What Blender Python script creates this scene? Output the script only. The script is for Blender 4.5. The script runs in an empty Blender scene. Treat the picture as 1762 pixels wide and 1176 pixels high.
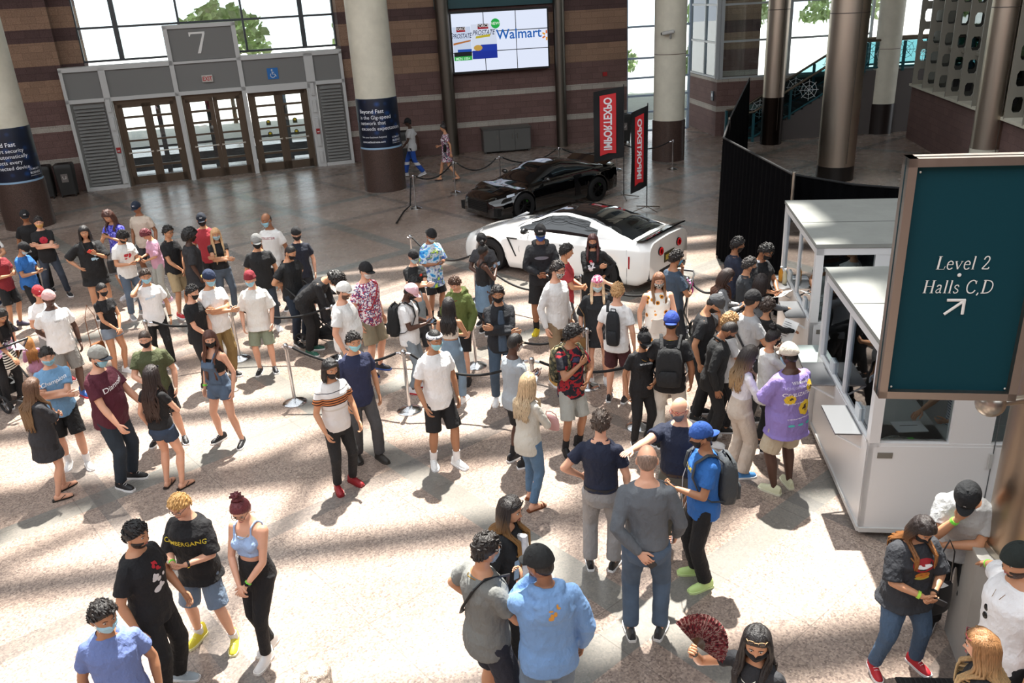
import bpy, math, random
import numpy as np
from mathutils import Vector, Matrix, noise
from mathutils.bvhtree import BVHTree
R=math.radians; PI=math.pi
sc=bpy.context.scene; COL=sc.collection
# ------------------------------------------------------------ camera
W_,H_=1762,1176; FPX=1430.; TH=R(22.5); RO=R(-3.2); CAM=np.array([0.,0.,5.25])
_f=np.array([0,math.cos(TH),-math.sin(TH)]); _r0=np.array([1.,0,0]); _u0=np.cross(_r0,_f)
_r=math.cos(RO)*_r0+math.sin(RO)*_u0; _u=-math.sin(RO)*_r0+math.cos(RO)*_u0
cd=bpy.data.cameras.new('camera'); cam=bpy.data.objects.new('camera',cd); COL.objects.link(cam)
cd.sensor_width=36; cd.lens=FPX/W_*36; cd.clip_end=400
cam.matrix_world=Matrix(((_r[0],_u[0],-_f[0],CAM[0]),(_r[1],_u[1],-_f[1],CAM[1]),(_r[2],_u[2],-_f[2],CAM[2]),(0,0,0,1)))
sc.camera=cam
def G(px,py,z=0.):
    d=_f+(px-W_/2)/FPX*_r+(H_/2-py)/FPX*_u; t=(z-CAM[2])/d[2]; q=CAM+t*d
    return Vector((q[0],q[1],z))
def PY(x,y,z):
    d=np.array([x,y,z])-CAM; return H_/2-FPX*(d@_u)/(d@_f)
# ------------------------------------------------------------ light
sc.view_settings.view_transform='Standard'; sc.view_settings.look='None'
sc.view_settings.gamma=1; sc.view_settings.use_curve_mapping=False
sc.view_settings.exposure=-0.08
w=bpy.data.worlds.new('world'); sc.world=w; w.use_nodes=True
bg=w.node_tree.nodes['Background']; bg.inputs[0].default_value=(.90,.95,1,1); bg.inputs[1].default_value=2.6
SUN_AZ,SUN_EL=R(9),R(67)
sd=Vector((math.sin(SUN_AZ)*math.cos(SUN_EL),math.cos(SUN_AZ)*math.cos(SUN_EL),math.sin(SUN_EL)))
sl=bpy.data.lights.new('sun','SUN'); sl.energy=17.5; sl.angle=R(.9); sl.color=(1,.96,.89)
so=bpy.data.objects.new('sun',sl); COL.objects.link(so); so.rotation_euler=(-sd).to_track_quat('-Z','Y').to_euler()
so.location=(0,0,30)
# ------------------------------------------------------------ materials
def lin(h):
    h=h.lstrip('#'); c=[int(h[i:i+2],16)/255 for i in (0,2,4)]
    return tuple(v/12.92 if v<=.04045 else ((v+.055)/1.055)**2.4 for v in c)+(1,)
MC={}
class NT:
    def __init__(s,name):
        s.m=bpy.data.materials.new(name); s.m.use_nodes=True; s.t=s.m.node_tree; s.b=s.t.nodes['Principled BSDF']
    def n(s,ty,**k):
        x=s.t.nodes.new(ty)
        for a,b in k.items(): setattr(x,a,b)
        return x
    def l(s,a,b): s.t.links.new(a,b)
    def mt(s,op,a,b=0.,c=None):
        x=s.n('ShaderNodeMath',operation=op)
        for i,v in enumerate((a,b,c)):
            if v is None: continue
            if isinstance(v,(int,float)): x.inputs[i].default_value=v
            else: s.l(v,x.inputs[i])
        return x.outputs[0]
    def mix(s,f,a,b,bt='MIX'):
        x=s.n('ShaderNodeMix',data_type='RGBA',blend_type=bt)
        for k,v in ((0,f),(6,a),(7,b)):
            if isinstance(v,(int,float)): x.inputs[k].default_value=v
            elif isinstance(v,tuple): x.inputs[k].default_value=v
            else: s.l(v,x.inputs[k])
        return x.outputs[2]
    def ramp(s,f,st,const=False):
        x=s.n('ShaderNodeValToRGB'); e=x.color_ramp
        if const: e.interpolation='CONSTANT'
        while len(e.elements)<len(st): e.elements.new(.5)
        for el,(p,c) in zip(e.elements,st): el.position=p; el.color=lin(c) if isinstance(c,str) else c
        s.l(f,x.inputs[0]); return x.outputs[0]
    def obj(s,scale=(1,1,1),rot=(0,0,0),loc=(0,0,0)):
        tc=s.n('ShaderNodeTexCoord'); mp=s.n('ShaderNodeMapping'); mp.inputs['Scale'].default_value=scale
        mp.inputs['Rotation'].default_value=rot; mp.inputs['Location'].default_value=loc
        s.l(tc.outputs['Object'],mp.inputs[0]); return mp.outputs[0]
    def noise(s,vec,scale=5,detail=3,rough=.5):
        x=s.n('ShaderNodeTexNoise'); s.l(vec,x.inputs['Vector']); x.inputs['Scale'].default_value=scale
        x.inputs['Detail'].default_value=detail; x.inputs['Roughness'].default_value=rough; return x.outputs[0]
    def vor(s,vec,scale=5,out='Color',feature='F1'):
        x=s.n('ShaderNodeTexVoronoi',feature=feature); s.l(vec,x.inputs['Vector']); x.inputs['Scale'].default_value=scale; return x.outputs[out]
    def bump(s,h,st=.3,dist=.01):
        x=s.n('ShaderNodeBump'); x.inputs['Strength'].default_value=st; x.inputs['Distance'].default_value=dist
        s.l(h,x.inputs['Height']); s.l(x.outputs[0],s.b.inputs['Normal'])
def M(col,rough=.6,metal=0.,kind='plain',**k):
    if kind in('cloth','denim') and col.startswith('#'):
        c_=[int(col[i:i+2],16) for i in (1,3,5)]; m_=sum(c_)/3; a_,g_=(.62,.84) if kind=='denim' else (.86,.97); col='#'+''.join('%02x'%max(0,min(255,int((m_+(v-m_)*a_)*g_))) for v in c_)
    key=(col,rough,metal,kind,tuple(sorted(k.items())))
    if key in MC: return MC[key]
    t=NT(kind+'_'+col.lstrip('#')); b=t.b; b.inputs['Base Color'].default_value=lin(col)
    b.inputs['Roughness'].default_value=rough; b.inputs['Metallic'].default_value=metal
    if kind=='cloth':
        v=t.obj(); nz=t.noise(v,3.5,3); c=t.mix(t.ramp(nz,[(.3,'#000000'),(.7,'#ffffff')]),lin(col),tuple(min(1,x*1.18+.004) for x in lin(col)[:3])+(1,)); t.l(c,b.inputs['Base Color'])
        n1=t.noise(t.obj((1,1,.6)),7.5,3,.5); cr=t.mt('ABSOLUTE',t.mt('SUBTRACT',n1,.5)); n3=t.noise(t.obj((1.2,1,.8),loc=(3,1,2)),17,3,.5); cr2=t.mt('ABSOLUTE',t.mt('SUBTRACT',n3,.5)); n2=t.noise(v,220,1); t.bump(t.mt('ADD',t.mt('ADD',t.mt('MULTIPLY',cr,-2.4),t.mt('MULTIPLY',cr2,-1.0)),t.mt('MULTIPLY',n2,.05)),.5,.03)
        b.inputs['Roughness'].default_value=.85
    elif kind=='denim':
        v=t.obj(); nz=t.noise(v,6,4); lo=tuple(x*.55 for x in lin(col)[:3])+(1,); hi=tuple(min(1,x*1.5) for x in lin(col)[:3])+(1,)
        t.l(t.mix(nz,lo,hi),b.inputs['Base Color']); t.bump(t.noise(t.obj((1,1,.5)),16,4),.5,.025); b.inputs['Roughness'].default_value=.9
    elif kind=='skin':
        v=t.obj(); nz=t.noise(v,14,3); c=lin(col); t.l(t.mix(nz,tuple(x*.88 for x in c[:3])+(1,),(min(1,c[0]*1.12),c[1]*1.03,c[2],1)),b.inputs['Base Color'])
        b.inputs['Roughness'].default_value=.5; b.inputs['Subsurface Weight'].default_value=.06; b.inputs['Subsurface Radius'].default_value=(.02,.008,.004)
    elif kind=='hair':
        v=t.obj((1,1,.12)); nz=t.noise(v,130,3); c=lin(col); c2=k.get('c2'); hi=tuple(min(1,x*1.9+.008) for x in c[:3])+(1,)
        st_=t.mix(t.ramp(nz,[(.35,'#000000'),(.68,'#ffffff')]),c,hi)
        if c2: sz=t.n('ShaderNodeSeparateXYZ'); t.l(t.obj(),sz.inputs[0]); c3=lin(c2); st2=t.mix(t.ramp(nz,[(.35,'#000000'),(.68,'#ffffff')]),tuple(x*.6 for x in c3[:3])+(1,),c3); st_=t.mix(t.ramp(t.mt('ADD',sz.outputs[2],t.mt('MULTIPLY',nz,.2)),[(0,'#ffffff'),(.70,'#ffffff'),(.90,'#000000')]) if False else t.mt('MULTIPLY',t.mt('SUBTRACT',1.72,t.mt('ADD',sz.outputs[2],t.mt('MULTIPLY',nz,.2))),3.2),st_,st2)
        t.l(st_,b.inputs['Base Color']); t.bump(nz,.7,.01); b.inputs['Roughness'].default_value=.42
    elif kind=='metal':
        nz=t.noise(t.obj((1,1,.05)),30,3); t.l(t.mt('ADD',t.mt('MULTIPLY',nz,.15),rough),b.inputs['Roughness']); b.inputs['Metallic'].default_value=1
    elif kind=='paint':
        b.inputs['Coat Weight'].default_value=1; b.inputs['Coat Roughness'].default_value=.03
    elif kind=='speck':
        v=t.obj(); nz=t.vor(v,k.get('sc',70)); g=t.n('ShaderNodeRGBToBW'); t.l(nz,g.inputs[0]); c=lin(col)
        t.l(t.mix(g.outputs[0],tuple(x*.5 for x in c[:3])+(1,),tuple(min(1,x*1.4) for x in c[:3])+(1,)),b.inputs['Base Color'])
    elif kind=='dirt':
        v=t.obj(); nz=t.noise(v,2.2,5,.65); c=lin(col); t.l(t.mix(nz,tuple(x*.72 for x in c[:3])+(1,),tuple(min(1,x*1.15) for x in c[:3])+(1,)),b.inputs['Base Color'])
    elif kind=='emit':
        b.inputs['Base Color'].default_value=(0,0,0,1); b.inputs['Emission Color'].default_value=lin(col); b.inputs['Emission Strength'].default_value=k.get('st',1.)
    elif kind=='glass':
        o=t.t.nodes['Material Output']; tr=t.n('ShaderNodeBsdfTransparent'); gl=t.n('ShaderNodeBsdfGlossy'); fr=t.n('ShaderNodeFresnel'); mx=t.n('ShaderNodeMixShader')
        tr.inputs[0].default_value=lin(col); gl.inputs[1].default_value=.02; fr.inputs[0].default_value=1.5; gl.inputs[0].default_value=(.9,.95,1,1)
        t.l(fr.outputs[0],mx.inputs[0]); t.l(tr.outputs[0],mx.inputs[1]); t.l(gl.outputs[0],mx.inputs[2]); t.l(mx.outputs[0],o.inputs[0])
    MC[key]=t.m; return t.m
def pat(kind,*cols,sc_=9.,rot=0):
    key=('pat',kind,cols,sc_)
    if key in MC: return MC[key]
    t=NT(kind+'_print'); b=t.b; b.inputs['Roughness'].default_value=.85; v=t.obj(rot=(rot,0,0))
    t.bump(t.noise(v,11,4),.5,.03); st=[(.001+i/len(cols),c) for i,c in enumerate(cols)]
    if kind=='stripe':
        sx=t.n('ShaderNodeSeparateXYZ'); t.l(v,sx.inputs[0]); c=t.ramp(t.mt('FRACT',t.mt('MULTIPLY',sx.outputs[2],sc_)),st,True)
    elif kind=='zone':       # colours by height: list of (z,colour)
        sx=t.n('ShaderNodeSeparateXYZ'); t.l(v,sx.inputs[0]); c=t.ramp(t.mt('DIVIDE',sx.outputs[2],2.),[(z/2,cc) for z,cc in zip(cols[0::2],cols[1::2])],True)
    elif kind=='dots':       # base, ring, core : flowers
        d=t.vor(v,sc_,'Distance'); c=t.ramp(d,[(0,cols[2]),(.20,cols[1]),(.36,cols[0])],True)
    else:                    # blotches
        c=t.ramp(t.mt('ADD',t.mt('MULTIPLY',t.mt('SUBTRACT',t.noise(v,sc_,3),.5),2.6),.5),st,kind!='tie')
    t.l(c,b.inputs['Base Color']); MC[key]=t.m; return t.m
# ------------------------------------------------------------ mesh accumulator
class MB:
    def __init__(s): s.V=[]; s.F=[]; s.I=[]
    def add(s,v,f,mi=0):
        o=len(s.V); s.V.extend([tuple(map(float,p)) for p in v]); s.F.extend([tuple(i+o for i in q) for q in f]); s.I.extend([mi]*len(f)); return s
    def box(s,c,sz,rz=0.,mi=0,m=None):
        x,y,z=[a/2 for a in sz]; ca,sa=math.cos(rz),math.sin(rz); v=[]
        for i,j,k in ((-1,-1,-1),(1,-1,-1),(1,1,-1),(-1,1,-1),(-1,-1,1),(1,-1,1),(1,1,1),(-1,1,1)):
            a,b,d=i*x,j*y,k*z; p=(c[0]+a*ca-b*sa,c[1]+a*sa+b*ca,c[2]+d); v.append(m@Vector(p) if m else p)
        return s.add(v,[(0,3,2,1),(4,5,6,7),(0,1,5,4),(1,2,6,5),(2,3,7,6),(3,0,4,7)],mi)
    def rings(s,rs,mi=0,cap=True,closed=True):
        n=len(rs[0]); v=[p for r in rs for p in r]; f=[]
        for a in range(len(rs)-1):
            for b in range(n if closed else n-1):
                c=(b+1)%n; f.append((a*n+b,a*n+c,(a+1)*n+c,(a+1)*n+b))
        if cap and closed: f.append(tuple(range(n))[::-1]); f.append(tuple((len(rs)-1)*n+i for i in range(n)))
        return s.add(v,f,mi)
    def tube(s,pts,rad,n=8,mi=0,flat=1.,up=None,rnd=False,cap=True):
        P=[Vector(p) for p in pts]
        if isinstance(rad,(int,float)): rad=[rad]*len(P)
        rad=list(rad)
        if rnd:
            d0=(P[0]-P[1]).normalized(); d1=(P[-1]-P[-2]).normalized(); r0,r1=rad[0],rad[-1]
            P=[P[0]+d0*r0*.95,P[0]+d0*r0*.6]+P+[P[-1]+d1*r1*.6,P[-1]+d1*r1*.95]; rad=[r0*.3,r0*.8]+rad+[r1*.8,r1*.3]
        rs=[]; t0=(P[1]-P[0]).normalized(); a=Vector(up) if up else (Vector((0,0,1)) if abs(t0.z)<.9 else Vector((1,0,0)))
        x=(a-t0*a.dot(t0)).normalized()
        for i,p in enumerate(P):
            t=((P[min(i+1,len(P)-1)]-P[max(i-1,0)])).normalized()
            x=(x-t*x.dot(t)); x=x.normalized() if x.length>1e-6 else Vector((1,0,0)); y=t.cross(x)
            rs.append([p+x*(rad[i]*math.cos(2*PI*k/n)*flat)+y*(rad[i]*math.sin(2*PI*k/n)) for k in range(n)])
        return s.rings(rs,mi,cap)
    def lathe(s,prof,c=(0,0,0),n=24,mi=0,cap=True):
        return s.rings([[(c[0]+r*math.cos(2*PI*k/n),c[1]+r*math.sin(2*PI*k/n),c[2]+z) for k in range(n)] for r,z in prof],mi,cap)
    def ell(s,c,r,n=12,m=8,mi=0,M_=None):
        c=Vector(c); rs=[]
        for i in range(m+1):
            ph=-PI/2+PI*(i*.96+.02*m)/m
            ring=[Vector((r[0]*math.cos(ph)*math.cos(2*PI*k/n),r[1]*math.cos(ph)*math.sin(2*PI*k/n),r[2]*math.sin(ph))) for k in range(n)]
            rs.append([c+((M_@p) if M_ else p) for p in ring])
        return s.rings(rs,mi)
    def prism(s,poly,z0,z1,mi=0,m=None):
        n=len(poly); v=[(x,y,z0) for x,y in poly]+[(x,y,z1) for x,y in poly]
        if m: v=[m@Vector(p) for p in v]
        return s.add(v,[tuple(range(n))[::-1],tuple(range(n,2*n))]+[(i,(i+1)%n,n+(i+1)%n,n+i) for i in range(n)],mi)
    def join(s,o,mi=None,m=None):
        off=len(s.V); s.V.extend([tuple(m@Vector(p)) for p in o.V] if m else o.V); s.F.extend([tuple(i+off for i in q) for q in o.F]); s.I.extend(o.I if mi is None else [mi]*len(o.F)); return s
    def mesh(s,name,mats,smooth=True,ang=38):
        me=bpy.data.meshes.new(name); me.from_pydata(s.V,[],s.F); 
        for m in mats: me.materials.append(m)
        if len(mats)>1: me.polygons.foreach_set('material_index',np.array(s.I,dtype=np.int32))
        if smooth:
            me.polygons.foreach_set('use_smooth',np.ones(len(s.F),dtype=bool))
            if ang: me.set_sharp_from_angle(angle=R(ang))
        me.update(); return me
    def build(s,name,mats,parent=None,loc=None,rz=None,smooth=True,ang=38):
        if not isinstance(mats,(list,tuple)): mats=[mats]
        o=bpy.data.objects.new(name,s.mesh(name,mats,smooth,ang)); COL.objects.link(o)
        if parent: o.parent=parent
        if loc is not None: o.location=loc
        if rz is not None: o.rotation_euler=(0,0,rz)
        return o
def tag(o,label=None,cat=None,group=None,kind=None):
    if label: o['label']=label
    if cat: o['category']=cat
    if group: o['group']=group
    if kind: o['kind']=kind
    return o
def empty(name,loc,rz=0.,label=None,cat=None,group=None,kind=None):
    o=bpy.data.objects.new(name,None); COL.objects.link(o); o.location=loc; o.rotation_euler=(0,0,rz); o.empty_display_size=.1
    return tag(o,label,cat,group,kind)
def copytree(o,parent=None):
    c=o.copy(); COL.objects.link(c); c.parent=parent
    for ch in list(o.children): copytree(ch,c)
    return c
TMP=bpy.data.scenes.new('work')
def text_raw(txt,size=1.,bold=0.,align='CENTER',space=1.):
    cu=bpy.data.curves.new('t','FONT'); cu.body=txt; cu.size=size; cu.align_x=align; cu.offset=bold*size; cu.space_character=space; cu.resolution_u=3; cu.fill_mode='FRONT'
    o=bpy.data.objects.new('t',cu); TMP.collection.objects.link(o); vl=TMP.view_layers[0]; vl.update()
    me=bpy.data.meshes.new_from_object(o.evaluated_get(vl.depsgraph)); v=[tuple(p.co) for p in me.vertices]; f=[tuple(p.vertices) for p in me.polygons]
    TMP.collection.objects.unlink(o); bpy.data.objects.remove(o); bpy.data.meshes.remove(me); return v,f
def flat_text(mb,txt,size,mat4,mi=0,bold=0.,align='CENTER',sx=1.,space=1.):
    v,f=text_raw(txt,size,bold,align,space); mb.add([mat4@Vector((x*sx,y,0)) for x,y,_ in v],f,mi)
def frame4(o,x,y):   # matrix from origin and two axes
    x=Vector(x).normalized(); y=Vector(y).normalized(); z=x.cross(y); o=Vector(o)
    return Matrix(((x[0],y[0],z[0],o[0]),(x[1],y[1],z[1],o[1]),(x[2],y[2],z[2],o[2]),(0,0,0,1)))
# ------------------------------------------------------------ people
JOBS=[]
def blob(mb,vox,sm=4,wr=0.,ws=.12):
    me=bpy.data.meshes.new('j'); me.from_pydata(mb.V,[],mb.F); o=bpy.data.objects.new('j',me); TMP.collection.objects.link(o)
    r=o.modifiers.new('r','REMESH'); r.mode='VOXEL'; r.voxel_size=vox; r.use_smooth_shade=True
    if sm: a=o.modifiers.new('s','SMOOTH'); a.factor=.5; a.iterations=sm
    if wr:
        k='w%.3f'%ws; tx=bpy.data.textures.get(k)
        if not tx: tx=bpy.data.textures.new(k,'CLOUDS'); tx.noise_scale=ws; tx.noise_depth=2
        d=o.modifiers.new('d','DISPLACE'); d.texture=tx; d.strength=wr; d.mid_level=.5; d.texture_coords='LOCAL'
    JOBS.append(o); return len(JOBS)-1
RES={}
def run_jobs():
    vl=TMP.view_layers[0]; vl.update(); dg=vl.depsgraph
    for i,o in enumerate(JOBS):
        me=bpy.data.meshes.new_from_object(o.evaluated_get(dg)); nv=len(me.vertices); v=np.empty(nv*3,np.float32); me.vertices.foreach_get('co',v)
        RES[i]=(me,v.reshape(-1,3))
    for o in JOBS: bpy.data.objects.remove(o)
SKIN={'a':'#d8a68a','b':'#c08e6c','c':'#96684a','d':'#4e3428','e':'#a97a5a'}
BLK=lambda:M('#16161a',.5)
def sm01(x,a,b):
    t=np.clip((x-a)/(b-a),0,1); return t*t*(3-2*t)
def head_surf(d):
    """unit directions (n,3) -> points on the face/skull, +y is the face"""
    x,y,z=d[:,0],d[:,1],d[:,2]; px=x*.077; py=y*.096; pz=z*.120
    lo=np.clip(-z,0,1); px=px*(1-.30*lo**1.6); py=np.where(y<0,py*(1-.35*sm01(-z,.2,.9)),py*(1-.10*lo))
    py=np.where((y>0),np.minimum(py,.088+.0*z),py)
    fr=sm01(y,.15,.6)
    g=lambda a,b,c,e,f:np.exp(-((px-a)/b)**2-((pz-c)/e)**2)*f
    py=py+fr*(g(0,.011,-.022,.016,.022)+g(0,.008,0.,.022,.010)-g(.031,.016,.010,.012,.009)-g(-.031,.016,.010,.012,.009)+g(0,.05,.034,.010,.004)
        +g(0,.020,-.052,.005,.006)+g(0,.018,-.063,.005,.006)-g(0,.022,-.0575,.0022,.004)+g(0,.020,-.094,.016,.008)+g(.045,.018,-.022,.02,.003)+g(-.045,.018,-.022,.02,.003))
    return np.stack([px,py,pz],1)
def sph(nu,nv):
    th=np.linspace(-PI/2+.05,PI/2-.02,nv); ph=np.linspace(0,2*PI,nu,endpoint=False)
    d=np.array([[math.cos(t)*math.sin(p),-math.cos(t)*math.cos(p),math.sin(t)] for t in th for p in ph])
    f=[(i*nu+j,i*nu+(j+1)%nu,(i+1)*nu+(j+1)%nu,(i+1)*nu+j) for i in range(nv-1) for j in range(nu)]
    return d,f
SPH={}
def shell(mask,thick,nz=0.,nsc=30.,nu=44,nv=34,seed=0,keep=-.25):
    """a layer over the skull where mask(d)>0"""
    if (nu,nv) not in SPH: SPH[(nu,nv)]=sph(nu,nv)
    d,f=SPH[(nu,nv)]; p=head_surf(d); m=mask(d[:,0],d[:,1],d[:,2]); e=sm01(m,-.04,.10); off=-.010+(thick+.010)*e
    if nz: off=off+np.array([noise.noise(Vector(tuple(q*nsc))+Vector((seed,0,0))) for q in d])*nz*e
    p=p+d*off[:,None]; out=[q for q in f if max(m[list(q)])>keep]
    used=sorted({i for q in out for i in q}); mp={i:k for k,i in enumerate(used)}
    mb=MB(); mb.add(p[used],[tuple(mp[i] for i in q) for q in out]+([] if keep>-5 else [])); return mb
def hairline(x,y,z): return z-np.where(y>0,-.02+.60*np.abs(y)**1.3,-.02+.62*y)
def capmask(x,y,z): return z-(.16+.10*y)
FACES={}
def ik(a,t,l1,l2,pole):
    a=Vector(a); t=Vector(t); d=t-a; L=min(d.length,(l1+l2)*.995); d.normalize(); e=a+d*L
    c=(l1*l1+L*L-l2*l2)/(2*L); h=math.sqrt(max(0,l1*l1-c*c)); p=Vector(pole); p=p-d*p.dot(d); p.normalize(); return a+d*c+p*h,e
# wrist target, elbow pole, palm normal, curl   (for the right side; x is mirrored on the left)
PLACED=[]
def inbooth(x,y):
    for c,a,w_,d_ in (((3.39,6.97),R(-8),2.6,2.24),((3.93,10.12),R(-9),2.6,2.4)):
        p=Matrix.Rotation(-a,2)@Vector((x-c[0],y-c[1]))
        if -.12<p.x<w_ and -.1<p.y<d_+.05: return True
    return False
POSE={'down':((.235,.03,.875),(.6,-1,0),(-1,.1,0),.35),'relax':((.225,.13,.90),(.6,-1,0),(-1,0,.2),.45),'pocket':((.20,.07,.93),(1,-.9,0),(-1,-.3,0),.3),
 'phone':((.06,.27,1.14),(.8,-.5,-1),(-.3,-.5,.8),.75),'phonehi':((.06,.25,1.27),(.8,-.2,-1),(-.3,-.7,.6),.75),'cross':((-.12,.205,1.21),(1,.1,-.6),(0,-1,0),.4),
 'cross2':((-.10,.24,1.14),(1,.1,-.6),(0,-1,0),.4),'low':((.035,.21,.93),(1,-.4,0),(-.2,-1,0),.5),'mid':((.05,.26,1.06),(1,-.4,-.4),(-.3,-.8,.4),.6),
 'back':((.06,-.18,.95),(1,-.4,0),(0,1,0),.4),'chin':((.04,.17,1.43),(.5,.4,-1),(0,-1,.2),.7),'ear':((.115,.07,1.53),(.7,.5,-1),(-1,0,0),.7),
 'point':((.40,.50,1.40),(.3,0,-1),(0,0,-1),.12),'hip':((.20,.06,1.02),(1,-.7,0),(-1,0,0),.4),'head':((.14,.06,1.66),(1,.2,.0),(-.6,-.6,0),.4),
 'reach':((.12,.50,1.16),(.6,-.3,-1),(0,0,-1),.35),'fwd':((.22,.24,.93),(.4,-1,0),(-1,0,0),.4),'bk':((.24,-.18,.90),(.4,-1,0),(-1,0,0),.4),
 'lean':((.06,.40,1.17),(1,-.2,.0),(0,0,-1),.4),'fan':((.24,.34,1.36),(.6,-.4,-1),(-1,0,.1),.9),'hold':((.20,.24,1.06),(.6,-.9,-.5),(-1,0,.2),.85),
 'wall':((.30,.34,1.15),(.2,-1,.2),(0,0,-1),.3),'chest':((-.02,.17,1.28),(.9,.2,-1),(0,-1,0),.5)}
def decal_to(mesh,items,T):
    """shirt mesh -> (verts, faces, matidx, mats) with prints laid on it. items: (side,kind,arg,size,col,cx,cz)"""
    V=[tuple(v.co) for v in mesh.vertices]; F=[tuple(p.vertices) for p in mesh.polygons]; I=[0]*len(F); bv=BVHTree.FromPolygons(V,F); cols=[]
    for side,kind,arg,size,col,cx,cz in items:
        if kind=='t': v,f=text_raw(arg,size,.01)
        elif kind=='s': v,f=text_raw(arg,size,.01); v=[(x,y+x*.22,0) for x,y,_ in v]
        else:
            n=14; v=[];f=[]; rr=random.Random(arg)
            if kind=='d': parts=[(0,0,1,1)]
            elif kind=='fl': parts=[(math.cos(a)*.62,math.sin(a)*.62,.42,.42) for a in [k*PI/4 for k in range(8)]]
            elif kind=='b': parts=[(0,0,1,.25*(arg or 1))]
            else: parts=[(rr.uniform(-.7,.7),rr.uniform(-.8,.8),rr.uniform(.15,.4),rr.uniform(.08,.35)) for _ in range(9)]
            for (x,y,a,b) in parts:
                o=len(v); v.append((x*size,y*size,0)); v+=[((x+a*math.cos(2*PI*k/n))*size,(y+b*math.sin(2*PI*k/n))*size,0) for k in range(n)]
                f+=[(o,o+1+k,o+1+(k+1)%n) for k in range(n)]
        if col not in cols: cols.append(col)
        mi=1+cols.index(col); o=len(V); ok=True; nv=[]; s=1 if side=='f' else -1
        for x,y,_ in v:
            p=T(Vector((-s*x+cx,0,cz+y))); q=T(Vector((0,s,cz)))-T(Vector((0,0,cz)))
            h=bv.ray_cast(p+q*.6,-q,1.2); nv.append(tuple((h[0] if h[0] else p+q*.12)+q*.005))
        V+=nv; F+=[tuple(i+o for i in t) for t in f]; I+=[mi]*len(f)
    return V,F,I,cols
PASS2=[]
def person(hx,hy,foot,yaw,skin,hair,top,bot,shoe,arms,label,fem=0,h=None,b=1.,lean=0.,hyaw=0.,hpit=8.,mask=None,cap=None,glass=None,st='s',drop=0.,belly=0.,extra=(),group=None,beard=None,sock=None,vox=None,rw=None,prints=(),tilt=0.):
    rnd=random.Random(int(hx*7+hy)); hd=h or (1.64 if fem else 1.76)
    if foot:
        g=G(*foot); zs=np.linspace(.6,2.1,301); ys=[PY(g.x,g.y,z) for z in zs]; hm=float(zs[np.argmin(abs(np.array(ys)-hy))])
        eff=hm+(1-math.cos(R(lean)))*.7
        if h is None: hd=min(max(eff,1.54 if fem else 1.62),1.93)
        top_g=G(hx,hy,hd-(1-math.cos(R(lean)))*.7)
        if abs(hd-eff)>.02: g=Vector(((g.x+top_g.x)/2,(g.y+top_g.y)/2,0))
    else: g=G(hx,hy,hd-drop-(1-math.cos(R(lean)))*.7); g.z=0
    if not foot and not drop:
        best=None
        for dh in (0,-.04,.04,-.08,.08,-.12,.12,-.16):
            hh_=hd+dh; g2=G(hx,hy,hh_-(1-math.cos(R(lean)))*.7); md=min([(Vector((a,b_))-g2.to_2d()).length for a,b_ in PLACED]+[9])
            if inbooth(g2.x,g2.y) and 'booth worker' not in label: md=0
            if best is None or min(md,.46)>best[0]+.02: best=(min(md,.46),hh_,g2)
            if md>=.46: break
        hd=best[1]; g=best[2]; g.z=0
    yr=-R(yaw)
    if not foot and lean: # head is ahead of the feet
        dh=math.sin(R(lean))*.75; g.x-=-math.sin(yr)*dh; g.y-=math.cos(yr)*dh
    g.z=0; PLACED.append((g.x,g.y)); s=hd/1.76; dist=math.hypot(g.x,g.y)
    vx=vox or (.010 if dist<8.5 else .012 if dist<14 else .016); bw=(.87 if fem else .88)*b; LN=R(lean)
    cb=1+(b-1)*.8
    tk0=top[0]; lk=.86 if bot[0] in('jeans','slim','pants','baggy','leg') else 1.
    def T(p):
        p=Vector(p); z0=.95; t=min(max((p.z-.90)/.18,0),1); q=Vector(p); q.z-=z0; a=-LN*t; q=Matrix.Rotation(a,3,'X')@q; q=Matrix.Rotation(R(tilt)*t,3,'Y')@q; q.z+=z0-drop
        if drop: q.y-=drop*.25
        return q
    RT=Matrix.Rotation(R(tilt),3,'Y')@Matrix.Rotation(-LN,3,'X')
    if fem: sec=[(.78,.135,.105,-.015),(.86,.172,.125,-.02),(.93,.172,.120,-.015),(1.02,.150,.105,-.005),(1.10,.128,.092,0),(1.2,.135,.096,0),(1.28,.150,.108,.004),(1.36,.152,.098,-.005),(1.41,.140,.085,-.01),(1.45,.10,.062,-.012),(1.49,.052,.05,-.01)]
    else: sec=[(.78,.140,.105,-.01),(.86,.160,.118,-.015),(.95,.158,.112,-.01),(1.04,.150,.106,0),(1.14,.152,.108,.004),(1.24,.165,.114,.004),(1.33,.175,.118,0),(1.39,.168,.106,-.008),(1.43,.140,.085,-.012),(1.46,.10,.068,-.012),(1.50,.060,.056,-.01)]
    def ring(z,hw,hdp,yo,n=20,ex=0.,sq=1.): # superellipse
        o=[]
        for k in range(n):
            a=2*PI*k/n; c,q=math.cos(a),math.sin(a); c=math.copysign(abs(c)**.8,c); q=math.copysign(abs(q)**.9,q)
            bl=belly*math.exp(-((z-1.06)/.16)**2)*(1 if q>0 else .15)
            o.append(T((c*(hw*bw+ex+bl*.35),yo+q*((hdp+ex)*cb+bl),z)))
        return o
    cov=tk0 not in('tank','crop','croplong'); body=MB(); body.rings([ring(*q,ex=(-.012 if (cov and q[0]<1.42) or q[0]<1.0 else 0)) for q in sec])
    if fem:
        for sx in (-1,1): body.ell(T((sx*.066,.085,1.27)),(.055,.05,.06))
    hr=R(hyaw); hp=R(hpit); nb=T((0,-.012,1.46)); HR=RT@Matrix.Rotation(-hr,3,'Z')@Matrix.Rotation(-hp,3,'X'); hc=T((0,.0,1.535))+HR@Vector((0,.022,.105))
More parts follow.
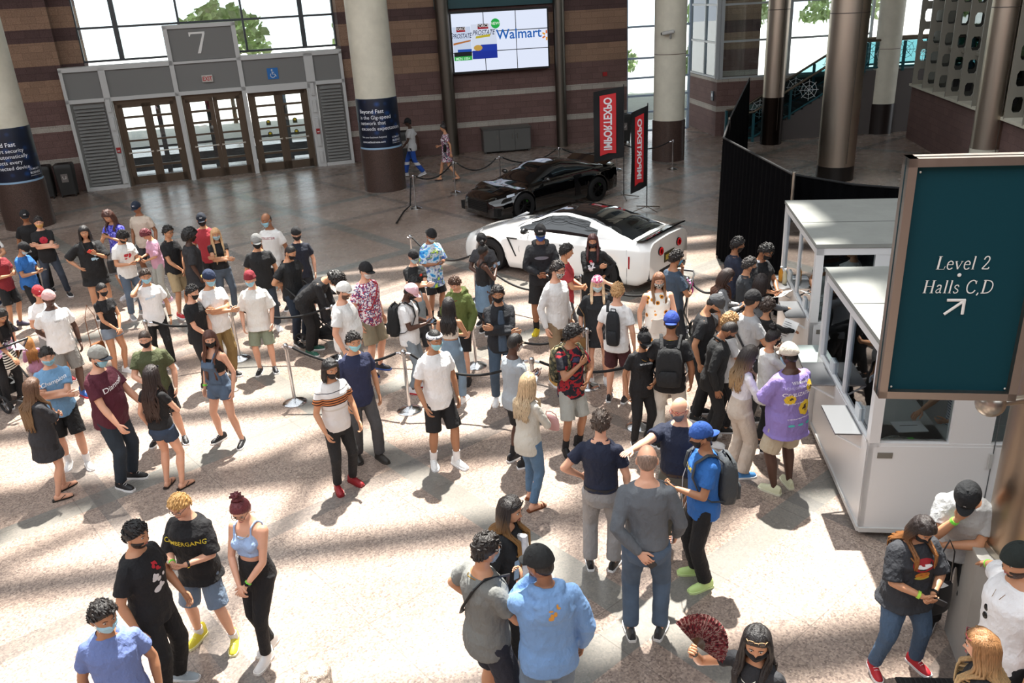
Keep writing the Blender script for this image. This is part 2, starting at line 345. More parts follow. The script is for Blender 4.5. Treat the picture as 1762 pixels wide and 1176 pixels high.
    body.tube([T((0,-.012,1.42)),T((0,-.008,1.49)),hc+HR@Vector((0,-.02,-.06))],[.062*(1 if not fem else .85)*cb**.5,.055*(1 if not fem else .82),.052*(1 if not fem else .85)],12,rnd=True)
    # legs
    stance={'s':((-.115,.0),(.115,.02)),'w':((-.2,.02),(.19,-.02)),'n':((-.08,0),(.08,.01)),'k':((-.10,-.06),(.12,.10)),'K':((-.12,.12),(.10,-.06)),'walk':((-.08,-.30),(.08,.30)),'x':((-.02,.14),(.06,-.04))}[st]
    FE={}
    for sx,(fx,fy) in zip((-1,1),stance):
        toe=R(14)*sx*(1 if st not in('walk','x') else .3)+R(rnd.uniform(-6,6)); hip=Vector((sx*.088*bw,-.005-drop*.25,.91-drop)); pole=Vector((math.sin(toe),math.cos(toe),0)) ; heel=0.06 if (st=='walk' and fy<0) else 0
        an=Vector((fx*(1+.15*(b-1)),fy-.02,.085+heel)); kn,an=ik(hip,an,.43,.42,pole); FE[sx]=(hip,kn,an,toe)
        body.tube([hip,hip.lerp(kn,.4),kn],[.086*b*lk,.075*b*lk,.053*cb*lk],12,rnd=True); cf=kn.lerp(an,.32)-pole*.012
        body.tube([kn,cf,kn.lerp(an,.7),an],[.053*cb*lk,.056*cb*lk,.040*cb*lk,.034],12,rnd=True)
    # arms
    wr={}
    for sx,nm in zip((-1,1),arms):
        tg,po,nn,cu=POSE[nm]; m=lambda v:Vector((v[0]*sx,v[1],v[2]))
        S=T((sx*.172*bw,-.012,1.380)); tgt=m(tg)
        tgt.x*=(1+(b-1)*.7) if abs(tgt.x)>.15 else 1
        if belly and tgt.y>.1 and tgt.z<1.3: tgt.y+=belly*.8
        tt=T(tgt) if nm not in ('reach0',) else tgt
        if rw and sx in rw: tt=(Matrix.Rotation(-yr,3,'Z')@(Vector(rw[sx])-g))/s
        E_,Wt=ik(S,tt,.285,.255,RT@m(po)); d=(Wt-E_).normalized(); N=RT@m(nn); N=(N-d*N.dot(d)).normalized(); wr[sx]=(S,E_,Wt,d,N,cu,nm)
        af=(.88 if fem else 1.)*cb
        body.tube([S,S.lerp(E_,.35),E_],[.056*af,.048*af,.038*af],10,rnd=True); body.tube([E_,E_.lerp(Wt,.3),Wt],[.038*af,.040*af,.025*af],10,rnd=True)
        Tn=d.cross(N); hh=.92 if fem else 1.; mm=Matrix((Tn,d,N)).transposed(); body.ell(Wt+d*.05*hh,(.040*hh,.058*hh,.017),12,8,M_=mm)
    jb=blob(body,vx,3)
    sk=M(SKIN[skin],kind='skin'); tk,tc=top[0],top[1]; to=top[2] if len(top)>2 else {}
    # shirt
    hem={'tee':.80,'polo':.84,'long':.82,'hoodie':.83,'jacket':.80,'tank':1.0,'crop':1.15,'dress':.50,'over':.66,'tuck':.97,'tight':.93,'croplong':1.08}[tk]; hem=to.get('hem',hem)
    loose={'tee':.020,'polo':.018,'long':.014,'hoodie':.026,'jacket':.024,'tank':.010,'crop':.008,'dress':.025,'over':.035,'tuck':.016,'tight':.009,'croplong':.008}[tk]; loose=to.get('loose',loose)
    ss=MB(); rs=[]
    wmin=0 if (fem and tk in('tank','crop','tight','croplong')) else .150
    for z,hw,hdp,yo in [(hem,None,None,None)]+[q for q in sec if q[0]>hem+.015]:
        if hw is None:
            lo=[q for q in sec if q[0]<=hem] or [sec[0]]; hi=[q for q in sec if q[0]>hem][0]; l0=lo[-1]; t=(hem-l0[0])/(hi[0]-l0[0]) if hem>l0[0] else 0
            hw,hdp,yo=[l0[i]+(hi[i]-l0[i])*t for i in (1,2,3)]
            if tk in('dress',): hw,hdp=.20/bw*b,.15
            if tk=='over': hw,hdp=.178/bw*b,.145
        if z>1.485 or (tk in('tank','crop') and z>1.375): continue
        fl=loose if z<1.36 else loose*.5
        if z<1.3: hw=max(hw,wmin)
        if z<1. and hem<.93: hw=max(hw,.172); hdp=max(hdp,.122)
        if tk in('tank','crop') and z>1.3: hw*=.86
        rs.append(ring(z,hw,hdp,yo,ex=fl+.006))
    ss.rings(rs)
    if fem and tk not in('hoodie','jacket'):
        for sx in (-1,1): ss.ell(T((sx*.066,.088,1.27)),(.060,.056,.064))
    slv={'tee':.66,'polo':.60,'dress':.0,'over':.95,'tuck':.60,'tight':.42,'long':2,'hoodie':2,'jacket':2,'tank':0,'crop':0,'croplong':2}[tk]; slv=to.get('slv',slv)
    for sx in (-1,1):
        S,E_,Wt,d,N,cu,nm=wr[sx]; q=cb*(.9 if fem else 1.)
        if slv and slv<=1:
            e=S.lerp(E_,slv); r1=.050+loose*.95
            ss.tube([S+(S-e)*.05,S.lerp(e,.5),e],[(.053+loose*.3)*q,(.053+loose*.7)*q,r1*q],14,rnd=False); ss.ell(S,[(.054+loose*.25)*q]*3)
        elif slv==2:
            k=loose; ss.ell(S,[(.054+k*.25)*q]*3); ss.tube([S,S.lerp(E_,.5),E_,E_.lerp(Wt,.45),E_.lerp(Wt,.93)],[(.053+k*.35)*q,(.051+k*.65)*q,(.044+k*.7)*q,(.042+k*.6)*q,(.031+k*.4)*q],12,rnd=True)
        elif tk=='tank' or tk=='crop':
            ss.tube([T((sx*.085,.085,1.34)),T((sx*.085,.06,1.44)),T((sx*.085,-.02,1.462)),T((sx*.085,-.09,1.40)),T((sx*.085,-.10,1.33))],.013 if tk=='crop' else .017,6)
        elif tk=='dress': ss.tube([T((sx*.09,.085,1.36)),T((sx*.10,.02,1.455)),T((sx*.09,-.09,1.38))],.03,6)
    if tk in('hoodie','jacket') or to.get('hood'):
        if tk=='hoodie' or to.get('hood'):
            ss.tube([T((-.085,.05,1.45)),T((-.10,-.03,1.48)),T((-.05,-.10,1.47)),T((.05,-.10,1.47)),T((.10,-.03,1.48)),T((.085,.05,1.45))],[.026,.042,.052,.052,.042,.026],10,rnd=True)
            ss.ell(T((0,-.145,1.37)),(.125*bw,.060,.10)); ss.ell(T((0,-.135,1.43)),(.13*bw,.05,.05))
        else: ss.tube([T((-.07,.05,1.46)),T((-.075,-.04,1.50)),T((0,-.085,1.505)),T((.075,-.04,1.50)),T((.07,.05,1.46))],[.014,.02,.022,.02,.014],8,rnd=True)
    js=blob(ss,max(vx*.95,.011),3,wr=.017 if tk not in('tank','crop','tight','croplong') else .008,ws=.075)
    # bottoms
    bk,bc=bot[0],bot[1]; jbm=None
    if bk!='none':
        pp=MB(); pr=[]
        for z,hw,hdp,yo in sec:
            if z<1.03: pr.append(ring(z,hw,hdp,yo,ex=.013 if (hem>.93 or z<hem) else .002))
        pr.append(ring(1.035 if not to.get('hem',0)>1.05 and tk not in ('crop','croplong') else 1.10,.148 if not fem else .138,.104 if not fem else .098,0,ex=.012 if hem>.93 else .0)); pp.rings(pr)
        if bk=='skirt': pp.rings([ring(z,hw,hdp,-.015,ex=.014) for z,hw,hdp in ((.50,.185,.15),(.70,.18,.14),(.86,.175,.125))])
        else:
            kd={'jeans':(.100,.085,.070,.060,.94),'slim':(.101,.088,.069,.055,.95),'pants':(.103,.088,.075,.070,.96),'baggy':(.108,.10,.09,.082,.97),'leg':(.101,.088,.069,.054,.95),'shorts':(.100,.096,.096,0,1.),'short':(.102,.102,0,0,1.),'cargo':(.100,.100,.103,0,1.)}[bk]
            for sx in (-1,1):
                hip,kn,an,toe=FE[sx]; q=b*(1. if not fem else 1.02)
                if bk=='short': e=hip.lerp(kn,.42); pp.tube([hip+Vector((0,0,.01)),e],[kd[0]*q,kd[1]*q*.98],14)
                elif kd[3]==0: e=hip.lerp(kn,.93); pp.tube([hip,hip.lerp(kn,.45),e],[kd[0]*q,kd[1]*q,kd[2]*q],14)
                else:
                    e=kn.lerp(an,kd[4]); pp.tube([hip,hip.lerp(kn,.45),kn,kn.lerp(an,.4),e],[kd[0]*q,kd[1]*q,kd[2]*cb,kd[3]*cb*1.08,kd[3]*cb],14)
        jbm=blob(pp,max(vx*.95,.011),2,wr=.014 if bk!='leg' else .004,ws=.08)
    def fin():
        root=empty('person',g,yr,label,'person',group); root.scale=(s,s,s)
        me,v=RES[jb]; mb=MB(); mb.add(v.tolist(),[tuple(p.vertices) for p in me.polygons],0); bpy.data.meshes.remove(me)
        # head
        if 'h' not in FACES:
            d,f=sph(40,44); FACES['h']=(head_surf(d),f)
        P_,f_=FACES['h']; mh=HR.to_4x4(); mh.translation=hc; fs=1. if not fem else .95
        A=np.array(HR); hv=(P_*fs)@A.T+np.array(hc); mb.add(hv.tolist(),f_,0)
        capi=[i for i in range(40)]; mb.add([tuple(hv[i]) for i in capi],[tuple(range(40))[::-1]],0); mb.add([tuple(hv[len(hv)-40+i]) for i in capi],[tuple(range(40))],0)
        if dist<22:
            for sx in (-1,1):
                mb.ell(mh@Vector((sx*.077*fs,-.004,-.006)),(.010,.020,.032),8,6,0,M_=HR@Matrix.Rotation(sx*.35,3,'Z'))
                mb.ell(mh@Vector((sx*.030*fs,.0765,.0105)),(.0125,.0085,.0075),8,6,1,M_=HR); mb.ell(mh@Vector((sx*.030*fs,.0835,.0095)),(.0052,.003,.0052),8,4,2,M_=HR)
                mb.tube([mh@Vector((sx*x,y,z)) for x,y,z in((.013,.0915,.026),(.030,.089,.032),(.047,.080,.027))],[.0028,.0035,.0018],5,3,flat=.6)
            mb.tube([mh@Vector((x,y,-.0575)) for x,y in((-.022,.082),(0,.0915),(.022,.082))],[.002,.0055,.002],6,4,flat=.9)
        for sx in (-1,1):
            S,E_,Wt,d,N,cu,nm=wr[sx]; Tn=d.cross(N); hh=.9 if fem else 1.
            ts=-sx if Tn.dot(RT@Vector((1,0,0)))>=0 else sx
            # thumb on the side facing forward / up
            thv=Tn if Tn.dot(Vector((-sx*.3,1,.4)))>0 else -Tn
            for k,(o_,ln) in enumerate(((-.030,.056),(-.0105,.070),(.0095,.075),(.029,.066))):
                bs=Wt+d*.088*hh+thv*o_*hh; p=[bs-d*.02,bs]; dr=d.copy(); ax=d.cross(N); 
                for j in range(3):
                    dr=(Matrix.Rotation(cu*(1.0 if j else .7)*(1+.1*(3-k)),3,d.cross(N).normalized())@dr); p.append(p[-1]+dr*ln*hh*(.45,.32,.26)[j])
                mb.tube(p,[.0085,.0088,.0082,.0076,.006],6,0,rnd=True)
            t0=Wt+d*.022+thv*.022*hh; td=(d*.75+thv*.65+N*.25*(.5+cu)).normalized(); td2=(d*.9+thv*.15+N*.45*(.3+cu)).normalized()
            mb.tube([t0,t0+td*.038*hh,t0+td*.038*hh+td2*.030*hh,t0+td*.036*hh+td2*.055*hh],[.013,.0115,.0095,.0075],7,0,rnd=True)
        bare=shoe[0] in('sandal','flip')
        if bare:
            for sx in (-1,1):
                hip,kn,an,toe=FE[sx]; fr=Matrix.Rotation(-toe,3,'Z'); z0=an.z-.085
                secs=[(-.055,.022,.05),(-.03,.032,.075),(.03,.036,.075),(.09,.042,.05),(.14,.044,.032),(.175,.035,.02)]
                mb.rings([[Vector((an.x,an.y+.0,z0))+fr@Vector((math.cos(a)*w_,y_,.022+max(0,math.sin(a))*h_-(.004 if math.sin(a)<0 else 0))) for a in [2*PI*k/12 for k in range(12)]] for y_,w_,h_ in secs],0)
        bm=mb.mesh('body',[sk,M('#c4bcb2',.3),M('#20140e',.2),M('#1c130e',.8),M({'d':'#5a3028'}.get(skin,'#a9605a'),.5)],True,None)
        ob=bpy.data.objects.new('body',bm); COL.objects.link(ob); ob.parent=root
        # shirt
        me,v=RES[js]; mt=tc if not isinstance(tc,str) else M(tc,kind='cloth')
        nmz={'tee':'shirt','polo':'polo_shirt','long':'sweatshirt','hoodie':'hoodie','jacket':'jacket','tank':'tank_top','crop':'crop_top','dress':'dress','over':'shirt','tuck':'shirt','tight':'shirt','croplong':'shirt'}[tk]
        if prints:
            V_,F_,I_,cs=decal_to(me,prints,T); q=MB(); q.V,q.F,q.I=V_,F_,I_; bpy.data.meshes.remove(me); o=q.build(nmz,[mt]+[M(c,.7) for c in cs],root,ang=None)
        else: me.materials.clear(); me.materials.append(mt); me.name=nmz; o=bpy.data.objects.new(nmz,me); COL.objects.link(o); o.parent=root
        shirt=o
        if tk in('polo',) or to.get('collar'):
            q=MB(); cc=to.get('collar'); 
            q.rings([[T((c_*(.066+.012*k)*1.05,-.008+s_*(.060+.012*k)*1.05,1.492-.022*k-(.035 if s_>.3 else 0)*(s_-.3)*1.5)) for c_,s_ in [(math.cos(2*PI*j/20),math.sin(2*PI*j/20)) for j in range(20)]] for k in (0,.6,1.2,2.0)],cap=False)
            q.build('collar',M(cc,kind='cloth') if isinstance(cc,str) else mt,shirt)
        if to.get('inner'):   # open jacket: shirt front showing
            q=MB(); q.rings([[T((x_*w_,y_,z)) for x_,y_ in ((-1,.118*cb+loose),( -.5,.140*cb+loose),(.5,.140*cb+loose),(1,.118*cb+loose),(.5,.09),(-.5,.09))] for z,w_ in ((.84,.06),(1.1,.055),(1.3,.05),(1.42,.03))]); q.build('inner_shirt',M(to['inner'],kind='cloth'),shirt)
        if jbm is not None:
            me,v=RES[jbm]; mt2=bc if not isinstance(bc,str) else M(bc,kind='denim' if (bk in('jeans','short') or to.get('den')) else 'cloth'); me.materials.clear(); me.materials.append(mt2)
            n2={'jeans':'jeans','slim':'trousers','pants':'trousers','baggy':'trousers','leg':'leggings','shorts':'shorts','short':'shorts','cargo':'shorts','skirt':'skirt'}[bk]; me.name=n2
            o=bpy.data.objects.new(n2,me); COL.objects.link(o); o.parent=root
        # shoes
        kind,c1,c2=(shoe+('#eeeeee',))[:3]; a_col=M(c1,.55)
        for sx in (-1,1):
            hip,kn,an,toe=FE[sx]; fr=Matrix.Rotation(-toe,4,'Z'); tl=Matrix.Rotation(R(-18),4,'X') if an.z>.12 else Matrix.Identity(4); base=Matrix.Translation((an.x,an.y,an.z-.085))@fr@tl
            outl=[(-.085,.026),(-.06,.036),(0,.038),(.06,.045),(.11,.048),(.15,.043),(.18,.026)]
            pl=[(x,y) for y,x in outl]+[(-x,y) for y,x in outl[::-1]]
            if kind in('shoe','high','crocs','boot'):
                q=MB(); hs=[(-.082,.024,.075),(-.06,.034,.095),(-.01,.037,.10),(.03,.040,.085),(.08,.045,.062),(.13,.043,.052),(.165,.034,.040),(.180,.018,.022)]
                if kind in('high','boot'): hs=[(a,w_,h_+(.045 if a<.02 else .012 if a<.05 else 0)) for a,w_,h_ in hs]
                q.rings([[base@Vector((math.cos(a)*w_*(1 if math.sin(a)>-.2 else .96),y_,.018+(math.sin(a)*h_*(1-.0) if math.sin(a)>0 else -.004))) for a in [2*PI*k/14 for k in range(14)]] for y_,w_,h_ in hs])
                for k in range(4): y_=.035+.024*k; q.tube([base@Vector((-.022,y_,.088-.010*k)),base@Vector((0,y_+.004,.100-.010*k)),base@Vector((.022,y_,.088-.010*k))],.0032,5,1)
                sh=q.build('shoe',[a_col,M(c2,.6)],root)
                q=MB(); q.prism([(x*1.06,y*1.03) for x,y in pl],0,.024,0,base); q.build('sole',M(c2,.6),sh)
            else:
                q=MB(); q.prism([(x*1.0,y) for x,y in pl],.002,.020,0,base); sh=q.build('sandal',a_col,root); q=MB()
                if kind=='flip':
                    for s2 in (-1,1): q.tube([base@Vector((0,.13,.03)),base@Vector((s2*.03,.08,.062)),base@Vector((s2*.042,.02,.03))],.005,5)
                else:
                    for y_ in (.10,.135): q.tube([base@Vector((-.048,y_,.02)),base@Vector((-.03,y_,.055)),base@Vector((.03,y_,.055)),base@Vector((.048,y_,.02))],.011,6,flat=.4)
                q.build('strap',a_col,sh)
            if sock: q=MB(); q.tube([an+Vector((0,0,-.01)),an.lerp(kn,.30 if sock[1] else .16)],[.041*cb,.046*cb],12); q.build('sock',M(sock[0],kind='cloth'),root)
        # hair
        hk,hcl=hair[0],hair[1]; c2=hair[2] if len(hair)>2 else None; hm_=M(hcl,kind='hair',**({'c2':c2} if c2 else {})); hq=MB(); H=lambda v:mh@Vector(v)
        if hk!='none':
            base=dict(short=(.014,.010,30),buzz=(.005,.001,40),curly=(.026,.034,34),afro=(.058,.040,24),long=(.017,.006,9),pony=(.010,.004,12),bun=(.010,.004,12),bald=(.004,.001,40),mid=(.024,.012,8),slick=(.014,.004,10))[hk if hk in('short','buzz','curly','afro','long','pony','bun','bald','mid','slick') else 'long']
            if hk=='bald': mk=lambda x,y,z:np.minimum(hairline(x,y,z),-.0+.30-z-.45*y)
            elif hk in('afro','curly') : mk=lambda x,y,z:hairline(x,y,z)+.12
            else: mk=hairline
            th=base[0] if not cap or hk in('afro',) else min(base[0],.008)
            if hk=='bald': th=.0025
            hq.join(shell(mk,th,base[1] if not cap else base[1]*.4,base[2]/2.,seed=rnd.random()*50),m=mh)
            if hk in('short','slick','curly','afro') and (not cap) and dist<20:
                base_t=base[0]; nn_=150 if hk=='afro' else 110
                for k in range(nn_):
                    ph=rnd.uniform(0,2*PI); dz=rnd.uniform(-.5,1)**1. ; dx,dy=math.sin(ph)*math.sqrt(max(0,1-dz*dz)),math.cos(ph)*math.sqrt(max(0,1-dz*dz)); da=np.array([[dx,dy,dz]])
                    if float(mk(da[:,0],da[:,1],da[:,2])[0])<.03: continue
                    p0=Vector(head_surf(da)[0].tolist()); nv_=Vector((dx,dy,dz))
                    if hk in('curly','afro'): c_=p0+nv_*(base_t*.95); rr3=rnd.uniform(.011,.019); hq.ell(H(c_),(rr3,rr3,rr3*.8),6,4)
                    else:
                        tg=Vector((rnd.uniform(-.4,.4),.8 if dz>.2 else .2,-.25 if dz>.2 else -.9)); tg=(tg-nv_*tg.dot(nv_)).normalized(); ln=.045 if hk!='mid' else .06
                        hq.tube([H(p0+nv_*base_t*.5-tg*ln*.5),H(p0+nv_*(base_t+.006)),H(p0+nv_*(base_t*.7+.001)+tg*ln*.6)],[.004,.0095,.002],5)
            if hk in('long','mid','wavy','pony'):
                L={'long':.46,'mid':.17,'wavy':.46,'pony':.36}[hk]; L=hair[3] if len(hair)>3 else L
                if hk=='pony':
                    for k in range(16):
                        a=k*2.4; r_=.012+.008*rnd.random(); hq.tube([H((0,-.085,.045)),H((.01*math.cos(a),-.125,.03)),H((.018*math.cos(a),-.130,-.05))+Vector((0,0,0)),H((.022*math.cos(a),-.115,-.12)),H((.025*math.cos(a),-.10+.02*math.sin(a),-.12))+Vector((0,-.01,-L*.7))],[.016,.018,r_,r_,.004],6)
                else:
                    for layer in range(2):
                        N_=30
                        for k in range(N_):
                            az=R(-112+224*(k+.5)/N_)+rnd.uniform(-.05,.05)  # 0 = back
                            dx,dy=math.sin(az),-math.cos(az); rr=.094+.012*layer
                            p=[H((dx*.045,dy*.05+.01,.118)),H((dx*.078*1.0,dy*.095,.06)),H((dx*(.080+.012*layer),dy*(.100+.01*layer),-.02)),H((dx*(.082+.018*layer),dy*.098-.005,-.10))]
                            q0=p[-1]; ext=rnd.uniform(.85,1.05)*L; nn_=5
                            for j in range(1,nn_+1):
                                z_=-ext*j/nn_; wv=(.012 if hk=='wavy' else .004)*math.sin(j*1.9+k); px_=q0.x+wv; py_=q0.y+wv
                                cx,cy=(T((0,0,1.35)).x,T((0,0,1.35)).y); ex_=(px_-cx)/(.165*bw+loose); ey_=(py_-cy)/(.135*cb+loose); rr_=math.hypot(ex_,ey_)
                                zz=q0.z+z_
                                if zz<T((0,0,1.47)).z and rr_<1.02:
                                    if abs(dx)>.75 and dy>-.5: ey_=math.copysign(max(abs(ey_),.9),ey_ if dy<0 else 1)
                                    else: ey_=-abs(ey_)-.2
                                    rr_=math.hypot(ex_,ey_); kk=min(1,max(.0,(T((0,0,1.47)).z-zz)/.06)); t_=1.04/max(rr_,.3); nx,ny=cx+ex_*t_*(.165*bw+loose),cy+ey_*t_*(.135*cb+loose); px_+=(nx-px_)*kk; py_+=(ny-py_)*kk
                                p.append(Vector((px_,py_,zz)))
                            w0=.0135; hq.tube(p,[.010,w0,w0,w0]+[w0*(1-.13*j) for j in range(nn_)],6,flat=1.)
            if hk=='bun': hq.join(shell(lambda x,y,z:z+5,.001,.1,3,20,14,seed=3),m=mh@Matrix.Translation((0,-.035,.150))@Matrix.Diagonal((.55,.42,.36,1)))
            hq.build('hair',hm_,root,ang=None)
        if beard: shell(lambda x,y,z:np.minimum(np.minimum(y+.10,-.22-z),np.maximum(-.62-z,np.abs(x)-.42)+.12*(z>-.45)),.009,.004,12).build('beard',M(beard,kind='hair'),root,ang=None).matrix_local=mh
        if mask:
            mm=M(mask,.75,kind='cloth') if isinstance(mask,str) else mask; q=shell(lambda x,y,z:np.minimum(np.minimum(y-.34,-.16-z),.92+z)*1.3,.013)
            mk_=q.build('face_mask',mm,root,ang=None); mk_.matrix_local=mh
            q=MB()
            for sx in (-1,1): q.tube([(sx*.066,.055,-.03),(sx*.080,.0,.02),(sx*.083,-.018,-.01),(sx*.062,.045,-.075)],.0018,5)
            q.build('ear_loop',mm,mk_)
        if cap:
            ck,cc=cap[0],cap[1]; c3=cap[2] if len(cap)>2 else cc; fl=-1 if ck=='back' else 1; mcap=M(cc,kind='cloth')
            thk=.020 if hk not in('afro',) else .045
            if ck in('cap','back'):
                q=shell(lambda x,y,z:z-(.12-.0*y),thk); q.V=[(x*1.02,y*1.02,z+ (.010 if z>.05 else 0)) for x,y,z in q.V]; q.ell((0,0,.150),(.009,.009,.006),8,4)
                cb_=q.build('cap',mcap,root,ang=None); q=MB(); n=12
                pts=[]; 
                for i in range(n+1):
                    a=-1.05+2.1*i/n; x_=math.sin(a)*.082; row=[]
                    for j in range(5):
                        t=j/4; yy=math.cos(a)*.090+t*.082*(math.cos(a*1.15)**.6 if math.cos(a*1.15)>0 else 0); row.append((x_*(1-.05*t),yy*fl,.028-.35*(x_**2)*10*.25-t*.016))
                    pts.append(row)
                q.rings([[p for p in r_]+[(p[0],p[1],p[2]-.004) for p in r_[::-1]] for r_ in pts]); q.build('brim',M(c3,kind='cloth'),cb_,ang=60)
                cb_.matrix_local=mh
                if len(cap)>3: # logo on crown
                    q=MB(); v_,f_=text_raw(cap[3],.034,.03); q.add([(-x*fl,(.108)*fl*(1-(x/.1)**2*.4),.066+y-.0) for x,y,_ in v_],f_); lo=q.build('cap_logo',M(cap[4] if len(cap)>4 else '#eeeeee',.6),cb_)
            elif ck=='beanie': q=shell(lambda x,y,z:z-.10-.1*y,.020,.004,10); q.V=[(x,y,z+(.02 if z>.08 else 0)) for x,y,z in q.V]; q.build('beanie',mcap,root,ang=None).matrix_local=mh
            elif ck=='band': q=shell(lambda x,y,z:np.minimum(z-.18-.2*y,.62-z+.1*y),.018); q.build('headband',pat('blot','#e8e8ec','#9aa0ac','#e8e8ec','#70747c',sc_=14),root,ang=None).matrix_local=mh
            elif ck=='scarf': q=shell(lambda x,y,z:z-.22-.28*y,.024,.006,8); q.ell((0,-.10,.0),(.04,.03,.05)); q.build('bandana',pat('blot','#e58aa8','#ffffff','#c9527e','#f0a8c0',sc_=16),root,ang=None).matrix_local=mh
        if glass:
            gk,gc=glass[:2]; q=MB(); zz,yy,up=(.012,.100,0) if gk!='head' else (.088,.085,1); mt_=M(gc,.3)
            for sx in (-1,1):
                q.tube([(sx*.033+.021*math.cos(a),yy-.006*abs(math.cos(a)) if sx*math.cos(a)>0 else yy,zz+.016*math.sin(a)) for a in [2*PI*k/14 for k in range(15)]],.0022,5,cap=False); q.tube([(sx*.054,yy-.006,zz+.006),(sx*.082,.0,zz*.6)],.0022,5)
            q.tube([(-.012,yy,zz+.004),(.012,yy,zz+.004)],.002,5); go=q.build('glasses',mt_,root); go.matrix_local=mh
            if gk in('sun','head'):
                q=MB()
                for sx in (-1,1): q.ell((sx*.033,yy-.001,zz),(.021,.003,.016),12,6)
                q.build('lens',M('#101018',.08),go)
        W3={sx:(root_m@wr[sx][2]*1.) for sx in (-1,1) for root_m in [Matrix.Translation(g)@Matrix.Rotation(yr,4,'Z')@Matrix.Scale(s,4)]}
        WM=Matrix.Translation(g)@Matrix.Rotation(yr,4,'Z')@Matrix.Scale(s,4)
        for ex in extra:
            k=ex[0]
            if k=='phone':
                sx=ex[1]; S,E_,Wt,d,N,cu,nm=wr[sx]; o_=WM@(Wt+d*.105+N*.016); D=(WM.to_3x3()@d).normalized(); Nn=(WM.to_3x3()@N).normalized(); Tn=D.cross(Nn)
                ph=empty('phone',o_,0,ex[2],'phone'); ph.rotation_euler=Matrix((Tn,D,Nn)).transposed().to_euler(); q=MB(); rr_=.008; q.prism([(x,y) for x,y in rrect(.072,.148,.01)],0,.008); q.build('case',M(ex[3] if len(ex)>3 else '#1a1a1e',.4),ph)
                q=MB(); q.prism([(x,y) for x,y in rrect(.064,.140,.006)],.0082,.0088); q.build('screen',M('#8fa6c0',.1,kind='emit',st=.55),ph)
            elif k=='pack': backpack(WM,T,bw,cb,ex[1],ex[2],loose,*(ex[3:] or ()))
            elif k=='bag':   # hanging hand bag / shoulder bag : (k,pos,size,color,label,rz)
                ps,sz,c_,lb=ex[1:5]; o_=WM@Vector(ps); bgm=c_ if not isinstance(c_,str) else M(c_,.45); bo=empty('handbag',o_,yr+R(ex[5] if len(ex)>5 else 0),lb,'bag'); q=MB()
                q.rings([[(sz[0]/2*math.cos(2*PI*j/16)*f_ if abs(math.cos(2*PI*j/16))<.99 else sz[0]/2*math.cos(2*PI*j/16)*f_,sz[1]/2*math.sin(2*PI*j/16)*f_,z_*sz[2]) for j in range(16)] for z_,f_ in ((0,.86),(.08,1.),(.5,1.02),(.92,.92),(1,.8))]); q.build('bag_body',bgm,bo)
                q=MB(); hz=ex[6] if len(ex)>6 else .16; q.tube([(-sz[0]*.38,0,sz[2]*.95),(-sz[0]*.30,0,sz[2]+hz*.7),(0,0,sz[2]+hz),(sz[0]*.30,0,sz[2]+hz*.7),(sz[0]*.38,0,sz[2]*.95)],.006,6); q.build('strap',bgm,bo)
            elif k=='paper':
                sx=ex[1]; S,E_,Wt,d,N,cu,nm=wr[sx]; o_=WM@(Wt+d*.12); pa=empty('paper',o_,yr,ex[2],'paper'); sz=ex[3] if len(ex)>3 else (.28,.21); pt=ex[4] if len(ex)>4 else 40; q=MB(); Rm=Matrix.Rotation(R(pt),4,'X')
                q.rings([[Rm@Vector((sz[0]*(i/6-.5),y_,.012*math.sin(i*1.1)+zz_)) for i in range(7)]+[Rm@Vector((sz[0]*(i/6-.5),y_,.012*math.sin(i*1.1)+zz_-.0015)) for i in range(6,-1,-1)] for y_,zz_ in ((-sz[1]/2,0),(0,.006),(sz[1]/2,0))]); q.build('sheet',M('#f1f1ee',.8),pa)
                q=MB()
                for i in range(7): q.add([Rm@Vector((x_,y_,.02)) for x_,y_ in ((-sz[0]*.35,sz[1]*(.35-i*.1)),(sz[0]*(.1+.05*(i%3)),sz[1]*(.35-i*.1)),(sz[0]*(.1+.05*(i%3)),sz[1]*(.37-i*.1)),(-sz[0]*.35,sz[1]*(.37-i*.1)))],[(0,1,2,3)])
                q.build('printing',M('#55585e',.8),pa)
            elif k=='band':
                sx=ex[1]; S,E_,Wt,d,N,cu,nm=wr[sx]; q=MB(); q.tube([Wt-d*.045,Wt-d*.020],[.031*cb,.030*cb],14); q.build('wristband',M(ex[2],.5),root)
            elif k=='watch':
                sx=ex[1]; S,E_,Wt,d,N,cu,nm=wr[sx]; q=MB(); q.tube([Wt-d*.035,Wt-d*.015],[.031*cb,.030*cb],14); q.ell(Wt-d*.025-N*.028,(.016,.016,.010),10,6,1); q.build('watch',[M('#151515',.5),M(ex[2],.25,1.)],root)
            elif k=='chain': q=MB(); q.tube([T(Vector((.075*math.sin(a),.0+.118*math.cos(a)*(1+.0)+loose*(1 if math.cos(a)>0 else 0),1.475-.06*(1+math.cos(a))))) for a in [2*PI*j/20 for j in range(21)]],.0035,5,cap=False); q.build('necklace',M(ex[1],.25,1.),root)
            elif k=='sling': q=MB(); sx=ex[2]; q.tube([T((a_*bw,(b_+(.022+loose if b_>0 else -.022-loose))*cb,c_)) for a_,b_,c_ in ((sx*.12,.115,1.10),(0,.13,1.26),(-sx*.09,.10,1.42),(-sx*.105,.0,1.475),(-sx*.10,-.085,1.42),(0,-.125,1.24),(sx*.13,-.09,1.08),(sx*.20,.0,1.04),(sx*.12,.115,1.10))],.016,6,flat=.5); q.build('cross_strap',M(ex[1],.6),root)
            elif k=='belt': q=MB(); q.rings([ring(z_,.158,.112,-.008,ex=.022) for z_ in (.965,1.0)]); q.build('belt',M(ex[1],.5),root)
            elif k=='bib':
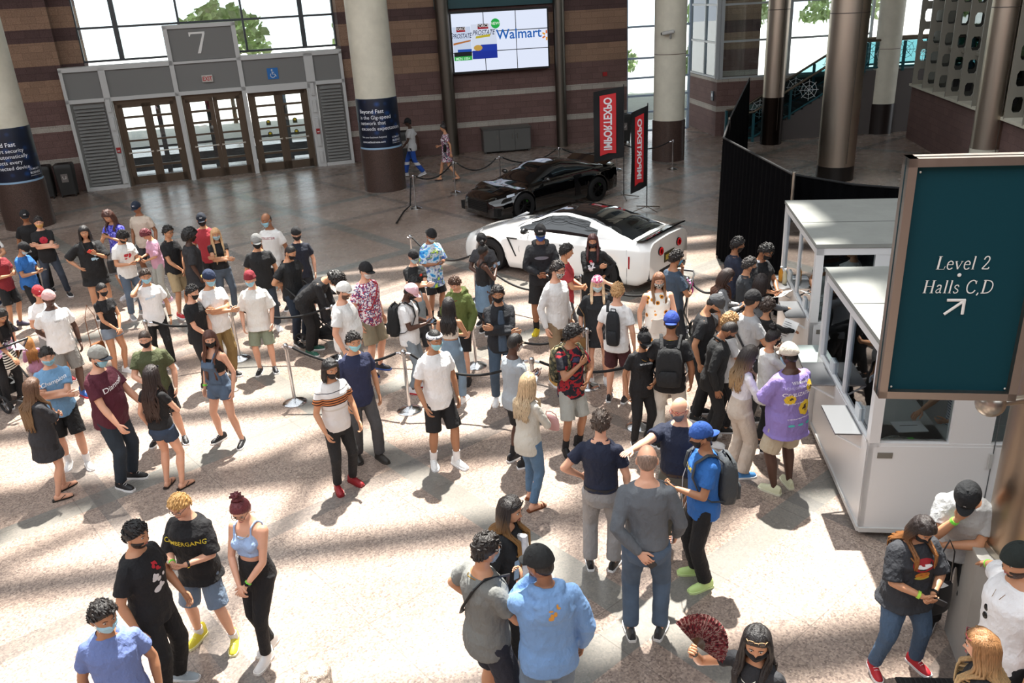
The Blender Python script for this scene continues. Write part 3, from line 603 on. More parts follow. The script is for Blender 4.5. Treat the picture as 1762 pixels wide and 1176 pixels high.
                q=MB(); q.rings([[T((x_,.118+loose+.012-abs(x_)*.18+(.055*math.exp(-((z_-1.27)/.07)**2)),z_)) for x_ in [w_*i/4 for i in range(-4,5)]]+[T((x_,.10+loose-abs(x_)*.18+(.055*math.exp(-((z_-1.27)/.07)**2)),z_)) for x_ in [w_*i/4 for i in range(4,-5,-1)]] for z_,w_ in ((1.0,.135),(1.08,.115),(1.18,.10),(1.26,.10),(1.33,.095))])
                bb=q.build('overall_bib',M('#54759c',kind='denim'),root)
                for s2 in (-1,1): q=MB(); q.tube([T((s2*.075,.16,1.32)),T((s2*.085,.08,1.43)),T((s2*.08,-.02,1.47)),T((s2*.05,-.12,1.38)),T((s2*.02,-.13,1.15))],.014,6,flat=.5); q.build('strap',M('#54759c',kind='denim'),bb)
            elif k=='earcord': q=MB(); q.tube([mh@Vector((.08,.0,-.02)),T((.10,.10,1.40)),T((.12,.16,1.15)),T((.17,.15,.92)),T((.20,.13,.80)),T((.16,.14,.74)),T((.15,.10,.86))],.0035,5); q.build('earphone_cord',M('#eeeeee',.5),root)
            elif k=='hungglass':
                q=MB(); y_=.135+loose
                for s2 in (-1,1): q.ell(T((.05+s2*.0,y_,1.22+s2*.032)),(.022,.008,.026),10,6)
                q.build('hanging_sunglasses',M('#0d0d10',.2),root); q=MB(); q.tube([T((.02,.12+loose,1.42)),T((.05,y_,1.27))],.002,4); q.tube([T((-.05,.11+loose,1.43)),T((.04,y_,1.25))],.002,4); q.build('glasses_cord',M('#8a6a40',.5),root)
    PASS2.append(fin)
    return g
def rrect(w_,h_,r_,n=4):
    o=[]
    for cx,cy,a0 in ((w_/2-r_,h_/2-r_,0),(-w_/2+r_,h_/2-r_,PI/2),(-w_/2+r_,-h_/2+r_,PI),(w_/2-r_,-h_/2+r_,1.5*PI)):
        for k in range(n+1): a=a0+PI/2*k/n; o.append((cx+r_*math.cos(a),cy+r_*math.sin(a)))
    return o
def backpack(WM,T,bw,cb,col,lab,loose,side=0):
    bp=empty('backpack',WM.translation,WM.to_euler().z,lab,'backpack'); bp.scale=WM.to_scale(); mt=col if not isinstance(col,str) else M(col,kind='cloth'); f=1 if not side else .62
    y0=-.118*cb-loose-.075*f; q=MB()
    q.rings([[T((x*f,y0+y*f,z)) for x,y in rrect(w_,d_,.045)] for z,w_,d_ in ((.93,.20,.08),(.95,.27,.14),(1.05,.30,.17),(1.25,.30,.16),(1.37,.26,.13),(1.42,.18,.07))]); q.build('pack_body',mt,bp,ang=70)
    q=MB(); q.rings([[T((x*f,y0-.085*f-y*.0+y*f,z)) for x,y in rrect(w_,d_,.02)] for z,w_,d_ in ((.965,.16,.03),(.985,.22,.07),(1.12,.22,.07),(1.16,.17,.03))]); q.build('front_pocket',mt,bp,ang=70)
    q=MB(); q.tube([T((-.035,y0+.03,1.41)),T((-.03,y0+.02,1.455)),T((.03,y0+.02,1.455)),T((.035,y0+.03,1.41))],.008,6); q.build('grab_handle',mt,bp)
    for sx in ((-1,1) if not side else (side,)):
        q=MB(); q.tube([T((sx*.09,y0+.06,1.39)),T((sx*.105,-.07,1.475)),T((sx*.115,.01,1.495)),T((sx*.125*bw,.10*cb+loose,1.42)),T((sx*.135*bw,.128*cb+loose,1.28)),T((sx*.165*bw+loose*sx,.09*cb,1.12)),T((sx*.19*bw+loose*sx,-.02,1.04)),T((sx*.13,y0+.04,.99))],[.022]*5+[.012]*3,8,flat=.45,up=(0,0,1)); q.build('shoulder_strap',mt,bp)
# ------------------------------------------------------------ floor
def floor_mat():
    t=NT('granite_terrazzo'); b=t.b; v=t.obj(); big=t.noise(v,.35,2)
    g=t.n('ShaderNodeRGBToBW'); t.l(t.vor(v,62),g.inputs[0]); g2=t.noise(v,170,2,.7)
    sp=t.ramp(t.mt('ADD',t.mt('MULTIPLY',g.outputs[0],.75),t.mt('MULTIPLY',g2,.3)),[(.0,'#534843'),(.25,'#86776f'),(.5,'#a29287'),(.75,'#b8a698'),(1,'#cfc0b4')])
    sx=t.n('ShaderNodeSeparateXYZ'); t.l(t.obj(rot=(0,0,R(-40))),sx.inputs[0]); X,Y=sx.outputs[0],sx.outputs[1]
    fr=lambda a,p,o:t.mt('FRACT',t.mt('ADD',t.mt('MULTIPLY',a,1/p),o))
    def line(a,p,o,wd): return t.mt('LESS_THAN',fr(a,p,o),wd/p)
    grey=t.mt('MAXIMUM',line(Y,5.87,.3714,.34),line(X,5.6,.20,.34)); dark=t.mt('MAXIMUM',line(Y,5.87,.7223,.26),line(X,5.6,.72,.22))
    c=t.mix(t.mt('MULTIPLY',grey,.75),sp,lin('#7f837f')); c=t.mix(t.mt('MULTIPLY',dark,.55),c,lin('#666665'))
    j=t.mt('MAXIMUM',line(X,1.4,0,.010),line(Y,1.4,0,.010)); c=t.mix(t.mt('MULTIPLY',j,.45),c,lin('#5c544f'))
    st=t.ramp(big,[(.35,'#d6d0cc'),(.65,'#ffffff')]); c=t.mix(1.,c,st,'MULTIPLY'); t.l(c,b.inputs['Base Color'])
    t.l(t.mt('ADD',t.mt('MULTIPLY',t.noise(v,2.5,4),.16),.19),b.inputs['Roughness']); return t.m
q=MB(); q.box((0,14,-.15),(60,46,.3)); tag(q.build('floor',floor_mat()),kind='structure')
GA=M('#b9bab6',.8,kind='dirt')
q=MB(); q.box((0,87,-.16),(240,100,.3)); tag(q.build('ground_outside',GA),kind='structure')
# ------------------------------------------------------------ brick
def brick_mat(bands=True,dark=False):
    t=NT('split_face_block'); b=t.b; v=t.obj(); sx=t.n('ShaderNodeSeparateXYZ'); t.l(v,sx.inputs[0]); cb=t.n('ShaderNodeCombineXYZ')
    t.l(t.mt('ADD',sx.outputs[0],sx.outputs[1]),cb.inputs[0]); t.l(sx.outputs[2],cb.inputs[1]); br=t.n('ShaderNodeTexBrick'); t.l(cb.outputs[0],br.inputs[0])
    br.inputs['Scale'].default_value=1; br.inputs['Mortar Size'].default_value=.006; br.inputs['Brick Width'].default_value=.42; br.inputs['Row Height'].default_value=.21; br.inputs['Bias'].default_value=0
    br.inputs['Color1'].default_value=(.82,.82,.82,1); br.inputs['Color2'].default_value=(1,1,1,1); br.inputs['Mortar'].default_value=(.62,.60,.6,1); br.inputs['Mortar Smooth'].default_value=.3
    P_,T_,W='#866a64','#b3937a','#cfc9bd'; D='#6c5552'
    z=t.mt('DIVIDE',sx.outputs[2],10.)
    c=t.ramp(z,[(0,P_),(.086,W),(.106,P_),(.194,W),(.214,P_),(.29,T_),(.352,D),(.395,T_),(.465,D),(.505,T_),(.57,D),(.61,T_),(.68,D),(.72,T_)],True) if bands else t.ramp(z,[(0,P_),(1,P_)])
    c=t.mix(1.,c,br.outputs[0],'MULTIPLY'); n=t.noise(v,38,4,.7); c=t.mix(1.,c,t.ramp(n,[(.2,'#b0a8a8'),(.8,'#ffffff')]),'MULTIPLY'); t.l(c,b.inputs['Base Color']); b.inputs['Roughness'].default_value=.9
    t.bump(t.mt('SUBTRACT',n,t.mt('MULTIPLY',br.outputs['Fac'],1.)),.5,.02); return t.m
BR=brick_mat(); BP=brick_mat(False)
WHT=M('#c9cac8',.5); GRY=M('#7e7e7c',.7); ALU=M('#9a9c9e',.35,kind='metal'); DKM=M('#4b4f52',.4,.6); BRZ=M('#5f5244',.4,.55); STL=M('#b8b2a8',.25,kind='metal')
GL=M('#f2f7f7',kind='glass')
def wallobj(name,a,ang,boxes,mt=BR,kind='structure',smooth=False):
    q=MB()
    for s0,s1,d0,d1,z0,z1 in boxes: q.box(((s0+s1)/2,(d0+d1)/2,(z0+z1)/2),(s1-s0,d1-d0,z1-z0))
    o=q.build(name,mt,None,(a[0],a[1],0),ang,smooth=smooth); o['kind']=kind; return o
DA=(-12.58,28.15); DG=R(17.3); ZT=11.2
wallobj('wall_left',DA,DG,[(-9,-1.25,.35,1.5,0,ZT),(-1.55,-.62,.8,1.9,3.85,ZT),(7.62,7.95,.12,1.6,0,ZT)])
TA=(-3.55,30.95); TG=R(8.4)
wallobj('wall_back',TA,TG,[(-1.75,8.45,0,.6,0,ZT)])
q=MB(); q.box((-24,12,5),(.4,46,10)); tag(q.build('unseen_wall_far_left',BP,smooth=False),kind='structure')  # out of view, added to hold back sky light from the left
# window bay over the doors
def mframe(name,a,ang,xs,zs,d,w_,mt,glass=GL,thickx=None,par=None):
    o=tag(empty(name,(a[0],a[1],0),ang),kind='structure'); q=MB()
    for i,x in enumerate(xs): ww=w_*(2.2 if thickx and i in thickx else 1); q.box((x,d,(zs[0]+zs[-1])/2),(ww,.12,zs[-1]-zs[0]))
    for z in zs: q.box(((xs[0]+xs[-1])/2,d,z),(xs[-1]-xs[0],.10,w_))
    q.build('window_frame',mt,o,smooth=False); q=MB(); q.box(((xs[0]+xs[-1])/2,d,(zs[0]+zs[-1])/2),(xs[-1]-xs[0],.012,zs[-1]-zs[0])); q.build('window_pane',glass,o,smooth=False); return o
mframe('window_1',DA,DG,[-.62,.55,2.5,4.55,6.5,7.6],[4.0,5.02,7.2,11],.98,.07,DKM,thickx=(1,4))
# doors portal
PR=tag(empty('wall_portal',(DA[0],DA[1],0),DG),kind='structure')
q=MB(); PZ=[(-1.22,-.10),(.02,2.02),(2.12,4.14),(4.24,6.32),(6.58,7.52)]
for i,(a,b) in enumerate(PZ): q.box(((a+b)/2,.30,3.35),(b-a,.5,.92))
q.box((3.14,.3,4.37),(2.0,.5,1.0)); q.build('panel',GRY,PR,smooth=False)
q=MB()
for a,b,z0,z1 in [(-1.3,-1.2,0,3.85),(-.16,.04,0,3.85),(2.0,2.14,0,4.95),(4.12,4.26,0,4.95),(6.3,6.6,0,3.85),(7.5,7.6,0,3.85),(-1.3,2.1,3.76,3.9),(4.2,7.6,3.76,3.9),(2.0,4.26,4.86,4.98),(-1.3,7.6,2.80,2.92),(2.0,4.2,3.78,3.86),(4.26,6.4,2.70,2.80)]:
    q.box(((a+b)/2,.28,(z0+z1)/2),(b-a,.62,z1-z0))
for a in (-.06,6.45):
    for k in range(5): q.box((a,-.06,.35+k*.58),(.12,.08,.40))
q.build('mullion',WHT,PR,smooth=False)
q=MB(); q.box((3.15,.85,3.80),(8.9,.9,.10)); q.box((3.14,.75,4.9),(2.1,.7,.08)); q.build('ledge',M('#4e4f52',.85),PR,smooth=False)
for a,b in ((-1.2,-.16),(6.62,7.5)):
    q=MB()
    for k in range(24):
        z=.16+k*.108; q.add([(a+.08,-.02,z),(b-.06,-.02,z),(b-.06,.10,z+.085),(a+.08,.10,z+.085),(a+.08,-.02,z-.012),(b-.06,-.02,z-.012),(b-.06,.10,z+.07),(a+.08,.10,z+.07)],[(0,1,2,3),(7,6,5,4),(0,4,5,1),(2,6,7,3),(1,5,6,2),(0,3,7,4)])
    q.box(((a+b)/2,.14,1.42),(b-a,.04,2.8)); q.build('louver',M('#8f8f8c',.6),PR,smooth=False)
    q=MB(); q.box(((a+b)/2,.0,.06),(b-a,.1,.12)); q.build('sill',WHT,PR,smooth=False)
q=MB(); v_,f_=text_raw('7',.82,-.006); q.prism([(0,0),(.52,0),(.52,.09),(.22,-.0)][:0] or [(-.25,.33),(-.25,.20),(-.22,.20),(-.19,.27),(.17,.27),(.15,.20),(-.07,-.33),(.03,-.33),(.25,.27),(.25,.33)],0,.02,m=frame4((3.02,.04,4.40),(1,0,0),(0,0,1))); q.build('numeral_seven',M('#ecece8',.5),PR,smooth=False)
ex=tag(empty('exit_sign',Vector(DA+(0,))+Matrix.Rotation(DG,3,'Z')@Vector((3.10,.0,3.27)),DG),'red and white EXIT sign over the middle doors','sign'); q=MB(); q.box((0,0,0),(.34,.07,.22)); q.build('housing',M('#c9c4bc',.5),ex,smooth=False)
q=MB(); flat_text(q,'EXIT',.19,frame4((0,-.04,-.066),(1,0,0),(0,0,1)),bold=.02,sx=.78); q.build('lettering',M('#c02a2a',.5),ex,smooth=False)
wc=tag(empty('accessible_entrance_sign',Vector(DA+(0,))+Matrix.Rotation(DG,3,'Z')@Vector((5.22,.03,3.27)),DG),'blue square sign with white wheelchair symbol above the right doors','sign'); q=MB(); q.box((0,0,0),(.36,.02,.36)); q.build('plate',M('#1f6fb8',.5),wc,smooth=False)
q=MB(); q.ell((-.02,-.02,.11),(.028,.01,.028)); q.tube([(-.02,-.02,.08),(-.01,-.02,-.02),(.06,-.02,-.02),(.10,-.02,-.10)],.014,6); q.tube([(-.015,-.02,.04),(.05,-.02,.035)],.011,6); q.tube([(-.01+.075*math.cos(a),-.02,-.055+.075*math.sin(a)) for a in [R(130+i*20) for i in range(12)]],.010,6); q.build('symbol',M('#eef2f5',.5),wc)
for k,(a,b) in enumerate(((.06,2.0),(2.16,4.12),(4.28,6.28))):
    dr=tag(empty('door_%d'%(k+1),(DA[0],DA[1],0),DG),kind='structure'); q=MB(); q.box(((a+b)/2,.22,2.72),(b-a,.14,.12)); 
    for x in (a+.05,b-.05): q.box((x,.22,1.36),(.10,.14,2.72))
    q.build('door_frame',BRZ,dr,smooth=False); mid=(a+b)/2; 
    for l0,l1 in ((a+.10,mid-.001),(mid+.001,b-.10)):
        q=MB(); w_=l1-l0
        for x in (l0+.07,l1-.07): q.box((x,.2,1.33),(.14,.06,2.64))
        q.box(((l0+l1)/2,.2,.15),(w_,.06,.28)); q.box(((l0+l1)/2,.2,2.60),(w_,.06,.12))
        for z in (.62,2.23,1.86): q.box(((l0+l1)/2,.2,z),(w_-.2,.05,.075))
        q.box(((l0+l1)/2,.2,1.47),(w_-.2,.05,.06)); lf=q.build('door_leaf',BRZ,dr,smooth=False)
        q=MB(); q.box(((l0+l1)/2,.2,1.4),(w_-.22,.012,2.3)); q.build('pane',GL,lf,smooth=False)
        q=MB(); q.tube([(l0+.05,.12,1.08),(l1-.05,.12,1.08)],.022,8); 
        for x in (l0+.07,l1-.07): q.box((x,.14,1.08),(.05,.08,.06))
        q.build('push_bar',STL,lf)
        if k==2:
            q=MB()
            for z in (1.68,1.28): q.prism([(math.cos(i*PI/8)*.075,math.sin(i*PI/8)*.075) for i in range(9)]+[(-.075,-.11),(.075,-.11)],0,.004,m=frame4(((l0+l1)/2,.16,z),(1,0,0),(0,0,1)))
            q.build('sticker',M('#3a3d22',.6),lf,smooth=False); q=MB()
            for z in (1.69,1.29): q.ell(((l0+l1)/2,.155,z),(.045,.006,.035))
            q.build('sticker_badge',M('#c9b41e',.6),lf)
for a,lb in ((-.06,'small red fire alarm pull on the left door jamb'),(6.45,'small red fire alarm pull on the right door jamb')):
    o=tag(empty('fire_alarm_pull',Vector(DA+(0,))+Matrix.Rotation(DG,3,'Z')@Vector((a,-.10,1.25)),DG),lb,'fire alarm'); q=MB(); q.box((0,0,0),(.13,.06,.17)); q.build('box',M('#a32626',.5),o,smooth=False); q=MB(); q.box((0,-.04,-.02),(.08,.02,.03)); q.build('handle',M('#e8e0e0',.5),o,smooth=False)
# vestibule seen through the doors
q=MB()
for x in (-.2,1.2,2.9,4.0,5.6,7.2): q.box((x,2.6,1.4),(.16,.16,2.8))
q.box((3.3,2.6,2.75),(8,.2,.2)); q.box((3.3,2.6,.9),(8,.06,.08)); q.box((3.3,2.6,.32),(8,.06,.5)); o=q.build('wall_vestibule',DKM,None,(DA[0],DA[1],0),DG,smooth=False); tag(o,kind='structure')
# ------------------------------------------------------------ video wall
def on(A,ang,s,d,z): return Vector((A[0],A[1],0))+Matrix.Rotation(ang,3,'Z')@Vector((s,d,z))
vw=tag(empty('video_wall',on(TA,TG,3.73,-.32,3.85),TG),'wall of nine bright screens showing a Walmart advertisement','screen')
q=MB(); q.box((0,.10,0),(3.50,.2,2.06)); q.build('cabinet',M('#0c0c0e',.5),vw,smooth=False)
SW,SH=3.42,1.95; scm=M('#e4ecff',.3,kind='emit',st=1.0)
for i in range(3):
    for j in range(3): q=MB(); q.box((-SW/2+SW/3*(i+.5),-.01,-SH/2+SH/3*(j+.5)),(SW/3-.028,.02,SH/3-.028)); q.build('screen_tile',scm,vw,smooth=False)
def E_(c,st=.9): return M(c,.3,kind='emit',st=st)
def fl(pts,mt,nm,z=-.024):
    q=MB(); q.add([(x*SW-SW/2,z,SH/2-y*SH) for x,y in pts],[tuple(range(len(pts)))]); return q.build(nm,mt,vw,smooth=False)
def rc(x0,y0,x1,y1): return [(x0,y0),(x0,y1),(x1,y1),(x1,y0)]
fl(rc(.01,.23,.195,.80),E_('#cfdcf4'),'product_box'); fl(rc(.20,.20,.46,.79),E_('#dde6f8'),'product_box')
for x0,x1,y0 in ((.05,.14,.23),(.27,.38,.20)): fl(rc(x0,y0,x1,y0+.085),E_('#241a1c'),'brand_block',-.028); fl(rc(x0,y0+.05,x1,y0+.085),E_('#9c1426'),'brand_stripe',-.030)
fl(rc(.01,.655,.195,.73),E_('#10181c'),'dark_band',-.028); fl(rc(.01,.73,.195,.80),E_('#2fae4a'),'green_band',-.028); fl(rc(.05,.61,.195,.655),E_('#1c4fae'),'blue_band',-.028); fl(rc(.20,.645,.46,.79),E_('#16309c'),'blue_block',-.028); fl(rc(.29,.55,.46,.66),E_('#1838a8'),'blue_block',-.029)
fl([(.01,.50),(.19,.455),(.19,.48),(.01,.535)],E_('#b8733a'),'swoosh',-.028); fl([(.25,.40),(.40,.375),(.39,.42),(.24,.44)],E_('#c2b32e'),'gold_band',-.029)
fl([(.262+.045*math.cos(a),.60+.05*math.sin(a)) for a in [-2*PI*k/20 for k in range(20)]],E_('#c9a04a'),'seal',-.030); fl([(.455+.048*math.cos(a),.205+.085*math.sin(a)) for a in [-2*PI*k/24 for k in range(24)]],E_('#1fae4a'),'badge',-.030)
def vt(t,x,y,size,c,bold=0,sx=1,sl=0,z=-.032):
    q=MB(); v,f=text_raw(t,size,bold); q.add([((x*SW-SW/2)+(a+b*sl)*sx,z,SH/2-y*SH+b) for a,b,_ in v],f); q.build('lettering',E_(c),vw,smooth=False)
vt('FORCE',.095,.285,.12,'#f0e8ea',.01); vt('FORCE',.325,.255,.14,'#f0e8ea',.01); vt('PROSTATE',.10,.42,.215,'#182048',.008,.66,.3); vt('PROSTATE',.325,.385,.235,'#182048',.008,.70,.3); vt('NEW!',.455,.225,.13,'#eaffea',.012); vt('MEN 100+',.10,.79,.13,'#d8ffe0',.01,.9)
vt('Walmart',.695,.475,.46,'#1a62b8',.014,.97)
for k in range(6):
    a=R(90+60*k); 
    if math.cos(a)<.2: cx,cy=.985,.455; fl([(cx+(math.cos(a)*r_-math.sin(a)*w_)/SW,cy-(math.sin(a)*r_+math.cos(a)*w_)/SH) for r_,w_ in ((.06,-.03),(.06,.03),(.17,.025),(.17,-.025))],E_('#f0a428' if k%2 else '#e0702c'),'spark_ray',-.03)
q=MB(); q.box((3.7,-.05,5.35),(4.4,.14,.75)); tag(q.build('trim_header',M('#1c4a50',.5),None,(TA[0],TA[1],0),TG,smooth=False),kind='structure')
# ------------------------------------------------------------ columns
def column(name,c,r,zb,ztop,label,mats,zbase_r=1.06):
    o=empty(name,c,0,label,'column'); q=MB(); q.lathe([(r*zbase_r,0),(r*zbase_r,zb)],(0,0,0),40); q.build('base',mats[0],o); q=MB(); q.lathe([(r,zb),(r,10.9)],(0,0,0),40); q.build('shaft',mats[1],o)
    if len(mats)>2: q=MB(); q.lathe([(r*1.004,2.0*0+mats[3]),(r*1.012,mats[3]),(r*1.012,mats[3]+.015),(r*1.004,mats[3]+.015)],(0,0,0),40); q.build('joint_ring',mats[2],o)
    return o
GRN=M('#4a3a34',.3,kind='speck',sc=60); CRM=M('#d6d1bf',.6,kind='dirt')
def banner_mat():
    t=NT('banner'); d=t.vor(t.obj((1,1,1.2)),3.2,'Distance'); t.l(t.ramp(d,[(0,'#1d4a86'),(.16,'#123463'),(.34,'#0a1830'),(1,'#070f1e')]),t.b.inputs['Base Color']); t.b.inputs['Roughness'].default_value=.4; return t.m
BAN=banner_mat()
def wrap_text(par,lines,r,a0,mt):
    q=MB()
    for t,size,z,bold in lines:
        v,f=text_raw(t,size,bold,'LEFT'); q.add([((r+.006)*math.cos(a0+x/r),(r+.006)*math.sin(a0+x/r),z+y) for x,y,_ in v],f)
    q.build('lettering',mt,par,smooth=False)
for c,lb,lines,a0,zz in (((-3.62,25.58,0),'cream round column with dark banner reading Beyond Fast beside the screens',[('Beyond Fast',.155,2.33,.012),('is the Gig-speed',.15,2.16,0),('network that',.15,2.00,0),('exceeds expectations',.15,1.84,0),('See your business beyond',.075,1.62,0),('comcastbusiness.com',.085,1.48,.008)],R(-137),0),
    ((-13.35,23.2,0),'cream round column with dark banner at the left edge of the hall',[('Beyond Fast',.155,2.26,.012),('is smart security',.14,2.10,0),('that automatically',.14,1.95,0),('protects every',.14,1.80,0),('connected device.',.14,1.65,0)],R(-118),0)):
    o=column('column',c,.60,1.28,9.4,lb,(GRN,CRM)); q=MB(); q.lathe([(.612,1.32),(.614,1.33),(.614,2.72),(.612,2.73)],n=40,cap=False); q.build('banner',BAN,o); q=MB(); q.lathe([(.618,1.27),(.618,1.33)],n=40,cap=False); q.build('banner_edge',M('#8fb0cc',.5),o)
    wrap_text(o,lines,.616,a0,M('#e8ecf2',.5)); wrap_text(o,[('COMCAST',.07,1.58,.008),('BUSINESS',.085,1.48,.014),('POWERING POSSIBILITIES',.035,1.42,0)],.616,a0+1.55,M('#dfe4ec',.5))
column('column',(5.52,27.75,0),.50,1.30,11,'cream round column with a security camera behind the banner flags',(GRN,CRM,M('#5b4038',.5),3.33))
column('column',(13.75,30.6,0),.42,1.05,11,'cream round column against the perforated window wall at right',(M('#241c1a',.35),CRM,M('#5b4038',.5),2.9))
for c,r,lb,zb,bz in (((9.5,29.6,0),.36,'slim brushed steel column behind the black curtain',1.6,M('#2c2420',.3,kind='metal')),((9.42,23.45,0),.50,'wide brushed steel column, the larger one behind the curtain',.4,M('#1c1816',.3)),((12.55,21.6,0),.36,'brushed steel column in front of the perforated windows',1.0,CRM)):  # dark lower parts behind the curtain: shadow and reflection put into the colour
    o=column('steel_column',c,r,zb,9.4,lb,(bz,M('#c2b4a4',.33,kind='metal')),1.0); q=MB(); q.box((r*.2,-r*.985,5),(.012,.02,9)); q.build('seam',M('#4c433c',.5),o,smooth=False); q=MB(); q.lathe([(r+.004,4.4),(r+.008,4.405),(r+.004,4.42)],n=32,cap=False); q.build('joint',M('#4c433c',.5),o)
for s_,r,lb in ((1.74,.24,'dark steel post left of the video wall'),(5.86,.20,'dark steel post right of the video wall')):
    p=on(TA,TG,s_,-.30,0); o=empty('steel_post',p,TG,lb,'post'); q=MB(); q.lathe([(r,0),(r,10.85)],n=28); q.build('shaft',M('#6d675f',.36,kind='metal'),o)
cm=tag(empty('security_camera',(5.36,27.19,3.95),R(-10)),'white security camera on the cream column','camera'); q=MB(); q.tube([(-.17,-.05,.02),(.12,-.05,.06)],.06,12,rnd=True); q.build('camera_body',M('#b8b8b4',.5),cm); q=MB(); q.tube([(.05,0,-.14),(.05,-.05,.02)],.03,8); q.build('bracket',M('#8f8f8c',.5),cm); q=MB(); q.ell((-.235,-.05,.01),(.015,.05,.05)); q.build('lens',M('#111114',.1),cm)
# ------------------------------------------------------------ service cabinet, bins
cb=tag(empty('service_cabinet',on(TA,TG,3.72,-.42,0),TG),'low grey cabinet with three doors under the video wall','cabinet'); q=MB(); q.box((0,0,.46),(1.75,.6,.80)); q.box((0,-.01,.87),(1.8,.66,.04)); q.build('cabinet_body',M('#5f5f5c',.4,.5),cb,smooth=False)
for k in range(3): q=MB(); q.box((-.575+.575*k,-.31,.46),(.55,.03,.74)); dd=q.build('cabinet_door',M('#6a6a67',.4,.5),cb,smooth=False); q=MB(); q.tube([(-.575+.575*k+.2*(1 if k<2 else -1),-.35,.5),(-.575+.575*k+.2*(1 if k<2 else -1),-.35,.66)],.010,6); q.build('handle',STL,dd)
q=MB()
for x in (-.8,.8): q.box((x,0,.03),(.06,.5,.06))
q.build('foot',M('#3a3a38',.5),cb,smooth=False)
def bin_(p,rz,lb,w_=.55,hh=1.05):
    o=tag(empty('recycling_bin',p,rz),lb,'bin','recycling bins along the walls'); q=MB(); q.rings([[(x,y,z) for x,y in rrect(w_*f,.55*f,.06)] for z,f in ((.08,.88),(.9,1.),(hh-.04,1.),(hh,.9))]); q.build('bin_body',M('#2b2b2a',.5),o,ang=50); q=MB(); q.box((0,0,hh+.002),(w_*.6,.16,.01)); q.build('slot',M('#060606',.8),o,smooth=False)
    q=MB(); q.box((0,-.275,.62),(w_*.36,.012,.26)); s2=q.build('recycling_label',M('#77706c',.5),o,smooth=False); q=MB(); q.tube([(-.05,-.285,.68),(-.04,-.285,.60),(.04,-.285,.60),(.05,-.285,.68)],.010,5); q.build('cup_symbol',M('#e0ddd8',.5),s2)
    q=MB(); 
    for x in (-.2,.2):
        for y in (-.2,.2): q.tube([(x-.015,y,.04),(x+.015,y,.04)],.04,10)
    q.build('caster',M('#151515',.5),o)
bin_(on(DA,DG,-1.75,-.45,0),DG,'dark recycling bin beside the left louver, the nearer of two'); bin_(on(DA,DG,-2.4,-.45,0),DG,'dark recycling bin mostly behind the left banner column')
bin_(on(TA,TG,.02,-.75,0),TG,'dark recycling bin behind the walking man',.6); bin_(on(TA,TG,-.62,-.75,0),TG,'dark recycling bin just right of the middle banner column',.6); bin_(on(TA,TG,8.1,-.6,0),TG,'dark recycling bin behind the banner flags')
# wall devices
fa=tag(empty('fire_strobe',on(TA,TG,7.6,-.03,2.45),TG),'small red fire strobe on the brick wall','alarm'); q=MB(); q.box((0,0,0),(.16,.06,.14)); q.build('box',M('#a02020',.5),fa,smooth=False)
# ------------------------------------------------------------ curtain walls right-back
XM=M('#8f9aa6',.5)
mframe('window_2',on(TA,TG,8.5,.2,0)[:2],R(6),[0,1.2,1.36,2.4],[.25,.95,1.55,2.2,2.9,4.0,5.4,7.4,11],0,.07,M('#9fb0c4',.5))
P1,P2,P3=(7.74,35.3),(8.07,31.74),(13.7,31.9)
a12=math.atan2(P2[1]-P1[1],P2[0]-P1[0]); L12=math.hypot(P2[0]-P1[0],P2[1]-P1[1]); a23=math.atan2(P3[1]-P2[1],P3[0]-P2[0]); L23=math.hypot(P3[0]-P2[0],P3[1]-P2[1])
wallobj('wall_glass_side',P1,a12,[(0,L12,0,.3,0,2.05)]); mframe('window_3',P1,a12,[0,1.8,L12],[2.08,3.3,4.6,7,11],.12,.07,M('#a9aeb0',.5))
wallobj('wall_glass_back',P2,a23,[(.25,L23+2,.0,.3,0,2.05)]); mframe('window_4',P2,a23,[0,1.9,2.6,4.3,L23],[2.08,3.35,4.6,7,11],.12,.07,M('#a9aeb0',.5),thickx=(0,2))
# dark brick return behind the glass
q=MB(); q.box((1.25,2.3,3),(1.9,.4,8)); tag(q.build('wall_stair',BR,None,(P2[0],P2[1],0),a23,smooth=False),kind='structure')
pn=tag(empty('wall_plaque',on(P1,a12,L12-.35,-.04,1.45),a12),'small blue-grey plaque on the low brick wall','sign'); q=MB(); q.box((0,0,0),(.22,.03,.34)); q.build('plate',M('#36414f',.5),pn,smooth=False); q=MB(); q.box((0,-.02,.03),(.10,.01,.12)); q.build('pictogram',M('#dfe6ee',.5),pn,smooth=False)
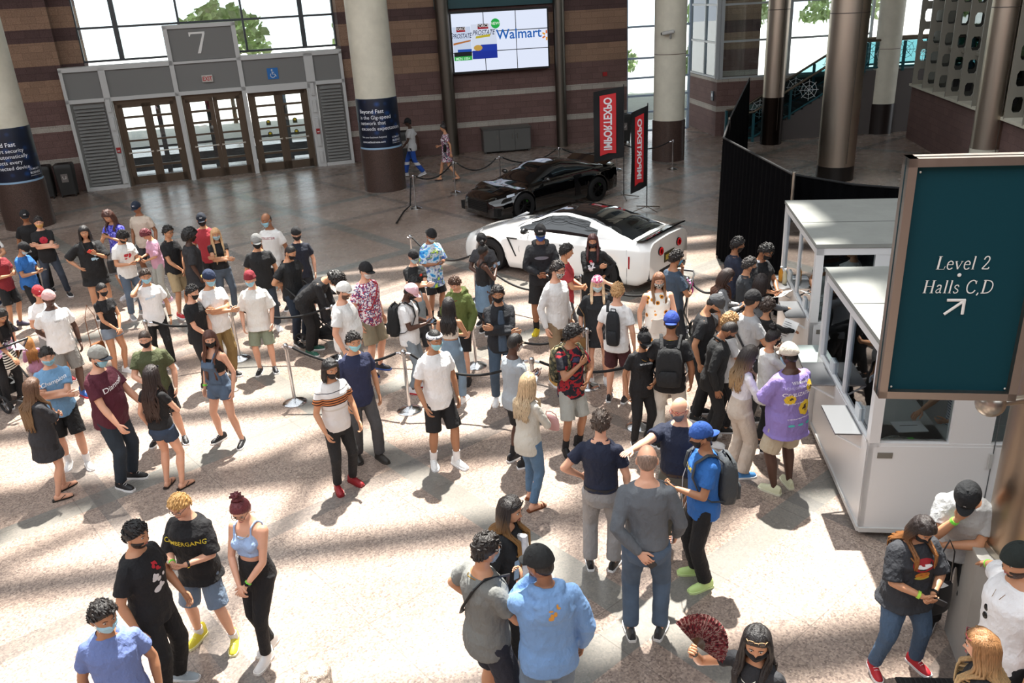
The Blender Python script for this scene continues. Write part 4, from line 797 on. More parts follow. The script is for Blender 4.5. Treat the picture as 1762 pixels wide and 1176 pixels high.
# stair with teal balustrade
TEAL=M('#1f5058',.45); 
sr=tag(empty('staircase',(9.0,30.2,0),R(4)),'teal and glass staircase rising behind the steel columns','stairs')
q=MB(); n=13
for k in range(n): q.box((.15+k*.30,.5,.085+.17*k/1.),(.30,1.1,.17+.0)); q.box((.15+k*.30,.5,(.17*k)/2),(.30,1.1,.17*k+.01))
q.box((5.4,.5,1.1),(3.0,1.1,2.2)); q.build('flight',M('#5c5654',.8),sr,smooth=False)
for yy in (-.08,1.08):
    q=MB(); pts=[(-.6,yy,1.0),(0,yy,1.05),(3.9,yy,3.2),(6.8,yy,3.2)]; q.tube(pts,.045,8); q.build('handrail',M('#7e7264',.35,kind='metal'),sr)
    q=MB(); 
    for x,z in ((-.6,0),(0,0),(1.3,.72),(2.6,1.44),(3.9,2.15),(5.3,2.15),(6.8,2.15)): q.box((x,yy,z+.5),(.08,.08,1.0))
    q.tube([(-.6,yy,.12),(0,yy,.15),(3.9,yy,2.3),(6.8,yy,2.3)],.035,6); q.build('balustrade_post',TEAL,sr)
    q=MB(); q.add([(-.6,yy,.15),(0,yy,.18),(0,yy,1.0),(-.6,yy,.95),(3.9,yy,2.32),(3.9,yy,3.15),(6.8,yy,2.32),(6.8,yy,3.15)],[(0,1,2,3),(1,4,5,2),(4,6,7,5)]); q.build('glass_panel',M('#8fb6bc',kind='glass'),sr,smooth=False)
    for cx_,cz_ in ((.65,.98),(1.95,1.68),(3.25,2.4),(4.6,2.75),(6.0,2.75)):
        q=MB()
        for k in range(4): a=PI/4*k; q.tube([(cx_-.36*math.cos(a),yy,cz_-.36*math.sin(a)),(cx_+.36*math.cos(a),yy,cz_+.36*math.sin(a))],.009,4)
        for r_ in (.16,.3): q.tube([(cx_+r_*math.cos(PI/4*k),yy,cz_+r_*math.sin(PI/4*k)) for k in range(9)],.008,4)
        q.build('etched_star',M('#cfd8da',.5),sr)
# right wall with perforated fins
WA=(14.15,29.3); WB=(12.55,20.3); wan=math.atan2(WB[1]-WA[1],WB[0]-WA[0]); WL=math.hypot(WB[0]-WA[0],WB[1]-WA[1])+7
wallobj('wall_right',WA,wan,[(0,WL,.0,.5,0,1.75)],BP); q=MB(); q.box((WL/2,.2,1.79),(WL,.62,.08)); tag(q.build('trim_1',CRM,None,(WA[0],WA[1],0),wan,smooth=False),kind='structure')
w5=tag(empty('window_5',(WA[0],WA[1],0),wan),kind='structure')
def fin(x,par):
    q=MB(); w_=.52; hh=.62
    for f in range(2):
        pass
    for k in range(12):
        z0=1.83+k*hh; cx,cz=0,z0+hh/2; oc=[(w_*.24*sx_,hh*.30*sz_) for sx_,sz_ in ((1,.6),(.65,1),(-.65,1),(-1,.6),(-1,-.6),(-.65,-1),(.65,-1),(1,-.6))]; ou=[(w_/2*sx_,hh/2*sz_) for sx_,sz_ in ((1,.6),(.65,1),(-.65,1),(-1,.6),(-1,-.6),(-.65,-1),(.65,-1),(1,-.6))]; co=[(w_/2,hh/2),(-w_/2,hh/2),(-w_/2,-hh/2),(w_/2,-hh/2)]
        for d in (-.03,.03):
            v=[(x+d,.15+a,cz+b) for a,b in oc]+[(x+d,.15+a,cz+b) for a,b in ou]+[(x+d,.15+a,cz+b) for a,b in co]
            q.add(v,[(i,(i+1)%8,8+(i+1)%8,8+i) for i in range(8)]+[(8,9,16),(10,11,17),(12,13,18),(14,15,19)])
        q.rings([[(x+d,.15+a,cz+b) for a,b in oc] for d in (-.03,.03)],cap=False)
    for e in (-w_/2,w_/2): q.box((x,.15+e,5.5),(.06,.004,7.4))
    q.build('perforated_fin',M('#8f8a7e',.5),par,smooth=False)
for k in range(14): fin(.35+k*1.15,w5)
q=MB(); 
for z in (3.1,4.6,6.1,7.6): q.box((WL/2,.2,z),(WL,.08,.07))
q.build('transom',M('#8f8a7e',.5),w5,smooth=False); q=MB(); q.box((WL/2,.32,5.5),(WL,.012,7.4)); q.build('window_pane',M('#9fb0b4',kind='glass'),w5,smooth=False)
q=MB(); q.box((WL/2,4.2,4),(WL,.3,8)); tag(q.build('wall_beyond_right',M('#4a4238',.8),None,(WA[0],WA[1],0),wan,smooth=False),kind='structure')
# ------------------------------------------------------------ outside greenery
LEAF=NT('foliage'); LEAF.l(LEAF.ramp(LEAF.noise(LEAF.obj(),3,4),[(.3,'#9fb67c'),(.7,'#dbe8bc')]),LEAF.b.inputs['Base Color']); LEAF.b.inputs['Roughness'].default_value=.8
def bush(p,r,lb,name='bush',h=None,trunk=False):
    rr=random.Random(int(p[0]*31+p[1])); o=tag(empty(name,p),lb,name.split('_')[-1],'greenery outside the windows'); q=MB(); n=520
    for k in range(n):
        a,b_=rr.uniform(0,2*PI),rr.uniform(-.25,1); rad=r*rr.uniform(.55,1.); c=Vector((rad*math.cos(a)*math.sqrt(max(0,1-b_*b_)),rad*math.sin(a)*math.sqrt(max(0,1-b_*b_)),(h or r)*.9+(h or r)*.85*b_*rr.uniform(.7,1)+(1.6 if trunk else 0))); s_=r*.10*rr.uniform(.7,1.4); x=Vector((rr.uniform(-1,1),rr.uniform(-1,1),rr.uniform(-1,1))).normalized()*s_; y=x.orthogonal().normalized()*s_*.7
        q.add([c-x,c-y,c+x,c+y],[(0,1,2,3)])
    q.build('foliage',LEAF.m,o,smooth=False); q=MB(); q.tube([(0,0,0),(.05,0,(h or r)+(1.6 if trunk else 0))],[.12,.05],7); q.build('stem',M('#6b5a48',.9),o)
for p,r,lb,t_ in (((10.7,42.3,0),1.8,'green bush outside, low behind the corner window',0),((12.6,47.5,0),2.3,'tall green tree outside the corner window',1),((9.9,39.0,0),1.0,'small rounded shrub nearest the corner window outside',0),((6.2,48,0),1.6,'green shrub beyond the tall glazing',0),((-13.5,44,0),2.4,'pale green tree outside the window left of numeral seven',1),((-6.5,47,0),2.2,'tree outside the window right of numeral seven',1),((18.5,47,0),2.2,'tree outside behind the staircase windows',1)): bush(p,r,lb,'tree' if t_ else 'bush',trunk=t_)
# ------------------------------------------------------------ unseen roof and walls, shaped to block and stripe the light
q=MB(); q.box((2,22.7+14,11.1),(70,28,.3),rz=R(9)); tag(q.build('shade_ceiling',M('#8a8580',.9),smooth=False),kind='structure')  # unseen slab, its edge placed to keep sun off the far hall
q=MB(); q.box((26,16,24.9),(40.6,50,.3),rz=R(-3)); tag(q.build('shade_ceiling',M('#8a8580',.9),smooth=False),kind='structure')  # unseen high slab added to shade the booth side
q=MB(); q.box((0,-10,5),(60,.4,14)); tag(q.build('unseen_wall_front',BP,smooth=False),kind='structure')  # behind the camera, added to limit ambient sky light
q=MB(); q.box((24,0,5),(.4,44,14)); tag(q.build('wall_side',BP,smooth=False),kind='structure')  # off-screen on the right, added to limit ambient sky light
q=MB(); y=0.; k=0  # unseen skylight bars, laid out to cast soft shadow bands on the floor
while y<36:
    wd=(.50,.32,.62,.36)[k%4]; q.box((0,y,24),(90,wd,.4),rz=R(7)); y+=wd+(1.25,1.7,1.1,1.9,1.4)[k%5]; k+=1
x=-34
while x<34: q.box((x,18,24.4),(.26,60,.4),rz=R(-9)); x+=3.3
for k in range(8): q.box((-26+k*7.5,18,24.8),(.18,90,.4),rz=R(-50))
tag(q.build('roof_shade_bars',M('#8a8a88',.7),smooth=False),kind='structure')
# ------------------------------------------------------------ cars
def lerpk(x,ks):
    if x<=ks[0][0]: return ks[0][1]
    for (a,b),(c,d) in zip(ks,ks[1:]):
        if x<=c: t=(x-a)/(c-a); t=t*t*(3-2*t)*.5+t*.5; return b+(d-b)*t
    return ks[-1][1]
def car(p,rz,lb,P,name='sports_car'):
    o=tag(empty(name,p,rz),lb,'car'); L=P['L']; xw=P['xw']; Ra=P['Ra']; zc=P['zc']; xs=sorted(set([round(-L/2+L*i/64,3) for i in range(65)]+[round(c+s*Ra*math.cos(a*PI/14),3) for c in xw for s in (1,) for a in range(15)]))
    def W(x): return lerpk(x,P['w'])+P.get('fl',.03)*sum(math.exp(-((x-c)/.42)**2) for c in xw)
    D=lambda x:lerpk(x,P['deck']); B=lambda x:lerpk(x,P['belt']); Z=lambda x:lerpk(x,P['bot'])
    rs=[]
    for x in xs:
        w_=W(x); zb=Z(x); az=0
        for c in xw:
            if abs(x-c)<Ra: az=max(az,zc+math.sqrt(max(0,Ra*Ra-(x-c)**2)))
        be,de=B(x),D(x); z1=max(zb,az); z2=max(zb+.05,az+.005); z3=max(zb+.14,az+.02); z4=max((zb+be)/2,az+.035); z5=max(be-.09,az+.05); be2=max(be,z5+.02)
        half=[(0,zb),(w_*.55,zb),(w_*.56,z1),(w_*.93,z1),(w_*.975,z2),(w_*.99,z3),(w_,z4),(w_*.975,z5),(w_*.92,be2),(w_*.80,max(de,be2-.02)+.01),(w_*.5,de+.035),(0,de+.05)]
        rs.append([(x,-y,z) for y,z in half]+[(x,y,z) for y,z in half[-2:0:-1]])
    q=MB(); q.rings(rs); pm=P['paint']; body=q.build('car_body',[pm],o,ang=50)
    # greenhouse
    gx0,gx1=P['gh']; n=56; R_=lambda x:lerpk(x,P['roof']); gw=P['gw']; rs=[]; N=7
    for i in range(n+1):
        x=gx0+(gx1-gx0)*i/n; wb=W(x)*gw; zb=D(x)-.02; zr=max(R_(x),zb+.02); wr_=wb-(zr-zb)*P['tum']; row=[(wb,zb),(wb-(wb-wr_)*.12,zb+(zr-zb)*.16),(wb-(wb-wr_)*.6,zb+(zr-zb)*.66),(wr_,zr-.05*min(1,(zr-zb)/.2)),(wr_*.90,zr-.008),(wr_*.5,zr+.018),(0,zr+.026)]
        rs.append([(x,-a,b) for a,b in row]+[(x,a,b) for a,b in row[-2::-1]])
    q=MB(); m=len(rs[0]); v=[pt for r in rs for pt in r]; F=[];I=[]; x_ws,x_rw,xa,xc=P['cuts']; bp=P.get('bp',[])
    for i in range(n):
        x=gx0+(gx1-gx0)*(i+.5)/n
        for j in range(m-1):
            jj=j if j<m//2 else m-2-j; F.append((i*m+j,i*m+j+1,(i+1)*m+j+1,(i+1)*m+j))
            if jj<=1: mi=1 if xa<x<xc and not any(a<x<b for a,b in bp) else 0
            elif jj==2: mi=1 if (xa+P['sl']*.6<x<xc-P['sl']*.5) and not any(a<x<b for a,b in bp) else 0
            elif jj==3: mi=0
            else: mi=1 if (x<x_ws or x>x_rw) else 2
            I.append(mi)
    q.V=v;q.F=F;q.I=I; gl=M('#0c0f12',.04,kind='paint'); q.build('cabin',[pm,gl,P['roofm']],body,ang=50)
    # wheels
    for c in xw:
        for s in (-1,1):
            yw=(W(c)-.135)*s; q=MB(); q.V=[]; prof=[(-.125,.20),(-.13,.30),(-.11,zc-.005),(.0,zc),(.11,zc-.005),(.13,.30),(.125,.20)]
            q.rings([[(c+r*math.cos(2*PI*k/36),yw+y_,zc+r*math.sin(2*PI*k/36)) for k in range(36)] for y_,r in prof],cap=False); t_=q.build('wheel',M('#111112',.8),o)
            q=MB(); rim=M(P.get('rim','#1c1c1e'),.3,.8); q.rings([[(c+r*math.cos(2*PI*k/36),yw+s*y_,zc+r*math.sin(2*PI*k/36)) for k in range(36)] for y_,r in ((.125,.245),(.13,.232),(.05,.225),(.03,.06),(.03,.02))],cap=False)
            for k in range(10):
                a=2*PI*k/10; 
                for da in (-.07,.07): q.tube([(c+.04*math.cos(a),yw+s*.085,zc+.04*math.sin(a)),(c+.235*math.cos(a+da),yw+s*.115,zc+.235*math.sin(a+da))],[.016,.010],5)
            q.ell((c,yw+s*.09,zc),(.05,.02,.05),12,6); q.build('rim',rim,t_)
            q=MB(); q.tube([(c+.17*math.cos(a),yw+s*.055,zc+.17*math.sin(a)) for a in [R(20+10*k) for k in range(6)]],.022,6); q.build('brake_caliper',M(P.get('cal','#333333'),.4),t_)
    S=lambda x,zf,k=1.004:(x,W(x)*k,zf)
    for s in (-1,1):
        q=MB()
        for ln in P['seams']: q.tube([(x,s*(W(x)*lerpk(z,[(.2,.975),(.35,.992),(.55,1.0),(B(x)-.08,.975),(B(x),.925)])+.001*s*s),z) for x,z in ln],.004,4)
        q.build('door_seam',M('#0a0a0b',.6),body)
        q=MB(); xm,zm=P['mir']; q.tube([(xm,s*W(xm)*.86,zm-.05),(xm,s*(W(xm)*.86+.10),zm)],.02,6); q.ell((xm+.02,s*(W(xm)*.86+.17),zm+.02),(.07,.11,.065)); q.build('door_mirror',P.get('mirm',pm),o)
    return o,body,W,B,D
def car_quad(nm,o,pts,mt,th=.0): q=MB(); q.add(pts,[tuple(range(len(pts)))]); return q.build(nm,mt,o,smooth=False)
WP=M('#f2f1ee',.18,kind='paint'); BPT=M('#050506',.10,kind='paint')
fw,rw_=G(845,463),G(1052,500)
hd=Vector((fw.x-rw_.x,fw.y-rw_.y)); hang=math.atan2(-hd.y,-hd.x)
mid=(fw+rw_)/2; nrm=Vector((-math.sin(hang),math.cos(hang),0)); mid+=nrm*.78; mid.z=0
gt=dict(L=4.67,xw=(-1.42,1.36),Ra=.40,zc=.355,w=[(-2.335,.62),(-2.2,.80),(-1.9,.90),(-1.0,.905),(0,.90),(1.0,.93),(1.9,.93),(2.2,.90),(2.335,.80)],
 deck=[(-2.335,.60),(-2.1,.70),(-1.5,.83),(-.85,.94),(0,.96),(1.2,.98),(1.7,1.0),(2.2,1.02),(2.335,1.0)],belt=[(-2.335,.50),(-2.1,.62),(-1.5,.78),(-.8,.84),(.5,.90),(1.3,.95),(2.0,.97),(2.335,.95)],
 bot=[(-2.335,.18),(-2.2,.13),(0,.15),(2.1,.2),(2.335,.32)],paint=WP,gh=(-.95,1.98),roof=[(-.95,.95),(-.45,1.18),(.0,1.34),(.35,1.375),(.8,1.34),(1.3,1.22),(1.7,1.09),(1.98,1.01)],gw=.80,tum=.42,cuts=(-.05,.75,-.75,1.15),sl=.45,roofm=M('#0b0b0d',.06,kind='paint'),
 seams=[[(-.62,.86),(-.66,.6),(-.62,.3)],[(.55,.9),(.62,.6),(.50,.3)],[(-.62,.28),(0,.26),(.50,.28)],[(1.9,.2),(1.92,.5),(1.9,.9)]],mir=(-.48,.98),mirm=M('#101012',.3),rim='#18181a',cal='#1a1a1a')
o,bd,W,B,D=car(mid,hang,'white sports coupe with black roof and quad round tail lamps, rear toward the crowd',gt,'sports_car')
o.scale=(.965,.965,.965)
for s in (-1,1):
    q=MB(); 
    for ln in ([(-.95,.80),(-.70,.80)],[(-.93,.79),(-.74,.42)]): q.tube([(x,s*(W(x)*.998),z) for x,z in ln],.017,6)
    q.build('fender_vent',M('#0c0c0e',.5),bd); q=MB(); q.tube([(.36,s*W(.36)*.985,.80),(.56,s*W(.56)*.985,.80)],.012,6); q.build('door_handle',M('#1a1a1c',.4),bd)
    q=MB(); q.rings([[(-2.02+.26*a,s*(.66+.14*a-.05*b),.66+.13*a+.03*b+.02) for b in (-1,1)]+[(-2.02+.26*a,s*(.66+.14*a+.05*b),.655+.13*a+.02) for b in (1,)] for a in (0,.5,1,1.4)]); q.build('headlight',M('#c8ccd2',.1),o)
    for yy,r in ((.66,.105),(.38,.085)):
        X=2.335-.012*0-(.06 if yy>.5 else .0); q=MB(); q.rings([[(X+dx,s*yy+r*k*math.cos(a),.80+r*k*math.sin(a)) for a in [2*PI*i/24 for i in range(24)]] for dx,k in ((-.05,1.),(.02,1.),(.03,.86),(.012,.8))],cap=True); tl=q.build('tail_lamp',M('#1c0508',.2),o)
        q=MB(); q.tube([(X+.028,s*yy+r*.72*math.cos(a),.80+r*.72*math.sin(a)) for a in [2*PI*i/24 for i in range(25)]],.020,6,cap=False); q.build('lamp_ring',M('#b81218',.25),tl)
    q=MB(); q.box((1.96,s*(W(1.96)*.995),.66),(.03,.012,.24)); q.build('side_marker',M('#a01820',.4),o,smooth=False)
    q=MB(); q.tube([(2.28,s*.62,.30),(2.37,s*.62,.30)],.06,14); q.tube([(2.28,s*.47,.30),(2.37,s*.47,.30)],.06,14); q.build('exhaust_pipe',M('#55565a',.2,kind='metal'),o)
q=MB(); q.rings([[(2.02+.26*t,y,1.055+.085*t-abs(y)**2*.02+zz) for t in (0,.35,.7,1)]+[(2.02+.26*t,y,1.03+.085*t-abs(y)**2*.02) for t in (1,.5)] for y,zz in ((-.80,0),(-.5,.004),(0,.006),(.5,.004),(.80,0))]); q.build('rear_spoiler',M('#0c0d10',.12,kind='paint'),o)
q=MB(); q.box((2.335,0,.62),(.03,.42,.19)); pl=q.build('license_plate',M('#3a3416',.5),o,smooth=False); q=MB(); q.box((2.352,0,.62),(.006,.34,.10)); q.build('plate_marking',M('#b09a3a',.5),pl,smooth=False)
q=MB(); q.box((2.315,0,.32),(.06,.80,.20)); q.box((2.28,-.62,.42),(.10,.36,.22)); q.box((2.28,.62,.42),(.10,.36,.22)); q.build('diffuser',M('#101012',.6),o,smooth=False)
q=MB(); q.tube([(-.86,-.60,.97),(-.60,-.05,1.02)],.01,5); q.tube([(-.86,.10,.99),(-.62,.62,1.00)],.01,5); q.build('wiper',M('#101010',.6),o)
q=MB(); q.tube([(1.02,-.5,1.34),(1.5,.3,1.19)],.006,4); q.build('rear_wiper_line',M('#101010',.6),o)
# black mid-engined coupe
f2,r2=G(908,364),G(1036,343); mid=Vector((0.42,20.8,0)); ang2=R(37)
c2=mid+Vector((math.cos(ang2),math.sin(ang2),0))*1.33+Vector((-math.sin(ang2),math.cos(ang2),0))*.80
r8=dict(L=4.43,xw=(-1.33,1.32),Ra=.39,zc=.35,w=[(-2.215,.62),(-2.05,.84),(-1.6,.92),(-.6,.90),(.4,.91),(1.3,.95),(1.9,.94),(2.215,.82)],
 deck=[(-2.215,.55),(-1.9,.66),(-1.4,.76),(-.9,.84),(0,.90),(1.2,.94),(1.9,.95),(2.215,.92)],belt=[(-2.215,.48),(-1.9,.60),(-1.3,.74),(-.5,.80),(.6,.86),(1.4,.90),(2.215,.86)],
 bot=[(-2.215,.14),(-2.0,.12),(0,.14),(2.215,.24)],paint=BPT,gh=(-1.05,1.85),roof=[(-1.05,.84),(-.5,1.08),(-.1,1.22),(.3,1.25),(.8,1.18),(1.3,1.06),(1.85,.95)],gw=.80,tum=.42,cuts=(-.15,.85,-.75,1.0),sl=.45,bp=[(.42,.72)],roofm=M('#0a0a0b',.10,kind='paint'),
 seams=[[(-.72,.78),(-.76,.5),(-.7,.3)],[(.42,.86),(.50,.6),(.38,.3)],[(-.7,.27),(0,.25),(.38,.27)],[(.80,.84),(.88,.6),(.74,.3)]],mir=(-.55,.92),rim='#1c1c1e',cal='#3f9a2a')
o,bd,W,B,D=car(c2,ang2,'glossy black mid-engined sports coupe parked behind the white one',r8,'sports_car'); o.scale=(.95,.95,.95)
for s in (-1,1):
    q=MB(); q.rings([[(-2.05+.48*t,s*(.60+.22*t),.60+.10*t+dz) for dz in (-.035-.01*t,.03)]+[(-2.09+.46*t,s*(.64+.24*t),.575+.10*t)] for t in (0,.3,.7,1)]); q.build('headlight',M('#a9b0ba',.08),o)
    q=MB(); q.rings([[(.50+.28*t,s*(W(.6)*k+.004),z) for t in (0,1)]+[(.64,s*(W(.6)*k-.02),z)] for z,k in ((.3,.995),(.55,1.0),(.8,.965),(.88,.93))]); q.build('side_blade',M('#0e0e10',.3),o)
    q=MB(); q.box((-2.12,s*.62,.30),(.12,.42,.22)); q.build('bumper_intake',M('#050505',.7),o,smooth=False)
    q=MB(); q.tube([(.25,s*W(.25)*.985,.76),(.42,s*W(.42)*.985,.76)],.012,6); q.build('door_handle',BPT,bd)
q=MB(); q.box((-2.19,0,.40),(.08,.86,.26)); 
q.build('grille',M('#070707',.5),o,smooth=False); q=MB()
for k in range(5): q.tube([(-2.235,-.42,.30+.05*k),(-2.235,.42,.30+.05*k)],.006,4)
q.build('grille_bar',M('#1b1b1c',.3),o)
q=MB(); q.rings([[(1.72+.30*t,y,.99+.13*t-abs(y)**2*.02+.0) for t in (0,.5,1)]+[(1.72+.30*t,y,.965+.13*t-abs(y)**2*.02) for t in (1,.5)] for y in (-.82,-.4,0,.4,.82)]); q.build('rear_spoiler',BPT,o)
q=MB(); 
for y in (-.22,.0,.22)[:2]: q.rings([[(-1.85+.55*t,y_+ (.10*t if y_>0 else -.10*t)*0,D(-1.85+.55*t)+.056) for t in (0,1)] for y_ in (y+.02,y+.05)],closed=False,cap=False)
q.build('hood_crease',M('#101012',.2),bd,smooth=False)
# ------------------------------------------------------------ stanchions
CH=M('#c9cacc',.08,kind='metal')
def stanchion(p,lb):
    o=tag(empty('stanchion',(p[0],p[1],0)),lb,'stanchion','chrome rope stanchions'); q=MB(); q.lathe([(.175,0),(.175,.012),(.165,.022),(.11,.045),(.06,.062),(.035,.075)],n=32); q.build('base',CH,o)
    q=MB(); q.lathe([(.025,.06),(.025,.86)],n=18); q.build('pole',CH,o); q=MB(); q.lathe([(.036,.84),(.036,.90),(.03,.915),(.012,.93)],n=18)
    for a in (0,PI/2,PI,1.5*PI): q.tube([(.035*math.cos(a),.035*math.sin(a),.87),(.055*math.cos(a),.055*math.sin(a),.875),(.058*math.cos(a),.058*math.sin(a),.855)],.006,6)
    q.build('top_cap',CH,o); return Vector((p[0],p[1],.87))
def rope(a,b,sag,lb,r=.019):
    o=tag(empty('rope',((a+b)/2).to_2d().to_3d()),lb,'rope','black ropes of the queue barriers'); m_=o.location; d=(b-a); d.z=0; L=d.length; u=d.normalized(); q=MB(); a2,b2=a+u*.10,b-u*.10; n=18
    q.tube([a2.lerp(b2,i/n)-Vector((0,0,sag*(1-(2*i/n-1)**2)))-m_ for i in range(n+1)],r,8); q.build('rope_body',M('#0d0d0f',.8),o)
    for e,s in ((a,1),(b,-1)): q=MB(); q.tube([e+u*.045*s-m_,e+u*.105*s-Vector((0,0,.012))-m_],.021,8); q.build('rope_end',CH,o)
sp={}
for k,(px,py,lb) in enumerate([(716,359,'stanchion at the near left end of the line by the black car'),(784,332,'stanchion behind the walking woman, left of the black car'),(862,322,'stanchion just behind the black car windshield'),(963,305,'stanchion in front of the grey cabinet, behind the black car roof'),(1061,293,'stanchion seen just under the taller banner flag'),(1157,292,'stanchion in front of the cream camera column')]):
    sp['F%d'%k]=stanchion(G(px,py),lb)
for k,(x,y,lb) in {'S7':(413,618,'stanchion just left of the red beanie man'),'S8':(508,693,'stanchion standing alone between red beanie and striped polo men'),'S9':(705,707,'stanchion left of the headband man')}.items(): sp[k]=stanchion(G(x,y),lb)
for k,(x,y,lb) in {'H0':(250,556,'stanchion hidden behind the man on the phone'),'H1':(572,530,'stanchion behind the black stroller'),'H2':(812,540,'stanchion behind the woman in the white strappy top'),'H3':(915,622,'stanchion behind the grey long-sleeve man'),'H4':(1100,630,'stanchion beside the black cap staff woman'),'H5':(706,409,'stanchion behind the black cap teenager, left of the tie-dye shirt'),'H6':(815,442,'stanchion at the white car front wheel'),'H7':(1000,478,'stanchion by the rear wheel of the white car'),'H8':(1183,482,'stanchion behind the navy tee man holding his chin'),'H9':(1010,570,'stanchion behind the white sweater man')}.items(): sp[k]=stanchion(G(x,y,.87),lb)
for a,b,s,lb in [('F0','F1',.22,'rope between the two left stanchions beside the black car'),('F1','F2',.28,'rope running behind the walking woman'),('F2','F3',.26,'rope in front of the grey cabinet'),('F3','F4',.26,'rope behind the black car rear deck'),('F4','F5',.22,'rope between the flags and the cream camera column'),
    ('H0','S7',.16,'rope passing the man in ripped jeans'),('S7','H1',.16,'rope passing behind the red beanie man'),('H1','H2',.26,'rope passing the floral shirt man'),('H2','H9',.34,'rope passing the navy jacket man'),('S8','S9',.20,'rope passing behind the striped polo and navy tee men'),('S9','H3',.26,'rope passing behind the headband man'),('H3','H4',.12,'rope passing the camo backpack man'),('H5','H6',.24,'rope low in front of the white car nose'),('H6','H7',.42,'rope hanging beside the white car door'),('H8','H7',.3,'rope behind the sunflower dress woman')]: rope(sp[a],sp[b],s,lb)
e=G(682,386); a=sp['F0']; o=tag(empty('rope',(e.x,e.y,0)),'loose rope dangling from the left stanchion to the floor','rope','black ropes of the queue barriers'); q=MB(); q.tube([Vector((a.x-.06,a.y,.86))-o.location,Vector((a.x-.1,a.y-.05,.5))-o.location,Vector((a.x-.14,a.y-.12,.12))-o.location,Vector((a.x-.3,a.y-.4,.03))-o.location,Vector((0,0,.03))],.019,8); q.build('rope_body',M('#0d0d0f',.8),o)
for x,y,lb in ((1235,506,'rope end stanchion beside the ticket queue'),): sp['Q']=stanchion(G(x,y,.87),lb); rope(sp['H8'],sp['Q'],.08,'short rope behind the brown-haired woman in the ticket queue')
# ------------------------------------------------------------ flags
def flag(p,dirx,w_,z0,z1,lb,slant=0.):
    o=tag(empty('banner_flag',p,dirx),lb,'flag'); q=MB(); q.tube([(0,0,.05),(0,0,z1+.05)],.014,8); q.build('pole',M('#222224',.4),o); q=MB()
    for a in (0,PI): q.tube([(0,0,.09),(.42*math.cos(a),.42*math.sin(a),.02)],.012,6)
    for a in (PI/2,3*PI/2): q.tube([(0,0,.09),(.42*math.cos(a),.42*math.sin(a),.02)],.012,6)
    q.build('cross_foot',STL,o); n=24; q=MB()
    def wv(u,z): return .018*math.sin(z*4+u*5)
    for s in (0,.004): q.rings([[(-w_*u,wv(u,z0+(z1-z0)*v_)+s,z0+(z1-z0)*v_-(slant*u if v_>.5 else slant*u*1.0)) for u in [i/8 for i in range(9)]] for v_ in [j/n for j in range(n+1)]],closed=False,cap=False)
    f=q.build('flag_cloth',M('#0d0e11',.75),o); H=z1-z0; q=MB(); xa,xb=-.26*w_,-.80*w_
    q.rings([[(xa+(xb-xa)*t,-.022,z0+H*(.08 if (v_==0 and t!=.5) else .10 if v_==0 else .93)-slant*(-(xa+(xb-xa)*t)/w_)) for t in (0,.5,1)] for v_ in (0,1)],closed=False,cap=False); q.build('red_panel',M('#cc2a30',.6),f,smooth=False)
    # lettering runs upward and is seen mirrored from this side
    q=MB(); v,ff=text_raw('IMPORTEXPO',1.,.03); ys=[b for a,b,_ in v]; xs_=[a for a,b,_ in v]; Lx=max(xs_)-min(xs_); hh=max(ys); q.add([((xa+xb)/2+ (b/hh-.5)*(xa-xb)*.50*1 ,-.034,z0+H*.515+a/Lx*H*.74-slant*.5) for a,b,_ in v],ff); q.build('lettering',M('#e8e6ea',.6),f,smooth=False)
flag((3.28,22.5,0),R(2),.80,1.12,2.95,'taller black banner flag with red panel, behind and left of the other',.10)
flag((3.66,21.05,0),R(28),.50,.62,2.62,'narrower black banner flag with red panel, nearest the white car',.14)
# ------------------------------------------------------------ pipe and drape
DRP=NT('black_drape'); DRP.b.inputs['Base Color'].default_value=lin('#08080a'); DRP.b.inputs['Roughness'].default_value=1; DRP.b.inputs['Specular IOR Level'].default_value=.05
def drape(pts,h0,h1,lb):
    o=tag(empty('curtain',(pts[0][0],pts[0][1],0)),lb,'curtain','black pipe and drape'); q=MB(); P_=[Vector((a,b,0)) for a,b in pts]; rows=[[],[],[]]; tot=sum((P_[i+1]-P_[i]).length for i in range(len(P_)-1)); acc=0; up=[]
    top=[];bot=[];mid=[]
    for i in range(len(P_)-1):
        a,b=P_[i],P_[i+1]; L=(b-a).length; n=int(L/.045); u=(b-a)/L; nn=Vector((-u.y,u.x,0))
        for k in range(n+(i==len(P_)-2)):
            t=k/n; s=acc+L*t; h=h0+(h1-h0)*s/tot; amp=.045*math.sin(s*2*PI/.21+1.3*math.sin(s*1.7)); c=a.lerp(b,t)-P_[0]
            top.append(c+nn*amp*.35+Vector((0,0,h))); mid.append(c+nn*amp+Vector((0,0,h*.5))); bot.append(c+nn*amp*1.35+Vector((0,0,.02)))
        acc+=L
    q.rings([bot,mid,top],closed=False,cap=False); q.build('drape',DRP.m,o,ang=None); q=MB(); q.tube([P_[i]-P_[0]+Vector((0,0,(h0+(h1-h0)*i/(len(P_)-1))+.01)) for i in range(len(P_))],.02,8)
    q.build('top_rail',M('#101012',.8),o)
    for i in (0,len(P_)-1): q=MB(); q.tube([P_[i]-P_[0]+Vector((0,0,.0)),P_[i]-P_[0]+Vector((0,0,(h0 if i==0 else h1)+.05))],.022,8); q.build('upright',STL,o)
T2=lambda x,y,z:tuple(G(x,y,z))[:2]
drape([T2(1290,135,2.45),T2(1255,206,2.45)],2.45,2.45,'black curtain, farthest section by the staircase')
drape([T2(1255,208,2.45),T2(1245,238,2.45),T2(1290,262,2.45),T2(1366,302,2.45)],2.45,2.45,'black curtain, tall near section in front of the steel columns')
drape([T2(1367,302,2.3),T2(1470,318,2.2),T2(1575,327,2.08)],2.3,2.08,'black curtain, low section behind the far ticket booth')
